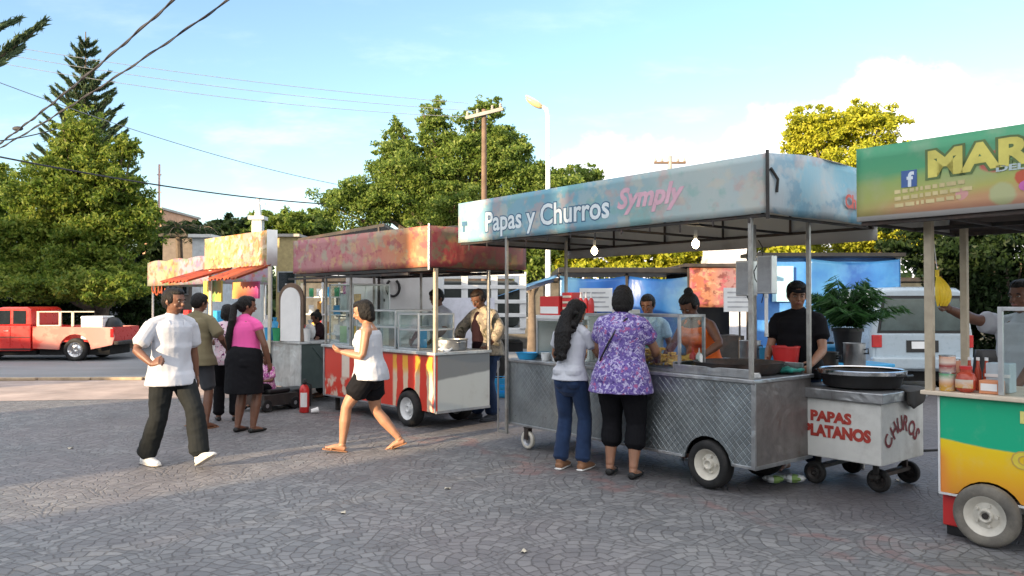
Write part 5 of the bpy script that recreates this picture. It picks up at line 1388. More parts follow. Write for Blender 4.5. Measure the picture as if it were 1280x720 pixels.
def build_white():
    O = Vector((2.905, 6.25, 0)); A = CA; M_ = LM(O, A)
    t = root('food_cart', 'small white food cart painted PAPAS PLATANOS in red under a big dark pan', 'food cart', O, R(A), 'food carts')
    W_, D = .80, .745
    m = mat('grubby_white', (.70,.70,.66), .55, var=.1, scale=3, dirt=(.22,.20,.17), dirtamt=.55, bump=.15)
    mb = MB(); mb.box((-W_, 0, .25), (0, D, .74)); mb.build('cart_body', m, t, bev=.008)
    mb = MB(); mb.box((-W_-.03, -.035, .742), (.03, D+.02, .824)); mb.build('counter', MATS['steel'], t, bev=.008)
    red = mat('paint_red', (.42,.05,.035), .6, var=.3, scale=25, bump=0); dred = mat('paint_darkred', (.20,.025,.03), .6, var=.3, scale=25, bump=0)
    lettering(t, 'PAPAS', red, .12, -.60, -.002, .555, None, 0, .007, width=.36, height=.95)
    lettering(t, 'PLATANOS', red, .12, -.66, -.002, .43, None, 0, .008, width=.58, height=1.05)
    mb = MB(); word = 'CHUROS'
    for i, ch in enumerate(word):
        V, F = text_geo(ch, .15, .004, .002); f = i/(len(word)-1); cy = .11+.50*f; cz = .36+.20*math.sin(math.pi*(.12+.76*f)); tl = R(62*(1-2*f))
        out = []
        for a, b, c in V:
            a2, b2 = (a-.05), (b-.05)*1.15; out.append((.003+c, cy+a2*math.cos(tl)-b2*math.sin(tl), cz+a2*math.sin(tl)+b2*math.cos(tl)))
        mb.add(out, F)
    mb.build('lettering', dred, t)
    wheel(t, (-.62, .1, .095), .095, .05, MATS['rubber'], MATS['dark_frame']); wheel(t, (-.12, D-.02, .095), .095, .05, MATS['rubber'], MATS['dark_frame'])
    wheel(t, (-.12, .2, .095), .095, .05, MATS['rubber'], MATS['dark_frame']); wheel(t, (-.62, D-.02, .095), .095, .05, MATS['rubber'], MATS['dark_frame'])
    mb = MB()
    for x in (-.62, -.12): mb.box((x-.03, .1, .12), (x+.03, D, .15)); mb.box((x-.02, .14, .15), (x+.02, .17, .249)); mb.box((x-.02, D-.1, .15), (x+.02, D-.07, .249))
    mb.build('chassis', MATS['dark_frame'], t)
    c = root('comal_pan', 'huge round black frying pan with a shiny rim on the white cart', 'pan', M_ @ Vector((-.34, .36, .826)), R(A))
    mb = MB(); mb.lathe([(.26,0),(.30,.015),(.335,.13),(.32,.13),(.28,.03),(0,.02)], 44); mb.build('pan', MATS['black_paint'], c, smooth=True)
    mb = MB(); mb.lathe([(.337,.112),(.352,.12),(.352,.15),(.335,.155),(.322,.148),(.322,.135)], 44, closed=True); mb.build('rim', MATS['chrome'], c, smooth=True)
    mb = MB()
    for s in (-1, 1): mb = MB(); mb.tube([(s*.34, -.06, .11), (s*.40, -.05, .12), (s*.40, .05, .12), (s*.34, .06, .11)], .011); mb.build('handle', MATS['black_paint'], c, smooth=True)
    c = root('oily_cloth', 'dark oily cloth hanging over the corner of the white cart', 'cloth', M_ @ Vector((.034, .28, .826)), R(A))
    mb = MB(); mb.grid(10, 8, lambda u, v: (.012+.02*math.sin(u*9)*(1-v)*.5+.004 if v < .55 else -(v-.55)*.4, .06+u*.36*(1-.35*max(0, .5-v)), -.16*(1-v/.55)*(1-.7*abs(u-.45)) if v < .55 else .008))
    mb.build('cloth', mat('oily_cloth', (.05,.045,.04), .9, var=.3), c, smooth=True, solid=.008)

def build_green():
    O = GP(1232, 680)+Vector((-.187, .229, 0)); O.z = 0     # left end of the front, on the ground
    A = CA; M_ = LM(O, A)
    t = root('food_cart', 'green and yellow food cart with one big dusty wheel cut by the right edge', 'food cart', O, R(A), 'food carts')
    L, D = 1.9, .72
    m, g, p, out = newmat('print_green_yellow'); v = oc(g); x, y, z = g.sep(v)
    zz = z+(g.noise(v, 2, 2)-.5)*.05+x*.06
    cc = g.ramp((zz-.28)/.7, [(0,(.62,.24,.03)),(.18,(.72,.34,.02)),(.38,(.80,.50,.01)),(.505,(.80,.56,.015)),(.52,(.01,.40,.21)),(1,(.01,.38,.19))])
    cc = g.mix(g.smooth(x, .10, .0)*g.smooth(zz, .62, .5)*.8, cc, (.72,.22,.05))
    cc = g.mix(g.smooth(g.noise(v, 5, 6, .7), .5, .8)*.18, cc, (.5,.5,.4)); g.put(cc, p.inputs['Base Color']); p.inputs['Roughness'].default_value = .3
    mb = MB(); mb.prism(body_front(0, L, .289, .925, [(.30, .21, .19)]), 0, .015); mb.build('front_panel', m, t, bev=.002)
    mb = MB(); mb.box((0, .017, .289), (.015, D, .925)); mb.build('end_panel', MATS['white_paint'], t); mb = MB(); mb.box((L-.015, .017, .289), (L, D, .925)); mb.box((.02, D-.02, .289), (L-.02, D, .925)); mb.build('back_panel', MATS['white_paint'], t)
    mb = MB(); mb.box((.02, .12, .30), (L-.02, .135, .5)); mb.box((.02, .14, .29), (L-.02, D-.03, .31)); mb.build('inner_wall', MATS['dark_inside'], t)
    mb = MB(); mb.box((-.10, -.04, .927), (L+.04, D+.03, .955)); mb.build('counter', mat('cream_wood', (.62,.52,.40), .6, var=.12), t, bev=.005)
    mb = MB(); mb.box((0.0, -.008, .289), (.012, -.001, .925)); mb.box((0, -.006, .275), (L, .01, .288)); mb.build('edge_trim', MATS['white_paint'], t)
    wheel(t, (.30, -.03, .195), .195, .085, MATS['dusty_rubber'], MATS['rim_cream']); wheel(t, (.30, D, .195), .195, .085, MATS['dusty_rubber'], MATS['rim_cream'])
    mb = MB(); mb.tube([(.30, -.06, .195), (.30, D, .195)], .02); mb.box((.45, .0, .17), (L-.1, .03, .20)); mb.tube([(-.02, .3, .0), (-.03, .3, .42)], .012); mb.build('axle', MATS['dark_frame'], t)
    # printed rolled wafers, streaks, letters
    cr = mat('print_cream', (.72,.62,.48), .4, bump=0, var=.1); och = mat('print_ochre', (.55,.36,.08), .4, bump=0)
    lettering(t, 'GENIAL', mat('print_yellow', (.70,.56,.06), .4, bump=0), .14, .44, -.003, .52, och, .007, .004, width=.62)
    lettering(t, 'EL', mat('print_yellow2', (.72,.66,.2), .4, bump=0), .10, .485, -.003, .80, None, 0, .004, width=.12)
    # canopy
    C = Vector((2.378, 5.45, 0)); rel = M_.inverted() @ C
    X0, Y0 = rel.x, rel.y; X1, Y1, Z0, Z1 = X0+2.9, Y0+1.5, 2.1, 2.6
    m2, g, p, out = newmat('print_green_banner'); v = oc(g); x, y, z = g.sep(v)
    xx = x-X0; zz = (z-Z0)/(Z1-Z0)+(g.noise(v, 2.5, 3)-.5)*.22-xx*.10
    cc = g.ramp(zz, [(0,(.60,.30,.20)),(.16,(.58,.34,.16)),(.28,(.50,.48,.14)),(.48,(.34,.47,.15)),(.60,(.10,.40,.20)),(1,(.07,.36,.19))])
    cc = g.mix(g.smooth(xx, .34, .05)*g.smooth(zz, .75, .4)*.6, cc, (.35,.42,.12))
    blob = lambda cx, cz, r: g.smooth((((xx-cx)*(xx-cx))+((z-Z0-cz)*(z-Z0-cz)*1.2)).sqrt()+(g.noise(v, 9, 3)-.5)*.06, r, r*.75)
    cc = g.mix(blob(.86, .30, .085), cc, (.60,.10,.07)); cc = g.mix(blob(.89, .28, .03), cc, (.68,.45,.35)); cc = g.mix(blob(1.02, .19, .06), cc, (.60,.12,.06)); cc = g.mix(blob(.90, .10, .085), cc, (.50,.52,.27)); cc = g.mix(blob(.68, .12, .04), cc, (.70,.35,.33))
    cc = g.mix(g.smooth(z-Z0, .035, .028), cc, (.62,.60,.57)); cc = g.mix(g.smooth(g.noise(v, 5, 4), .45, .75)*.25, cc, (.55,.50,.38))
    g.put(cc, p.inputs['Base Color']); p.inputs['Roughness'].default_value = .5; transluce(g, p, out, cc, .2)
    sheet_panel(t, 'canopy_banner', (X0, Y0, Z0), (X1, Y0, Z1), m2, .01, 50, 6, seed=11, wave=.0)
    dk = print_mat('tarp_brown', [(0,(.16,.13,.12)),(1,(.22,.18,.16))], 'x', 0, 2, .5, tr=.1)
    sheet_panel(t, 'canopy_banner', (X0, Y1, Z0), (X0, Y0, Z1), MATS['tarp_grey'], .01, 20, 6, seed=12); sheet_panel(t, 'canopy_banner', (X1, Y1, Z0), (X0, Y1, Z1), dk, .01, 30, 6, seed=13)
    mb = MB(); mb.grid(14, 8, lambda u, v: (X0+.01+(X1-X0)*u, Y0+.02+(Y1-Y0-.03)*v, Z1-.02+.05*math.sin(math.pi*v))); mb.build('canopy_roof', dk, t, smooth=True, solid=.004)
    mb = MB()
    for y in (Y0+.035, Y0+.75, Y1-.03): mb.box((X0+.02, y-.014, Z0-.03), (X1, y+.014, Z0-.002))
    for i in range(6): x = X0+.05+i*.52; mb.box((x-.012, Y0+.05, Z0-.026), (x+.012, Y1-.045, Z0-.006))
    mb.build('canopy_frame', MATS['dark_frame'], t, bev=.002)
    lettering(t, 'MARQUESITAS', mat('print_marq', (.62,.55,.12), .5, bump=0), .20, X0+.475, Y0-.0045, Z0+.255, mat('print_darkgreen', (.10,.16,.05), .5, bump=0), .012, .010, width=1.84, slope=.035, height=1.1)
    lettering(t, 'DELICIAS HELADAS', mat('print_paleblue', (.42,.50,.50), .5, bump=0), .05, X0+.87, Y0-.0045, Z0+.235, None, 0, .002, width=.8)
    mb = MB(); rl = random.Random(2)
    for r_ in range(3):
        xx = X0+.26
        while xx < X0+.68: w_ = rl.uniform(.015, .06); mb.box((xx, Y0-.0045, Z0+.06+.045*r_+(xx-X0)*.05), (xx+w_, Y0-.003, Z0+.085+.045*r_+(xx-X0)*.05)); xx += w_+.012
    mb.build('printed_lines', mat('print_straw', (.58,.48,.24), .5, bump=0), t)
    pur = mat('print_purple', (.50,.12,.36), .5, bump=0)
    lettering(t, 'EL', pur, .08, X0+1.09, Y0-.0045, Z0+.17, None, 0, .005, width=.12); lettering(t, 'GENIAL', pur, .085, X0+.99, Y0-.0045, Z0+.105, None, 0, .006, width=.5)
    mb = MB(); mb.box((X0+.305, Y0-.0055, Z0+.20), (X0+.405, Y0-.003, Z0+.31)); mb.build('printed_square', mat('print_blueicon', (.05,.11,.30), .5, bump=0), t)
    lettering(t, 'f', mat('print_iconwhite', (.62,.68,.74), .5, bump=0), .13, X0+.345, Y0-.006, Z0+.205, None, 0, .005)
    post(t, -.05, .0, .955, 2.1, .05, 'cream_pole'); post(t, -.03, .52, .955, 2.1, .045, 'cream_pole'); post(t, L, 0, .955, 2.1, .05, 'cream_pole'); post(t, L, D, .955, 2.1, .05, 'cream_pole')
    def thing(name, label, cat, x, y, z, group=None): return root(name, label, cat, M_ @ Vector((x, y, z)), R(A), group)
    c = thing('display_screen', 'pale metal framed screen standing on the counter of the green stall', 'frame', .37, .03, .957)
    mb = MB(); mb.box((-.014, -.014, 0), (.014, .014, .56)); mb.box((.014, -.012, .535), (1.2, .012, .56)); mb.box((1.2, -.014, 0), (1.228, .014, .56)); mb.build('frame', MATS['alu'], c, bev=.002)
    mb = MB(); mb.box((.016, -.002, 0), (1.198, .002, .533)); mb.build('pane', MATS['glass'], c)
    c = thing('red_crate', 'red plastic crate under the left end of the green cart', 'crate', .0, .05, 0)
    mb = MB(); mb.box((0, 0, .06), (.22, .3, .285)); mb.build('crate_body', MATS['red_plastic'], c, bev=.01); mb = MB(); mb.box((.02, .02, 0), (.20, .28, .058)); mb.build('crate_base', MATS['black_paint'], c)
    # goods on the counter
    tin = print_mat('tin_label', [(0,(.10,.30,.15)),(.3,(.60,.50,.42)),(.55,(.62,.35,.18)),(.75,(.55,.30,.05)),(1,(.60,.35,.05))], 'z', .11, 0, .2, [(.6,.55,.5)], .5, 20, 0, folds=False)
    tin2 = print_mat('tin_label_red', [(0,(.60,.55,.50)),(.4,(.30,.03,.03)),(.6,(.6,.5,.42)),(1,(.55,.25,.15))], 'z', 0, .11, .2, [(.6,.5,.4)], .4, 20, 0, folds=False)
    for i, (x, y, z, r_, h, mm, lab) in enumerate(((.04, .05, 0, .050, .12, tin, 'lower yellow and green milk tin beside the front post of the green stall'), (.04, .05, .122, .050, .11, tin2, 'white and red milk tin on top of the yellow one'), (.03, .17, 0, .045, .20, tin2, 'tall red tin behind the milk tins'))):
        c = thing('milk_tin', lab, 'tin', x, y, .957+z, 'tins on the green stall'); mb = MB(); mb.lathe([(r_*.94,0),(r_,.006),(r_,h-.006),(r_*.94,h),(0,h-.003)], 26); mb.build('tin_body', mm, c, smooth=True, sharp=30)
        mb = MB(); mb.lathe([(r_*1.02,h-.004),(r_*1.02,h+.004),(r_*.9,h+.004)], 26); mb.build('rim', MATS['chrome'], c, smooth=True)
    c = thing('jam_jar', 'round jar of red spread with a pale label beside the milk tins', 'jar', .155, .05, .957)
    mb = MB(); mb.lathe([(.035,0),(.058,.02),(.062,.09),(.05,.12),(.035,.13),(.035,.15)], 24); mb.build('jar_body', mat('jam', (.42,.06,.03), .25, var=.2), c, smooth=True)
    mb = MB(); mb.lathe([(.037,.15),(.038,.17),(0,.172)], 20); mb.build('lid', MATS['red_plastic'], c, smooth=True)
    mb = MB(); mb.add([(.0635*math.cos(a), .0635*math.sin(a), z) for z in (.03, .085) for a in [R(-150+12*i) for i in range(11)]], [(i, i+1, i+12, i+11) for i in range(10)]); mb.build('label_sticker', tin, c, smooth=True)
    for i in range(3):
        c = thing('syrup_bottle', ['left', 'middle', 'right'][i]+' slim dark red bottle behind the jam jar', 'bottle', .12+.045*i, .2+.02*i, .957, 'syrup bottles'); mb = MB(); mb.lathe([(.02,0),(.022,.12),(.012,.16),(.009,.2)], 12); mb.build('bottle_body', MATS['jam'], c, smooth=True)
        mb = MB(); mb.lathe([(.011,.2),(.011,.22),(0,.221)], 10); mb.build('cap', MATS['white_clean'], c)
    c = thing('napkin_box', 'orange and white box on the counter right of the jam jar', 'box', .235, .04, .957); mb = MB(); mb.box((0, 0, 0), (.12, .1, .085)); mb.build('box', mat('orange_card', (.62,.25,.12), .6), c, bev=.004); mb = MB(); mb.box((.012, -.003, .02), (.108, -.0006, .066)); mb.build('label_strip', MATS['white_clean'], c)
    c = thing('paper_box', 'pale blue box stacked with a white tray behind the orange and white box', 'box', .23, .17, .957); mb = MB(); mb.box((0, 0, 0), (.14, .12, .19)); mb.build('box', mat('paleblue_card', (.42,.50,.55), .6), c, bev=.004); mb = MB(); mb.box((-.005, -.005, .10), (.145, .0, .12)); mb.build('lip', MATS['white_clean'], c)
    c = thing('banana_bunch', 'bunch of ripe bananas hanging between the posts of the green stall', 'bananas', -.09, .22, 1.72)
    mb = MB()
    for i in range(9):
        a = -1.2+i*.33; pts = []
        for k in range(7):
            f = k/6; pts.append((math.cos(a)*(.015+.060*math.sin(f*2.4)), math.sin(a)*(.015+.045*math.sin(f*2.4)), -.20*f))
        mb.tube(pts, [.007, .014, .018, .019, .018, .013, .006], 8)
    mb.tube([(0, 0, .0), (0, 0, .05)], .014); mb.build('bananas', MATS['banana'], c, smooth=True)
    mb = MB(); mb.tube([(0, 0, .05), (0, -.05, .25), (0, -.1, .45)], .003); mb.build('string', MATS['white_clean'], c)
    c = root('office_chair', 'dark chair with a rounded back behind the green stall', 'chair', (4.35, 7.0, 0), R(-20))
    mb = MB(); mb.grid(8, 8, lambda u, v: ((u-.5)*.48*(1-.25*max(0, v-.7)), .05*math.cos((u-.5)*3), .5+v*.62)); mb.build('backrest', MATS['black_paint'], c, smooth=True, solid=.05)
    mb = MB(); mb.box((-.25, -.5, .42), (.25, -.02, .49)); mb.build('seat', MATS['black_paint'], c, bev=.03)
    for sx in (-.2, .2):
        for sy in (-.45, -.05): mb = MB(); mb.tube([(sx, sy, 0), (sx, sy, .43)], .014); mb.build('leg', MATS['black_paint'], c)

def build_far():
    # steel cart with the yellow signboard
    O = Vector((-3.2, 12.0, 0)); A = -47.0; M_ = LM(O, A)
    t = root('food_cart', 'steel food cart with a dark green end under the yellow sunlit signboard', 'food cart', O, R(A), 'food carts')
    mb = MB(); mb.box((-2.4, 0, .22), (0, .02, .9)); mb.build('front_panel', MATS['steel_light'], t, bev=.003)
    mb = MB(); mb.box((-.02, .022, .22), (.0, .84, .9)); mb.tube([(.006, .2, .85), (.008, .5, .5)], .008); mb.build('end_panel', mat('green_grey', (.06,.085,.08), .5, dirt=(.1,.1,.1)), t)
    mb = MB(); mb.box((-2.4, .82, .22), (-.02, .84, .9)); mb.box((-2.4, .022, .22), (-2.38, .82, .9)); mb.build('back_panel', MATS['steel_dull'], t)
    mb = MB(); mb.box((-2.43, -.03, .902), (.02, .86, .935)); mb.build('counter', MATS['steel_light'], t, bev=.005)
    for x in (-.5, -1.9):
        for y in (.08, .76): wheel(t, (x, y, .17), .17, .1, MATS['rubber'], MATS['rim_grey'])
    C1 = M_.inverted() @ Vector((-3.9, 12.6, 0)); X1 = C1.x; Y = C1.y; X0 = X1-2.5
    yl = print_mat('print_yellow_board', [(0,(.46,.33,.17)),(.3,(.48,.40,.14)),(.5,(.46,.30,.24)),(.75,(.44,.24,.20)),(1,(.46,.34,.18))], 'x', X0, X1, .25, [(.40,.06,.04),(.62,.55,.40),(.42,.20,.02),(.20,.22,.06)], .85, 4, .1, fade=.1)
    mb = MB(); mb.box((X0, Y, 2.13), (X1, Y+.16, 2.69)); mb.build('signboard', yl, t, bev=.004)
    mb = MB(); mb.box((X1+.001, Y-.005, 2.12), (X1+.012, Y+.17, 2.70)); mb.box((X0-.01, Y-.006, 2.11), (X1, Y-.001, 2.128)); mb.build('signboard_frame', MATS['alu'], t)
    mb = MB(); mb.lathe([(.0,.0),(.07,0),(.07,.004),(.04,.004),(.04,.001),(.0,.001)], 20, TR(X1-.35, Y-.003, 2.45) @ Matrix.Rotation(R(90), 4, 'X') @ Matrix.Scale(1.7, 4, (0, 1, 0))); mb.build('printed_mark', mat('print_olive', (.3,.24,.12), .6, bump=0), t)
    for x in (X0+.1, X1-.05): post(t, x, Y+.08, .0, 2.13, .05, 'alu')
    awm = print_mat('awning_orange', [(0,(.45,.08,.035)),(1,(.50,.12,.04))], 'x', -3, 0, .3, [(.20,.03,.03)], .6, 6, .35)
    def awn(x0, x1, y0, z0, dy, dz):
        mb = MB(); mb.grid(36, 4, lambda u, v: (x0+(x1-x0)*u, y0-dy*(1-v), z0-dz*(1-v)+.022*math.sin(u*52)-.02*(1-v)*abs(math.sin(u*13)))); mb.build('awning', awm, t, smooth=True, solid=.004)
    awn(X0-.1, X0+1.2, Y, 2.12, .75, .22); awn(X1-1.0, X1+.15, Y, 2.12, .55, .20); 
    pk = print_mat('print_pink_board', [(0,(.62,.45,.48)),(.2,(.6,.3,.08)),(.5,(.62,.2,.1)),(.8,(.62,.06,.28)),(1,(.6,.4,.5))], 'x', X0+.9, X1-.1, .2, None, 0, 3, 0)
    mb = MB(); mb.box((X0+1.15, Y+.02, 1.60), (X1-.35, Y+.05, 1.88)); mb.build('price_board', pk, t)
    yb = print_mat('print_mixed_board', [(0,(.6,.45,.05)),(.45,(.62,.5,.1)),(.6,(.1,.3,.1)),(1,(.6,.4,.05))], 'x', X0-.5, X0+.6, .2, [(.6,.2,.1)], .4, 6, 0)
    mb = MB(); mb.box((X0-.3, Y+.1, 1.55), (X0+.5, Y+.13, 1.93)); mb.build('price_board', yb, t)
    def thing(name, label, cat, p, rz=A, group=None): return root(name, label, cat, p, R(rz), group)
    c = thing('arched_board', 'white board with a rounded top in a brown frame standing on the far steel cart', 'board', (-3.42, 12.25, .94), -30)
    def arch(w, h, y0, y1, m, nm):
        poly = [(-w/2, 0), (w/2, 0)]+[(w/2*math.cos(math.pi*k/12), h-w/2+w/2*math.sin(math.pi*k/12)) for k in range(13)]
        mb = MB(); mb.prism(poly, y0, y1); mb.build(nm, m, c)
    arch(.52, .90, .0, .03, MATS['wood_pole'], 'frame'); arch(.42, .83, -.012, -.002, MATS['white_clean'], 'board')
    for i, (px, py, Y_, col, lab) in enumerate(((372, 431, 12.3, 'blue_plastic', 'blue plastic cup on the far steel cart'), (347, 432, 12.4, 'green_plastic', 'green plastic tub on the far steel cart'), (337, 428, 12.6, 'blue_plastic', 'dark blue box at the left on the far steel cart'), (383, 428, 12.2, 'white_clean', 'white plastic cup at the right on the far steel cart'))):
        p = WP(px, py, Y_); p.z = .937; c = thing('plastic_cup', lab, 'cup', p, group='cups on the far steel cart'); mb = MB(); mb.lathe([(.06,0),(.08,.2),(.085,.2),(.075,.19),(.055,.01),(0,.01)], 16); mb.build('cup', MATS[col], c, smooth=True)
    rnd = random.Random(5)
    for i in range(7):
        p = M_ @ Vector((-.35-.3*i, .35, .94)); c = thing('goods_bag', 'bag of sweets on the far steel cart, '+['nearest the arched board', 'second from the arched board', 'third from the arched board', 'middle one of the row', 'fifth from the arched board', 'last but one from the left', 'leftmost of the row'][i], 'bag', p, group='bags of sweets')
        mb = MB(); h = rnd.uniform(.16, .34); mb.ell((0, 0, h/2), (.11, .08, h/2), 12); mb.tube([(0, 0, h*.9), (0, 0, h+.05)], [.02, .04], 7); mb.build('bag', MATS[['white_clean', 'red_plastic', 'cream', 'yellow_food', 'blue_plastic', 'plastic_white', 'golden'][i]], c, smooth=True)
    # stroller
    c = root('hand_trolley', 'low black trolley the small child in pink sits on', 'trolley', (-3.50, 11.45, 0), math.atan2(.55, -.83))
    mb = MB(); mb.box((-.2, -.22, .24), (.2, .16, .30)); mb.build('seat', MATS['black_paint'], c, bev=.02)
    mb = MB()
    mb.box((-.26, -.3, .08), (.26, .3, .235)); mb.build('frame', MATS['dark_frame'], c, smooth=True)
    for sx in (-.25, .25):
        for sy in (-.25, .25): w = MB(); M2 = TR(sx, sy, .09) @ Matrix.Rotation(R(90), 4, 'Y'); w.lathe([(.03,-.02),(.08,-.022),(.09,-.01),(.09,.01),(.08,.022),(.03,.02)], 20, M2, closed=True); wo = w.build('wheel', MATS['rubber'], c, smooth=True); w = MB(); w.lathe([(0,.018),(.045,.018),(.045,-.018),(0,-.018)], 14, M2); w.build('rim', MATS['rim_grey'], wo)
    c = root('cool_box', 'low black box with a pale badge next to the low trolley', 'box', (-3.15, 11.75, 0), R(-47)); mb = MB(); mb.box((-.35, -.15, 0), (.1, .15, .27)); mb.build('box_body', MATS['black_paint'], c, bev=.02); mb = MB(); mb.box((-.2, -.154, .1), (-.08, -.151, .15)); mb.build('badge', MATS['alu'], c)
    # furthest cart
    O = Vector((-6.4, 16.9, 0)); M_ = LM(O, A)
    t = root('food_cart', 'furthest food cart at the left under a pale greenish canopy beside the pickup', 'food cart', O, R(A), 'food carts')
    X0, X1, Y0, Y1, Z0, Z1 = -3.7, .1, -.1, 1.3, 1.93, 2.5
    pc = print_mat('print_pale_board', [(0,(.30,.32,.25)),(.3,(.36,.33,.20)),(.42,(.44,.34,.14)),(.5,(.40,.24,.10)),(.58,(.34,.30,.36)),(1,(.30,.27,.33))], 'x', X0, X1, .2, [(.14,.26,.10),(.38,.16,.30),(.42,.10,.04)], .7, 3.4, .2, fade=.1)
    sheet_panel(t, 'canopy_banner', (X0, Y0, Z0), (X1, Y0, Z1), pc, .01, 30, 5, seed=21, topwave=-.04); sheet_panel(t, 'canopy_banner', (X1, Y0, Z0), (X1, Y1, Z1), pc, .01, 12, 5, seed=22); sheet_panel(t, 'canopy_banner', (X0, Y1, Z0), (X0, Y0, Z1), pc, .01, 12, 5, seed=23)
    mb = MB(); mb.grid(14, 8, lambda u, v: (X0+(X1-X0)*u, Y0+(Y1-Y0)*v, Z1-.02+.08*math.sin(math.pi*v))); mb.build('canopy_roof', MATS['tarp_grey'], t, smooth=True, solid=.004)
    for x in (X0+.1, X1-.1):
        for y in (Y0+.1, Y1-.1): post(t, x, y, 0, Z0, .04, 'alu')
    mb = MB(); mb.box((-3.2, 0, .22), (0, .8, .92)); mb.build('cart_body', MATS['white_paint'], t, bev=.01); mb = MB(); mb.box((-3.25, -.04, .922), (.04, .84, .95)); mb.build('counter', MATS['steel_light'], t)
    for x in (-.6, -2.6):
        for y in (.06, .74): wheel(t, (x, y, .19), .19, .1, MATS['rubber'], MATS['rim_grey'])
    for i in range(4):
        p = M_ @ Vector((-3.4+.22*i, -.05, 1.92-.05*(i % 2))); c = root('paper_garland', 'orange festoon hanging under the furthest canopy, '+['leftmost', 'second', 'third', 'rightmost'][i], 'festoon', p, R(A), 'orange festoons'); mb = MB(); mb.tube([(.11*math.cos(math.pi*k/8)+.0, 0, -.16*math.sin(math.pi*k/8)) for k in range(9)], .02, 6); mb.build('festoon', awm, c, smooth=True)
    for i in range(5):
        p = M_ @ Vector((-3.0+.55*i, .3, .952)); c = root('goods_pack', 'pack of goods on the furthest cart, '+['leftmost', 'second from left', 'middle', 'second from right', 'rightmost'][i], 'pack', p, R(A), 'packs on the furthest cart'); mb = MB(); mb.box((0, 0, 0), (.3, .25, .3+.1*(i % 3))); mb.build('pack', MATS[['white_clean', 'red_plastic', 'plastic_white', 'cream', 'blue_plastic'][i]], c, bev=.03)
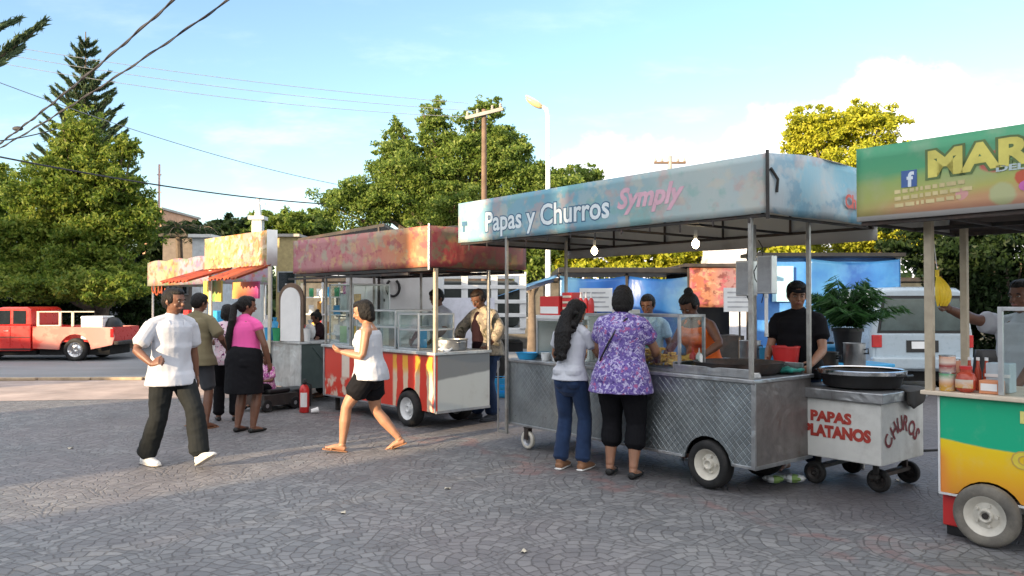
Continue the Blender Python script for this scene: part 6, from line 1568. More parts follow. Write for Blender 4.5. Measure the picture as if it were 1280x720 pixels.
    # olive umbrella-less second awning over goods
def carshape(mb, secs, mi=0):
    "loft of closed x,z side outlines along y"
    n = len(secs[0][1]); V = []; F = []
    for y, pts in secs: V += [(x, y, z) for x, z in pts]
    for s in range(len(secs)-1):
        for i in range(n): F.append((s*n+i, s*n+(i+1) % n, (s+1)*n+(i+1) % n, (s+1)*n+i))
    F.append(tuple(range(n))); F.append(tuple(reversed(range((len(secs)-1)*n, len(secs)*n)))); mb.add(V, F, mi)
def build_pickup():
    # front points to local -x (left in the photo)
    O = Vector(((113-640)/FPX*21.4, 21.4, 0)); t = root('pickup_truck', 'red pickup truck parked in profile with a white box in its bed', 'pickup truck', O, R(2.5))
    # local origin = rear wheel contact, near side plane y=-.82
    redp = mat('car_red', (.55,.022,.018), .3, var=.06, coat=.6, bump=0); pink = print_mat('car_red_faded', [(0,(.58,.05,.035)),(.2,(.56,.15,.12)),(.7,(.52,.20,.17)),(1,(.5,.22,.2))], 'x', -1.0, .9, .15, [(.6,.35,.28)], .35, 2, 0, folds=False, rough=.35)
    gl = MATS['screen_glass']; r = .30
    arch = lambda cx: [(cx+.40*math.cos(math.pi*k/10), .30+.40*math.sin(math.pi*k/10)) for k in range(11)]
    fx = -2.85
    low = [(.95,.36),(.95,.88),(-1.10,.90),(-1.12,.90)]+[(-3.65,.84),(-3.72,.5),(-3.6,.30)]+arch(fx)[::-1]+[(-2.4,.28),(-1.2,.28)]
    def side(y, ins=0): return (y, [(x-(ins if x > 0 else -ins)*0, z-(ins if z > .8 else 0)) for x, z in [(-.42,.28)]+[p for p in [( -.43,.30)]]+[]])
    body = [(-1.12,.27),(-2.42,.27)]+arch(fx)+[(-3.58,.28),(-3.72,.42),(-3.70,.72),(-3.62,.80),(-2.60,.93),(-1.12,.93)]
    mb = MB(); carshape(mb, [(-.80, body), (-.82, body), (.82, body), (.80, body)][1:3]); mb.build('cab_body', redp, t, bev=.025)
    cab = [(-1.12,.932),(-2.62,.932),(-2.05,1.36),(-1.85,1.40),(-1.22,1.40),(-1.14,1.34)]
    mb = MB(); carshape(mb, [(-.78, cab), (-.70, [(x*1.0, z if z < 1 else z+.012) for x, z in cab]), (.70, [(x, z if z < 1 else z+.012) for x, z in cab]), (.78, cab)]); mb.build('cab_roof', redp, t, bev=.03)
    for nm, poly in (('window', [(-1.66,.96),(-2.38,.96),(-2.02,1.31),(-1.66,1.32)]), ('window', [(-1.26,.97),(-1.58,.97),(-1.58,1.32),(-1.26,1.31)])):
        w = MB(); w.prism(poly, -.789, -.781); wo = w.build(nm, gl, t)
    w = MB(); w.prism([(-1.16,.98),(-1.2,.98),(-1.2,1.3),(-1.16,1.3)], -.6, .6); w.build('window', gl, t)
    w = MB(); w.add([(-2.60,-.66,.96),(-2.60,.66,.96),(-2.09,.62,1.34),(-2.09,-.62,1.34)], [(0,1,2,3)]); w.build('windscreen', gl, t, solid=.02)
    d = MB(); d.prism([(-1.63,.33),(-2.40,.33),(-2.42,.90),(-1.63,.90)], -.832, -.822); dd = d.build('door', redp, t, bev=.01); h = MB(); h.box((-1.78, -.850, .78), (-1.66, -.833, .81)); h.build('handle', MATS['chrome'], dd)
    bed = [(-1.08,.33)]+[(-1.08,.33)][:0]+[(-1.08,.90),(.95,.88),(1.0,.60),(.95,.42)]+arch(0)
    mb = MB(); carshape(mb, [(-.80, bed), (-.76, bed)]); mb.build('bed_side', pink, t, bev=.012); mb = MB(); carshape(mb, [(.76, bed), (.80, bed)]); mb.build('bed_side', pink, t, bev=.012)
    mb = MB(); mb.box((-1.08, -.755, .50), (.93, .755, .54)); mb.box((-1.1, -.755, .54), (-1.06, .755, .90)); mb.box((.93, -.755, .45), (.98, .755, .88)); mb.build('cargo_bed', redp, t)
    mb = MB(); mb.box((.985, -.80, .42), (1.12, .80, .52)); mb.build('bumper', MATS['dark_frame'], t, bev=.02)
    mb = MB(); mb.box((.90, -.812, .62), (.985, -.801, .84)); mb.build('tail_light', mat('tail_red', (.45,.02,.02), .2, bump=0), t, bev=.004)
    mb = MB(); mb.box((-2.36, -.93, .95), (-2.27, -.83, 1.06)); mb.build('mirror', redp, t, bev=.015); mb = MB(); mb.box((-2.42, -.836, .30), (-1.1, -.822, .34)); mb.box((-2.42, -.8365, .62), (-1.12, -.833, .645)); mb.build('side_moulding', MATS['black_paint'], t); mb = MB(); mb.box((-3.66, -.70, .6), (-3.73, -.4, .74)); mb.build('headlight', MATS['chrome'], t)
    mb = MB(); mb.box((-1.0, -.6, .15), (.8, .6, .42)); mb.box((-3.5, -.6, .15), (-1.1, .6, .265)); mb.build('chassis', MATS['dark_inside'], t)
    for x in (0, fx):
        for y in (-.72, .72): wheel(t, (x, y, r), r, .18, MATS['rubber'], MATS['chrome'])
    mb = MB()
    for x in (-.98, -.42, -.10): mb.box((x-.03, -.74, .90), (x+.03, -.70, 1.30))
    mb.box((-1.0, -.74, 1.27), (.45, -.70, 1.30)); mb.box((-1.0, -.75, .905), (-.4, -.69, .94)); mb.build('bed_rack', MATS['cream'], t, bev=.005)
    c = root('white_box', 'white box riding in the bed of the red pickup', 'box', O+Vector((.12, -.45, .55)), 0); mb = MB(); mb.box((-.02, -.2, 0), (.55, .4, .62)); mb.build('box_body', MATS['white_clean'], c, bev=.02); mb = MB(); mb.box((-.03, -.21, .56), (.56, .41, .60)); mb.build('lid', MATS['white_paint'], c, bev=.01)
    c = root('dark_load', 'dark sack slumped in the tail of the pickup bed', 'sack', O+Vector((.70, -.2, .55)), 0); mb = MB(); mb.ell((.02, 0, .3), (.22, .35, .3), 12); mb.build('sack', MATS['black_paint'], c, smooth=True)
def build_vehicles():
    build_pickup()
    # minivan from behind: local -y faces the viewer
    Y = 13.3; cx = (1152-640)/FPX*Y
    t = root('minivan', 'pale blue grey minivan seen from behind under the trees', 'van', (cx, Y, 0), R(-4))
    p = mat('van_paint', (.34,.41,.46), .3, var=.05, coat=.5, bump=0, dirt=(.3,.3,.28), dirtamt=.2); W_ = .84
    def sec(y, s, zt, zb=.38): return [(x*s, y, z) for x, z in ((-W_,zb),(-W_-.01,.7),(-W_,.98),(-W_*.93,1.35),(-W_*.86,zt-.10),(-W_*.72,zt-.02),(-.3,zt),(.3,zt),(W_*.72,zt-.02),(W_*.86,zt-.10),(W_*.93,1.35),(W_,.98),(W_+.01,.7),(W_,zb))]
    mb = MB(); S = [sec(0, .98, 1.76), sec(.12, 1, 1.80), sec(2.6, 1, 1.80), sec(3.3, .97, 1.62), sec(4.3, .92, 1.05, .4)]; n = 14; V = []; F = []
    for i, s in enumerate(S): V += s
    for i in range(len(S)-1):
        for k in range(n): F.append((i*n+k, i*n+(k+1) % n, (i+1)*n+(k+1) % n, (i+1)*n+k))
    F += [tuple(range(n)), tuple(reversed(range((len(S)-1)*n, len(S)*n)))]; mb.add(V, F); mb.build('van_body', p, t, bev=.03, smooth=True, sharp=35)
    gm = mat('van_glass', (.05,.075,.075), .12, var=.5, scale=1.5, coat=.5, bump=0)
    mb = MB(); mb.prism([(-.68,1.06),(.68,1.06),(.60,1.60),(-.60,1.60)], -.014, -.004); mb.build('rear_window', gm, t, bev=.006)
    mb = MB(); mb.prism([(-.73,1.02),(.73,1.02),(.64,1.65),(-.64,1.65)], -.003, .02); mb.build('window_seal', MATS['black_paint'], t)
    mb = MB(); mb.prism([(-.76,.5),(.76,.5),(.76,1.0),(-.76,1.0)], -.010, .02); mb.build('tailgate', p, t, bev=.012)
    for s in (-1, 1): mb = MB(); mb.box((s*.66, -.03, .78), (s*.82, .05, .99)); mb.build('tail_light', MATS['tail_red'], t, bev=.01)
    mb = MB(); mb.box((-.26, -.022, .70), (.26, -.011, .90)); mb.build('plate_recess', MATS['black_paint'], t); mb = MB(); mb.box((-.18, -.032, .76), (.16, -.023, .88)); mb.build('number_plate', MATS['white_clean'], t)
    mb = MB(); mb.box((-.84, -.12, .42), (.84, .04, .62)); mb.build('bumper', p, t, bev=.03)
    for x in (-.72, .72):
        for y in (.75, 3.5):
            M2 = TR(x, y, .32) @ Matrix.Rotation(R(90), 4, 'Y'); w = MB(); w.lathe([(.18,-.09),(.3,-.1),(.32,-.07),(.32,.07),(.3,.1),(.18,.09)], 26, M2, closed=True); wo = w.build('wheel', MATS['rubber'], t, smooth=True); w = MB(); w.lathe([(0,.07),(.185,.07),(.185,-.07),(0,-.07)], 18, M2); w.build('rim', MATS['rim_grey'], wo)
    mb = MB(); mb.box((-.7, .2, .2), (.7, 4.0, .4)); mb.build('chassis', MATS['dark_inside'], t)
    # stake truck
    Y = 14.6; t = root('stake_truck', 'white truck with slatted stake sides parked behind the red and blue carts', 'truck', (WP(540, 400, Y).x, Y, 0), R(3))
    wp = MATS['white_paint']
    mb = MB(); mb.box((0, 0, .95), (1.72, 1.8, 1.05)); mb.build('bed', wp, t, bev=.01)
    mb = MB()
    for x in (.05, .60, 1.15, 1.68): mb.box((x-.06, -.03, 1.05), (x+.06, .0, 2.10))
    for z in (1.30, 1.55, 1.82, 2.06): mb.box((0, -.055, z-.035), (1.74, -.032, z+.035))
    mb.build('stake_side', wp, t, bev=.005)
    mb = MB()
    for x in (.05, .60, 1.15, 1.68): mb.box((x-.06, 1.78, 1.05), (x+.06, 1.81, 2.10))
    for z in (1.30, 1.55, 1.82, 2.06): mb.box((0, 1.815, z-.035), (1.74, 1.84, z+.035))
    mb.build('stake_side', wp, t, bev=.005)
    mb = MB(); mb.box((0, -.08, .62), (1.15, -.058, 1.62)); mb.build('side_panel', mat('lavender_white', (.56,.57,.64), .6), t); mb = MB(); mb.box((.72, -.088, 1.05), (.92, -.081, 1.38)); mb.build('panel_mark', MATS['dark_frame'], t)
    cab = [(-.1,.5),(-1.7,.5),(-1.8,1.1),(-1.55,1.25),(-1.35,1.9),(-.15,1.95)]
    mb = MB(); carshape(mb, [(.0, cab), (1.8, cab)]); mb.build('cab', wp, t, bev=.05); mb = MB(); mb.prism([(-.35,1.3),(-1.35,1.3),(-1.2,1.8),(-.35,1.8)], -.012, -.002); mb.build('window', MATS['screen_glass'], t)
    for x in (1.0, -1.1):
        for y in (.12, 1.68): wheel(t, (x, y, .4), .4, .22, MATS['rubber'], MATS['rim_grey'])
    mb = MB(); mb.box((-1.6, .3, .6), (1.7, 1.5, .78)); mb.build('chassis', MATS['dark_inside'], t)
    mb = MB(); mb.box((0.1, .5, 1.06), (1.65, 1.7, 1.95)); c = root('tarp_load', 'dark covered load standing inside the stake truck', 'load', t.location, R(3)); mb.build('load', mat('dark_load', (.025,.03,.028), .9, var=.4, scale=2, bump=.5), c, bev=.12)
    # white trailer box
    Y = 13.3; x0 = WP(432, 400, Y).x; t = root('cargo_trailer', 'plain white box trailer behind the glass cases of the red cart', 'trailer', (x0, Y, 0), R(0))
    mb = MB(); mb.box((0, 0, .45), (1.52, 1.6, 2.02)); mb.build('box_body', wp, t, bev=.02)
    mb = MB(); mb.box((.0, -.012, .44), (1.52, -.001, .50)); mb.box((.0, -.012, 1.98), (1.52, -.001, 2.03)); mb.box((.60, -.01, .5), (.63, -.001, 1.98)); mb.build('trim', MATS['alu'], t)
    mb = MB(); mb.box((.64, -.008, 1.55), (.66, -.001, 1.60)); mb.box((.05, -.02, 1.3), (.42, -.001, 1.34)); mb.box((.05, -.02, 1.08), (.42, -.001, 1.12)); mb.box((.4, -.02, 1.08), (.43, -.001, 1.34)); mb.build('hinge', MATS['dark_frame'], t)
    for y in (.05, 1.5): wheel(t, (.7, y, .3), .3, .16, MATS['rubber'], MATS['rim_grey'])
    c = root('cable_coil', 'black cable coil hung on the white box trailer', 'cable', (x0+.80, Y-.03, 1.88), 0); mb = MB(); mb.tube([(.11*math.cos(R(a)), 0, -.10+.14*math.sin(R(a))) for a in range(120, 421, 20)], .022, 7); mb.build('coil', MATS['black_paint'], c, smooth=True)

def build_background():
    # blue tarp stall
    Y = 15.2; a = WP(700, 340, Y); b = WP(868, 337, Y)
    t = root('market_stall', 'stall closed with a bright blue tarpaulin behind the blue cart', 'stall', (a.x, Y, 0), R(0)); L = b.x-a.x
    bt = print_mat('blue_tarp', [(0,(.10,.26,.46)),(.2,(.025,.11,.38)),(.4,(.02,.10,.42)),(.75,(.03,.15,.44)),(1,(.16,.30,.46))], 'x', 0, L, .4, [(.02,.08,.34),(.06,.2,.48)], .35, 1.2, .35, rough=.3)
    sheet_panel(t, 'tarpaulin', (0, 0, .55), (L, 0, 2.05), bt, .12, 60, 24, seed=30, wave=.12, topwave=.07)
    mb = MB(); mb.grid(14, 10, lambda u, v: (-.05-(1-u)*1.3, -.1+v*2.2, 2.02-(1-u)*.42+.06*math.sin(v*6))); mb.build('tent_roof', bt, t, smooth=True, solid=.006)
    for x in (0, L/2, L): post(t, x, .06, 0, 2.2, .05, 'dark_frame')
    mb = MB(); mb.box((-.05, -.12, 2.09), (L+.1, 2.4, 2.2)); mb.build('stall_roof', MATS['black_paint'], t, bev=.02)
    a = WP(862, 334, 14.8); b = WP(936, 334, 14.8)
    t = root('banner_stall', 'stall hung with an orange and pink printed banner behind the vendor in orange', 'stall', (a.x, 14.8, 0), 0); L = b.x-a.x
    pb = print_mat('orange_banner', [(0,(.36,.10,.06)),(.3,(.44,.20,.11)),(.6,(.34,.18,.18)),(1,(.28,.22,.26))], 'x', 0, L, .4, [(.46,.32,.22),(.14,.03,.03),(.40,.10,.13)], .8, 5, .35, rough=.5)
    sheet_panel(t, 'banner', (0, 0, 1.45), (L, 0, 2.18), pb, .02, 16, 8, seed=31, wave=.02)
    for x in (0, L): post(t, x, .06, 0, 2.25, .05, 'dark_frame')
    mb = MB(); mb.box((-.1, -.05, 2.2), (L+.1, 1.8, 2.26)); mb.build('stall_roof', MATS['dark_frame'], t); mb = MB(); mb.box((0, .3, .85), (L, 1.0, .9)); mb.box((0, .3, 0), (L, .33, .85)); mb.build('table', MATS['dark_frame'], t); mb = MB(); mb.box((-.1, 1.7, 0), (L+.1, 1.74, 2.19)); mb.build('back_wall', MATS['black_paint'], t)
    # blue building / tarp wall right
    a = WP(938, 322, 15.6); b = WP(1122, 322, 15.6); L = b.x-a.x
    t = root('blue_stall', 'tall blue painted stall wall behind the potted palm and the van', 'stall', (a.x, 15.6, 0), 0)
    bw = mat('blue_wall', (.035,.17,.50), .5, var=.35, scale=1.1, dirt=(.2,.45,.65), dirtamt=.5, bump=.3)
    mb = MB(); mb.box((0, .06, 0), (L, .16, 2.42)); mb.build('wall', bw, t); bt2 = print_mat('blue_tarp_right', [(0,(.07,.20,.36)),(.25,(.02,.10,.36)),(.5,(.05,.19,.42)),(.7,(.015,.08,.32)),(1,(.04,.18,.45))], 'x', 0, L, .5, [(.02,.07,.30),(.06,.2,.44)], .4, 1.3, .2, rough=.3); sheet_panel(t, 'tarpaulin', (1.15, -.12, .1), (L, -.12, 2.38), bt2, .12, 50, 30, seed=37, wave=.10, topwave=.06)
    for i, (x, w_) in enumerate(((.42, .42),)): mb = MB(); mb.box((x, -.03, 1.55), (x+w_, -.002, 2.25)); f = mb.build('window', mat('sky_panel', (.30,.52,.64), .3, bump=0), t)
    mb = MB(); mb.box((-.05, -.25, 2.43), (L+.05, .5, 2.5)); mb.build('roof_edge', MATS['black_paint'], t)
    for x in (.0, 1.15, 2.9): mb = MB(); mb.box((x-.04, -.05, 0), (x+.04, -.002, 2.42)); mb.build('post', MATS['white_paint'], t)
    c = root('water_drum', 'bright blue plastic water drum left of the potted palm', 'drum', (3.98, 10.3, 0), 0); mb = MB(); mb.lathe([(.27,0),(.29,.03),(.28,.3),(.295,.32),(.28,.34),(.28,.66),(.295,.68),(.28,.70),(.29,.97),(.25,1.0),(0,1.0)], 30); mb.build('drum_body', MATS['blue_plastic'], c, smooth=True); mb = MB(); mb.lathe([(.05,1.0),(.05,1.03),(0,1.03)], 14, TR(.15, 0, 0)); mb.build('cap', MATS['black_paint'], c)
    c = root('plant_table', 'low blue table carrying the potted palm', 'table', (4.25, 9.85, 0), .2); mb = MB(); mb.box((-.35, -.3, .75), (.35, .3, .795)); mb.build('table_top', MATS['blue_plastic'], c, bev=.01)
    for sx in (-.3, .3):
        for sy in (-.25, .25): mb = MB(); mb.tube([(sx, sy, 0), (sx, sy, .75)], .025); mb.build('leg', MATS['blue_plastic'], c)
    # pale building behind yellow trees
    def house(label, px0, px1, pytop, Y, m, dy=6, windows=1, roof='dark_frame', name='house'):
        a = WP(px0, pytop, Y); b = WP(px1, pytop, Y); L = b.x-a.x; h = a.z
        t = root(name, label, 'building', (a.x, Y, 0), 0); mb = MB(); mb.box((0, 0, 0), (L, dy, h)); mb.build('wall', m, t)
        mb = MB(); mb.box((-.1, -.15, h+.002), (L+.1, dy+.1, h+.12)); mb.build('roof', MATS[roof], t)
        n = max(1, int(L/2.2))
        for i in range(n if windows else 0):
            x = (i+.5)*L/n; mb = MB(); mb.box((x-.4, -.03, h*.45), (x+.4, .01, h*.45+.9)); f = mb.build('window', MATS['rim_grey'], t); mb = MB(); mb.box((x-.34, -.036, h*.45+.05), (x+.34, -.031, h*.45+.85)); mb.build('pane', MATS['screen_glass'], f)
        return t
    house('pale building between the yellow trees under the blue canopy', 885, 935, 296, 22, mat('wall_pale', (.55,.56,.60), .9), 3, 0)
    house('brown grey building behind the furthest cart', 203, 242, 296, 30, mat('wall_brown', (.17,.145,.13), .9, var=.2), 5)
    house('plain white block between the brown building and the yellow signboard', 240, 262, 297, 29, mat('wall_white', (.52,.55,.58), .9), 4, 0, 'white_paint')
    house('small orange house top lit by the sun beside the left tree', 172, 201, 262, 42, mat('wall_orange', (.55,.32,.2), .9), 5, 1, 'concrete')
    house('small yellow building behind the red canopy', 345, 372, 296, 34, mat('wall_yellow', (.40,.32,.16), .9, var=.2), 4, 1, 'concrete')
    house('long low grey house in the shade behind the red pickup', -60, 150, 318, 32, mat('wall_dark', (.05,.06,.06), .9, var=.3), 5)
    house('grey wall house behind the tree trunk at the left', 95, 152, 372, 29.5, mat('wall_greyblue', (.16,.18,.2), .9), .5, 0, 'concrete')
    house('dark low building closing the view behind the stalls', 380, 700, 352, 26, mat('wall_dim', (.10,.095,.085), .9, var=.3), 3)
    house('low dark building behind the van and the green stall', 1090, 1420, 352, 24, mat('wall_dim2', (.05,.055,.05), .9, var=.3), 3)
    t = root('awning_strip', 'pale blue awning strip hanging on the dark house behind the pickup', 'awning', WP(50, 340, 31), 0); mb = MB(); mb.grid(20, 3, lambda u, v: (u*3.3, -.3*(1-v), -.55*(1-v)+.02*math.sin(u*60))); mb.build('awning', mat('awning_pale', (.42,.48,.52), .7), t, solid=.01)
    Y = 33; a = WP(322, 252, Y); t = root('white_tower', 'slim white tower with a small cross bar above the roofs', 'tower', (a.x, Y, 0), 0)
    mb = MB(); mb.box((-.2, -.2, 0), (.2, .2, WP(0, 275, Y).z)); mb.box((-.32, -.32, WP(0, 275, Y).z), (.32, .32, WP(0, 275, Y).z+.15)); mb.build('shaft', MATS['white_paint'], t); mb = MB(); z = WP(0, 275, Y).z+.15; mb.tube([(0, 0, z), (0, 0, z+.75)], [.15, .08]); mb.box((-.3, -.05, z+.5), (.3, .05, z+.6)); mb.build('finial', MATS['white_paint'], t)
    a = WP(198, 205, 36); t = root('radio_mast', 'thin pink and white mast against the sky right of the left tree', 'mast', (a.x, 36, 0), 0); mb = MB(); mb.tube([(0, 0, 0), (0, 0, a.z)], .05); 
    for k in range(8): mb.box((-.1, -.02, a.z-.5-k*.8), (.1, .02, a.z-.45-k*.8))
    mb.build('mast', mat('mast_pink', (.55,.35,.32), .7), t)
    # tin roof stall behind red canopy
    a = WP(372, 298, 14.2); b = WP(480, 279, 12.9); t = root('tin_roof', 'dark tin roof edge showing above the faded pink canopy', 'roof', (a.x, a.y, a.z), 0)
    d = b-a; mb = MB(); mb.add([(0,0,0),(d.x,d.y,d.z),(d.x,d.y+1.6,d.z+.02),(0,1.6,.02),(0,0,-.05),(d.x,d.y,d.z-.05),(d.x,d.y+1.6,d.z-.03),(0,1.6,-.03)], [(0,1,2,3),(4,7,6,5),(0,4,5,1),(1,5,6,2),(2,6,7,3),(3,7,4,0)]); mb.build('roof_sheet', MATS['dark_frame'], t)
    for x, y, z in ((.1, .1, 0), (d.x-.1, d.y+.1, d.z), (.1, 1.5, 0), (d.x-.1, d.y+1.5, d.z)): mb = MB(); mb.tube([(x, y, -a.z), (x, y, z-.05)], .025); mb.build('post', MATS['dark_frame'], t)
    # poles
    Y = 24; top = WP(605, 140, Y); t = root('utility_pole', 'brown wooden utility pole with a tilted cross arm in front of the middle tree', 'utility pole', (top.x, Y, 0), 0)
    mb = MB(); mb.tube([(0, 0, -.2), (0, 0, top.z+.1)], [.10, .075], 10); mb.build('pole', MATS['wood_pole'], t, smooth=True)
    mb = MB(); mb.box((-.58, -.16, -.05), (.58, -.06, .05), M=TR(0, 0, top.z-.05) @ rotY(R(-14))); mb.build('cross_arm', MATS['concrete'], t)
    for k in (-.5, -.2, .25, .5): mb = MB(); mb.lathe([(.03,0),(.05,.04),(.03,.07),(.045,.1),(.02,.14)], 10, TR(k, -.11, top.z+.0+k*.25)); mb.build('insulator', MATS['concrete'], t, smooth=True)
    Y = 30; top = WP(838, 196, Y); t = root('utility_pole', 'thin utility pole top with a cross arm poking above the blue canopy', 'utility pole', (top.x, Y, 0), 0)
    mb = MB(); mb.tube([(0, 0, -.2), (0, 0, top.z+.05)], [.12, .08], 8); mb.build('pole', MATS['concrete'], t, smooth=True); mb = MB(); mb.box((-.6, -.06, top.z-.25), (.6, .06, top.z-.17)); mb.build('cross_arm', MATS['wood_pole'], t)
    for k in (-.55, -.3, .3, .55): mb = MB(); mb.lathe([(.04,0),(.06,.05),(.02,.16)], 8, TR(k, 0, top.z-.17)); mb.build('insulator', MATS['concrete'], t, smooth=True)
    Y = 22; top = WP(685, 140, Y); t = root('street_lamp', 'white street lamp post with its lamp head reaching left', 'street lamp', (top.x, Y, 0), 0)
    mb = MB(); mb.tube([(0, 0, 0), (0, 0, top.z-.1), (-.04, 0, top.z+.1), (-.22, 0, top.z+.22)], [.085, .06, .055, .045], 12); mb.build('pole', MATS['white_clean'], t, smooth=True)
    mb = MB(); mb.ell((0, 0, 0), (.27, .12, .09), 16, M=TR(-.38, 0, top.z+.27) @ rotY(R(32))); mb.build('lamp_head', mat('lamp_glass', (.65,.52,.25), .3, var=.1), t, smooth=True)
    mb = MB(); mb.ell((0, 0, 0), (.30, .14, .05), 16, M=TR(-.38, 0, top.z+.33) @ rotY(R(32))); mb.build('lamp_cap', MATS['cream'], t, smooth=True)
    # wires
    wm = mat('cable_black', (.03,.03,.035), .7); wl = mat('cable_grey', (.20,.22,.25), .7)
    def wire(label, a, b, sag, r, m, grp='overhead cables', twist=0):
        A = WP(*a); B = WP(*b); mid = A.lerp(B, .5); t = root('overhead_cable', label, 'cable', A, 0, grp); N = 30; pts = []
        for i in range(N+1):
            f = i/N; p = A.lerp(B, f)-A; p.z -= sag*4*f*(1-f); pts.append(p)
        mb = MB(); mb.tube(pts, r, 6)
        if twist:
            N = 160; L = (B-A).length; q = []
            for i in range(N+1):
                f = i/N; p = A.lerp(B, f)-A; p.z -= sag*4*f*(1-f); q.append(p+Vector((0, math.cos(f*L*5)*twist, math.sin(f*L*5)*twist)))
            mb.tube(q, r*.8, 5)
        mb.build('cable', m, t, smooth=True)
    wire('thick black cable crossing the pine from the top edge, the left one', (232, -18, 11), (-40, 205, 20), .12, .016, wm, twist=.022)
    wire('thick black cable crossing the pine from the top edge, the right one', (305, -18, 11), (-40, 205, 19), .12, .014, wm, twist=.018)
    wire('black cable from the left tree to the middle tree above the far carts', (-20, 192, 18), (430, 256, 30), .2, .022, wm)
    wire('thin grey cable sloping down right of the left tree', (-30, 92, 20), (420, 230, 30), .25, .012, wl)
    wire('faint cable high across the sky, the top one', (0, 55, 22), (585, 128, 24), .15, .008, wl)
    wire('faint cable high across the sky, the middle one', (0, 66, 22), (600, 138, 24), .2, .008, wl)
    wire('faint cable high across the sky, the lowest one', (0, 78, 22), (600, 146, 24), .25, .008, wl)
    wire('short cable rising to the left edge below the thick cables', (-30, 178, 16), (70, 160, 17), .05, .012, wm)
    c = root('cable_joint', 'dark splice box on the cable at the left edge', 'cable joint', WP(20, 160, 19), 0); mb = MB(); mb.ell((0, 0, 0), (.14, .06, .06), 10); mb.build('splice', wm, c, smooth=True)

def shade_makers():
    "the buildings on the low sun's side of the square, behind the camera: the plaza lies in their shade"
    Dd = 18.0
    def blk(label, s0, s1, h, depth=5, m='wall_tan', win=True):
        # local x along s=(x-y)/sqrt2 ; facade faces the square
        sx = (s0+s1)/2; c = Vector((sx*.7071-Dd*.7071, -sx*.7071-Dd*.7071, 0))
        t = root('shade_house', label, 'building', c, R(-45)); w = s1-s0
        mb = MB(); mb.box((-w/2, -depth, 0), (w/2, 0, h)); mb.build('wall', MATS[m], t)
        mb = MB(); mb.box((-w/2, -.25, h+.002), (w/2, .06, h+.05)); mb.build('parapet', MATS['concrete'], t)
        if win:
            n = max(1, int(w/3))
            for i in range(n):
                x = -w/2+(i+.5)*w/n
                for z in ([1.0] if h < 5 else [1.0, 4.0]):
                    mb = MB(); mb.box((x-.55, .003, z), (x+.55, .05, z+1.4)); f = mb.build('window', MATS['white_paint'], t); mb = MB(); mb.box((x-.47, .052, z+.08), (x+.47, .056, z+1.32)); mb.build('pane', MATS['screen_glass'], f)
    mat('wall_tan', (.42,.36,.28), .9, var=.12, scale=1); mat('wall_cool', (.40,.42,.42), .9, var=.12, scale=1)
    for a in SHADE: blk(*a)
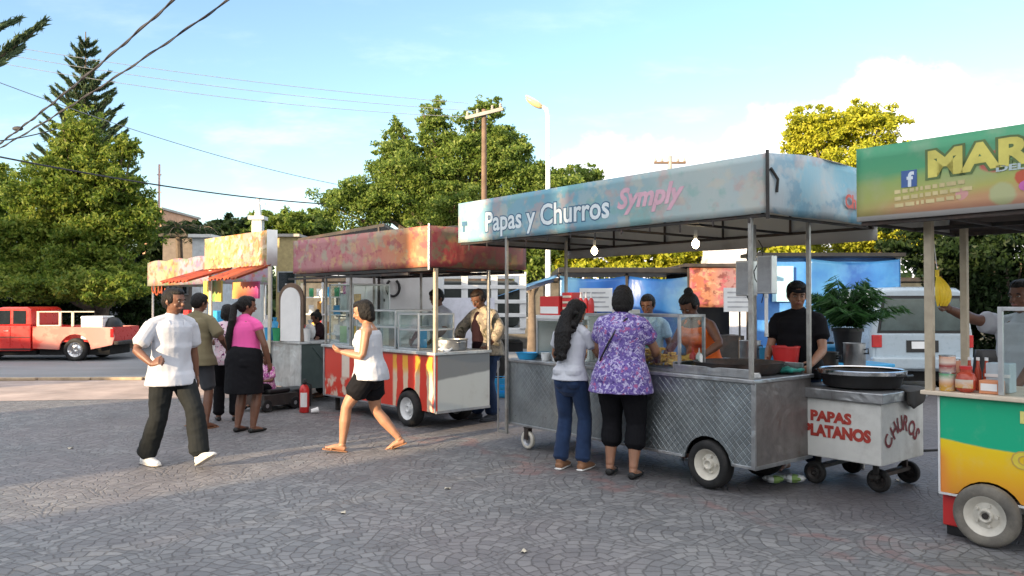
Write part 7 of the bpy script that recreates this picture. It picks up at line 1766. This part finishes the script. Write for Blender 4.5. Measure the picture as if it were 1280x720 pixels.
def build_clutter():
    rnd = random.Random(12)
    def thing(name, label, cat, x, y, z, group=None, O=MM, A=CA): return root(name, label, cat, O @ Vector((x, y, z)), R(A), group)
    # cords on the corner post of the blue cart
    c = thing('power_cord', 'black cord tangled down the corner post of the blue cart', 'cord', -.56, .80, 0)
    mb = MB(); pts = [(.02*math.sin(k*1.7), -.02+.02*math.cos(k*1.3), 2.2-k*.085) for k in range(15)]; mb.tube(pts, .007, 6); pts = [(.10+.05*math.sin(k*1.1), -.03, 2.1-k*.07) for k in range(9)]; mb.tube(pts, .005, 6); mb.build('cord', MATS['black_paint'], c, smooth=True)
    # bags hanging from the canopy
    for i, (x, y, m_, lab) in enumerate(()):
        c = thing('hanging_bag', lab, 'bag', x, y, 1.92, 'bags hung under the blue canopy'); mb = MB(); mb.lathe([(0,-.16),(.07,-.14),(.09,-.06),(.05,.03),(.012,.09),(.008,.14)], 12); mb.build('bag_body', MATS[m_], c, smooth=True); mb = MB(); mb.tube([(0, 0, .14), (0, 0, .28)], .004, 5); mb.build('string', MATS['white_clean'], c)
    # crates and pots behind the carts
    L = [(1.2, 11.3, 0, .5, 'red_plastic', 'red crate behind the blue cart'), (1.25, 11.3, .32, .5, 'blue_plastic', 'blue crate stacked on the red crate behind the blue cart'), (2.6, 12.2, 0, .55, 'cream', 'cream crate further behind the blue cart'), (2.6, 12.2, .34, .5, 'green_plastic', 'green crate stacked on the cream crate'), (3.4, 11.4, 0, .5, 'plastic_white', 'white crate behind the orange vendor'),
         (.5, 12.6, 0, .55, 'plastic_white', 'white crate behind the camouflage jacket'), (-.2, 13.0, 0, .5, 'blue_plastic', 'blue crate beside the white truck')]
    for x, y, z, w, m_, lab in L:
        c = root('plastic_crate', lab, 'crate', (x, y, z), rnd.uniform(-.5, .5), 'crates behind the carts'); mb = MB(); h = .31
        mb.box((-w/2, -.18, 0), (w/2, .18, .02))
        for zz in (.0, .1, .2, .28):
            mb.box((-w/2, -.19, zz+.02), (w/2, -.175, zz+.075)) if zz < .25 else mb.box((-w/2, -.19, h-.03), (w/2, -.175, h))
            mb.box((-w/2, .175, zz+.02), (w/2, .19, min(h, zz+.075))); mb.box((-w/2, -.174, zz+.02), (-w/2+.015, .174, min(h, zz+.075))); mb.box((w/2-.015, -.174, zz+.02), (w/2, .174, min(h, zz+.075)))
        for xx in (-w/2, w/2-.02, 0): mb.box((xx+.002, -.195, .0), (xx+.022, -.191, h))
        mb.build('crate_body', MATS[m_], c)
    for i, (px, Y, lab, m_) in enumerate(((745, 13.6, 'grey price sign standing before the blue tarpaulin', 'white_paint'), (925, 13.2, 'small white sign under the orange banner', 'white_paint'))):
        p = WP(px, 372, Y); c = root('small_sign', lab, 'sign', (p.x, Y, 0), .1*i); mb = MB(); mb.box((-.28, -.01, 1.38), (.28, .01, 1.78)); mb.build('sign_board', MATS[m_], c); mb = MB(); mb.tube([(0, .02, 0), (0, .02, 1.7)], .018); mb.build('post', MATS['dark_frame'], c); mb = MB()
        for k in range(4): mb.box((-.22, -.013, 1.45+k*.08), (.22-.06*(k % 2), -.0105, 1.475+k*.08))
        mb.build('printed_lines', MATS['rim_grey'], c)
    # litter and leaves on the paving
    for i, (px, py) in enumerate(((292, 455*1.0+60), (655, 688), (1120, 600), (560, 610), (90, 560), (430, 640))):
        p = GP(px, py); c = root('litter_scrap', ['paper scrap near the fire extinguisher', 'paper scrap in the middle of the foreground paving', 'paper scrap near the white cart', 'paper scrap between the walking woman and the girl', 'paper scrap at the left of the paving', 'paper scrap in the foreground left of centre'][i], 'litter', p, i, 'scraps on the paving')
        mb = MB(); mb.grid(3, 3, lambda u, v: ((u-.5)*.05, (v-.5)*.035, .006+.008*math.sin(u*4+i)*math.sin(v*5))); mb.build('scrap', MATS['cream'], c, smooth=True, solid=.001)
def build_counter_goods():
    rnd = random.Random(21)
    def thing(name, label, cat, x, y, z, group=None, O=MM, A=CA): return root(name, label, cat, O @ Vector((x, y, z)), R(A), group)
    c = thing('paper_napkins', 'small stack of white napkins at the near corner of the blue cart', 'napkins', -.13, .16, .937); mb = MB()
    for k in range(5): mb.box((-.06, -.05, k*.007), (.06, .05, k*.007+.005), M=Matrix.Rotation(k*.12, 4, 'Z'))
    mb.build('napkins', MATS['white_clean'], c)
    c = thing('green_cloth', 'crumpled teal cloth on the back corner of the blue cart', 'cloth', -.14, .66, .937); mb = MB(); mb.grid(12, 12, lambda u, v: ((u-.5)*.26, (v-.5)*.2, .03+.035*mnoise.noise(Vector((u*4, v*4, 1))))); mb.build('cloth', MATS['teal_cloth'] if 'teal_cloth' in MATS else MATS['green_plastic'], c, smooth=True, solid=.02)
    for i, (x, m_, lab) in enumerate(((-1.9, 'red_plastic', 'red squeeze bottle on top of the low glass case, leftmost'), (-1.83, 'yellow_food', 'yellow squeeze bottle on top of the low glass case'), (-.80, 'white_clean', 'white squeeze bottle on top of the low glass case, at its right end'), (-.87, 'red_plastic', 'red squeeze bottle at the right end on top of the low glass case'))):
        c = thing('squeeze_bottle', lab, 'bottle', x, .36, .937 if i < 2 else .937, 'squeeze bottles on the blue cart'); mb = MB(); mb.lathe([(.028,0),(.031,.02),(.031,.13),(.02,.15),(.008,.16),(.004,.20)], 14); mb.build('bottle_body', MATS[m_], c, smooth=True)
    # salsa bowls and food trays along the counter front
    for i, x in enumerate((-2.55, -2.38)):
        c = thing('salsa_tub', ['pale plastic tub on the counter right of the blue bowl', 'second pale tub on the counter left of the girl'][i], 'tub', x, .08, .937, 'tubs on the blue cart counter'); mb = MB(); mb.lathe([(.04,0),(.052,.08),(.056,.08),(.048,.075),(.036,.01),(0,.01)], 16); mb.build('tub', MATS['plastic_white'], c, smooth=True)
    # gas bottle and hose under the white cart side
    c = root('gas_cylinder', 'small pale blue gas cylinder behind the white cart', 'gas cylinder', (4.0, 6.9, 0), 0); mb = MB(); mb.lathe([(.11,0),(.15,.03),(.16,.1),(.16,.42),(.12,.5),(.05,.52)], 24); mb.build('cylinder', mat('gas_blue', (.25,.45,.55), .5, dirt=(.2,.15,.1)), c, smooth=True); mb = MB(); mb.lathe([(.09,.5),(.1,.6),(.092,.6),(.082,.5)], 18, closed=True); mb.lathe([(.025,.52),(.025,.57)], 10); mb.build('collar', MATS['pole_steel'], c, smooth=True)
    mb = MB(); mb.tube([(0, 0, .57), (-.2, -.1, .6), (-.35, -.2, .3), (-.6, -.15, .28)], .012); mb.build('hose', MATS['black_paint'], c, smooth=True)
    # churros and plantain in the big pan
    M_ = LM(Vector((2.905, 6.25, 0)), CA); c = root('frying_oil', 'dark oil with floating golden pieces in the huge black pan', 'oil', M_ @ Vector((-.34, .36, .87)), R(CA)); mb = MB(); mb.lathe([(0,0),(.295,0)], 40); mb.build('oil_surface', mat('oil', (.04,.025,.012), .06, coat=1, bump=0), c); mb = MB()
    for i in range(16):
        a = rnd.uniform(0, 6.3); r_ = rnd.uniform(.02, .24); mb.ell((r_*math.cos(a), r_*math.sin(a), .004), (.035, .02, .01), 10)
    mb.build('fried_pieces', MATS['golden'], c, smooth=True, kind='stuff')
def build_far_goods():
    O = Vector((-3.2, 12.0, 0)); A = -47.0; M_ = LM(O, A); rnd = random.Random(31)
    t = root('goods_rack', 'white wire rack full of small goods behind the far steel cart', 'rack', M_ @ Vector((-3.4, 1.5, 0)), R(A))
    mb = MB()
    for x in (0, 1.4, 2.8):
        for y in (0, .35): mb.box((x-.015, y-.015, 0), (x+.015, y+.015, 1.9))
    for z in (.5, .95, 1.3, 1.62): mb.box((0, -.016, z), (2.8, .37, z+.02))
    mb.build('frame', MATS['white_clean'], t)
    cols = ['red_plastic', 'white_clean', 'yellow_food', 'blue_plastic', 'cream', 'green_plastic', 'plastic_white', 'golden', 'floral_pink']
    for zi, z in enumerate((.97, 1.32, 1.64)):
        for k in range(9):
            x = .15+k*.31; c = root('snack_packet', 'small packet on the white wire rack behind the far carts', 'packet', M_ @ Vector((-3.4+x, 1.62, z)), R(A), 'packets on the wire rack')
            w, h = rnd.uniform(.08, .13), rnd.uniform(.14, .27); mb = MB(); mb.grid(5, 5, lambda u, v: ((u-.5)*2*w, -.035*math.sin(math.pi*u)*math.sin(math.pi*v), v*h)); mb.grid(5, 5, lambda u, v: ((u-.5)*2*w, .035*math.sin(math.pi*u)*math.sin(math.pi*v)+.002, v*h)); mb.build('packet', MATS[rnd.choice(cols)], c, smooth=True)
    # thin posts with dangling toys at the far stalls
    for i, (px, Y) in enumerate(((263, 13.9), (337, 12.4))):
        p = WP(px, 400, Y); c = root('tent_post', ['pale thin post at the left of the yellow signboard stall', 'pale thin post at the right of the yellow signboard stall'][i], 'post', (p.x, Y, 0), 0); mb = MB(); mb.box((-.022, -.022, 0), (.022, .022, 2.1)); mb.build('post', MATS['cream'], c)
def build_treeline():
    rng = np.random.default_rng(77); t = root('far_trees', 'belt of dark trees closing the horizon behind the square', 'trees', (0, 0, 0), 0)
    P_ = []
    for i in range(150):
        a = rng.uniform(-1.25, 1.25); r_ = rng.uniform(62, 80); c = np.array([math.sin(a)*r_, math.cos(a)*r_, 1.6]); k = 420
        d = rng.normal(size=(k, 3)); d /= np.linalg.norm(d, axis=1)[:, None]; P_.append(c+d*np.array([3.4, 3.4, rng.uniform(1.6, 3.0)])*rng.uniform(.4, 1, (k, 1)))
    P_ = np.concatenate(P_); P_ = P_[P_[:, 2] > 0]
    o = leaf_obj('far_trees', P_, .9, MATS['leaf_dark'], None, 5); bpy.data.objects.remove(t)
    o['label'] = 'belt of dark trees closing the horizon behind the square'; o['category'] = 'trees'; o['kind'] = 'stuff'
SKY, CLOUD, FILLC, SUNE, EXPO = .098, .62, .62, 3.2, 1.95
SHADE = [  # added unseen blocks, heights and gaps set by where sun and shade should fall
 ('tan two storey house added for shade behind the viewer, right of the gap', -6.48, -5.3, 7.9, 6, 'wall_tan'),
 ('tall pale house added for shade behind the viewer at the far right', -5.25, 22, 9.5, 8, 'wall_cool'),
 ('low pale wall house added for shade in the gap behind the viewer', -7.68, -6.50, 4.05, 4, 'wall_cool', False),
 ('pale house added for shade behind the viewer, left of the gap', -11.9, -7.73, 7.75, 6, 'wall_cool'),
 ('pale lower house added for shade behind the viewer next to the low shop', -12.85, -11.95, 6.8, 6, 'wall_tan'),
 ('low tan shop added for shade behind the viewer', -16.6, -12.9, 3.6, 5, 'wall_tan'),
 ('tan house added for shade behind the viewer, left of the shop', -21.9, -16.65, 6.3, 6, 'wall_tan'),
 ('low pale shop added for shade behind the viewer, level with the pickup', -23.9, -21.95, 5.55, 5, 'wall_cool'),
 ('tall tan house added for shade behind the viewer at the far left', -42, -23.95, 9.2, 8, 'wall_tan')]
base_mats(); mat('cream_pole', (.45,.38,.28), .6, .2, var=.2, dirt=(.2,.15,.1))
build_people()
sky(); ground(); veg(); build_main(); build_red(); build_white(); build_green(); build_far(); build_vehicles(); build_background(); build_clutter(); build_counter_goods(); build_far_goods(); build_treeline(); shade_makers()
cam = bpy.data.cameras.new('camera'); co = bpy.data.objects.new('camera', cam); COL.objects.link(co); SC.camera = co
cam.sensor_width = 36; cam.lens = FPX/1280*36; cam.clip_end = 3000; cam.clip_start = .05
co.location = (0, 0, CAMH); co.rotation_euler = (R(90)+math.atan((HY-360)/FPX), 0, 0)
SC.view_settings.view_transform = 'Standard'; SC.view_settings.look = 'None'; SC.view_settings.gamma = 1; SC.view_settings.exposure = EXPO; SC.view_settings.use_curve_mapping = False
SC.cycles.max_bounces = 8; SC.cycles.transparent_max_bounces = 16; SC.cycles.use_denoising = True; SC.cycles.caustics_reflective = False; SC.cycles.caustics_refractive = False
SC.cycles.sample_clamp_indirect = 6
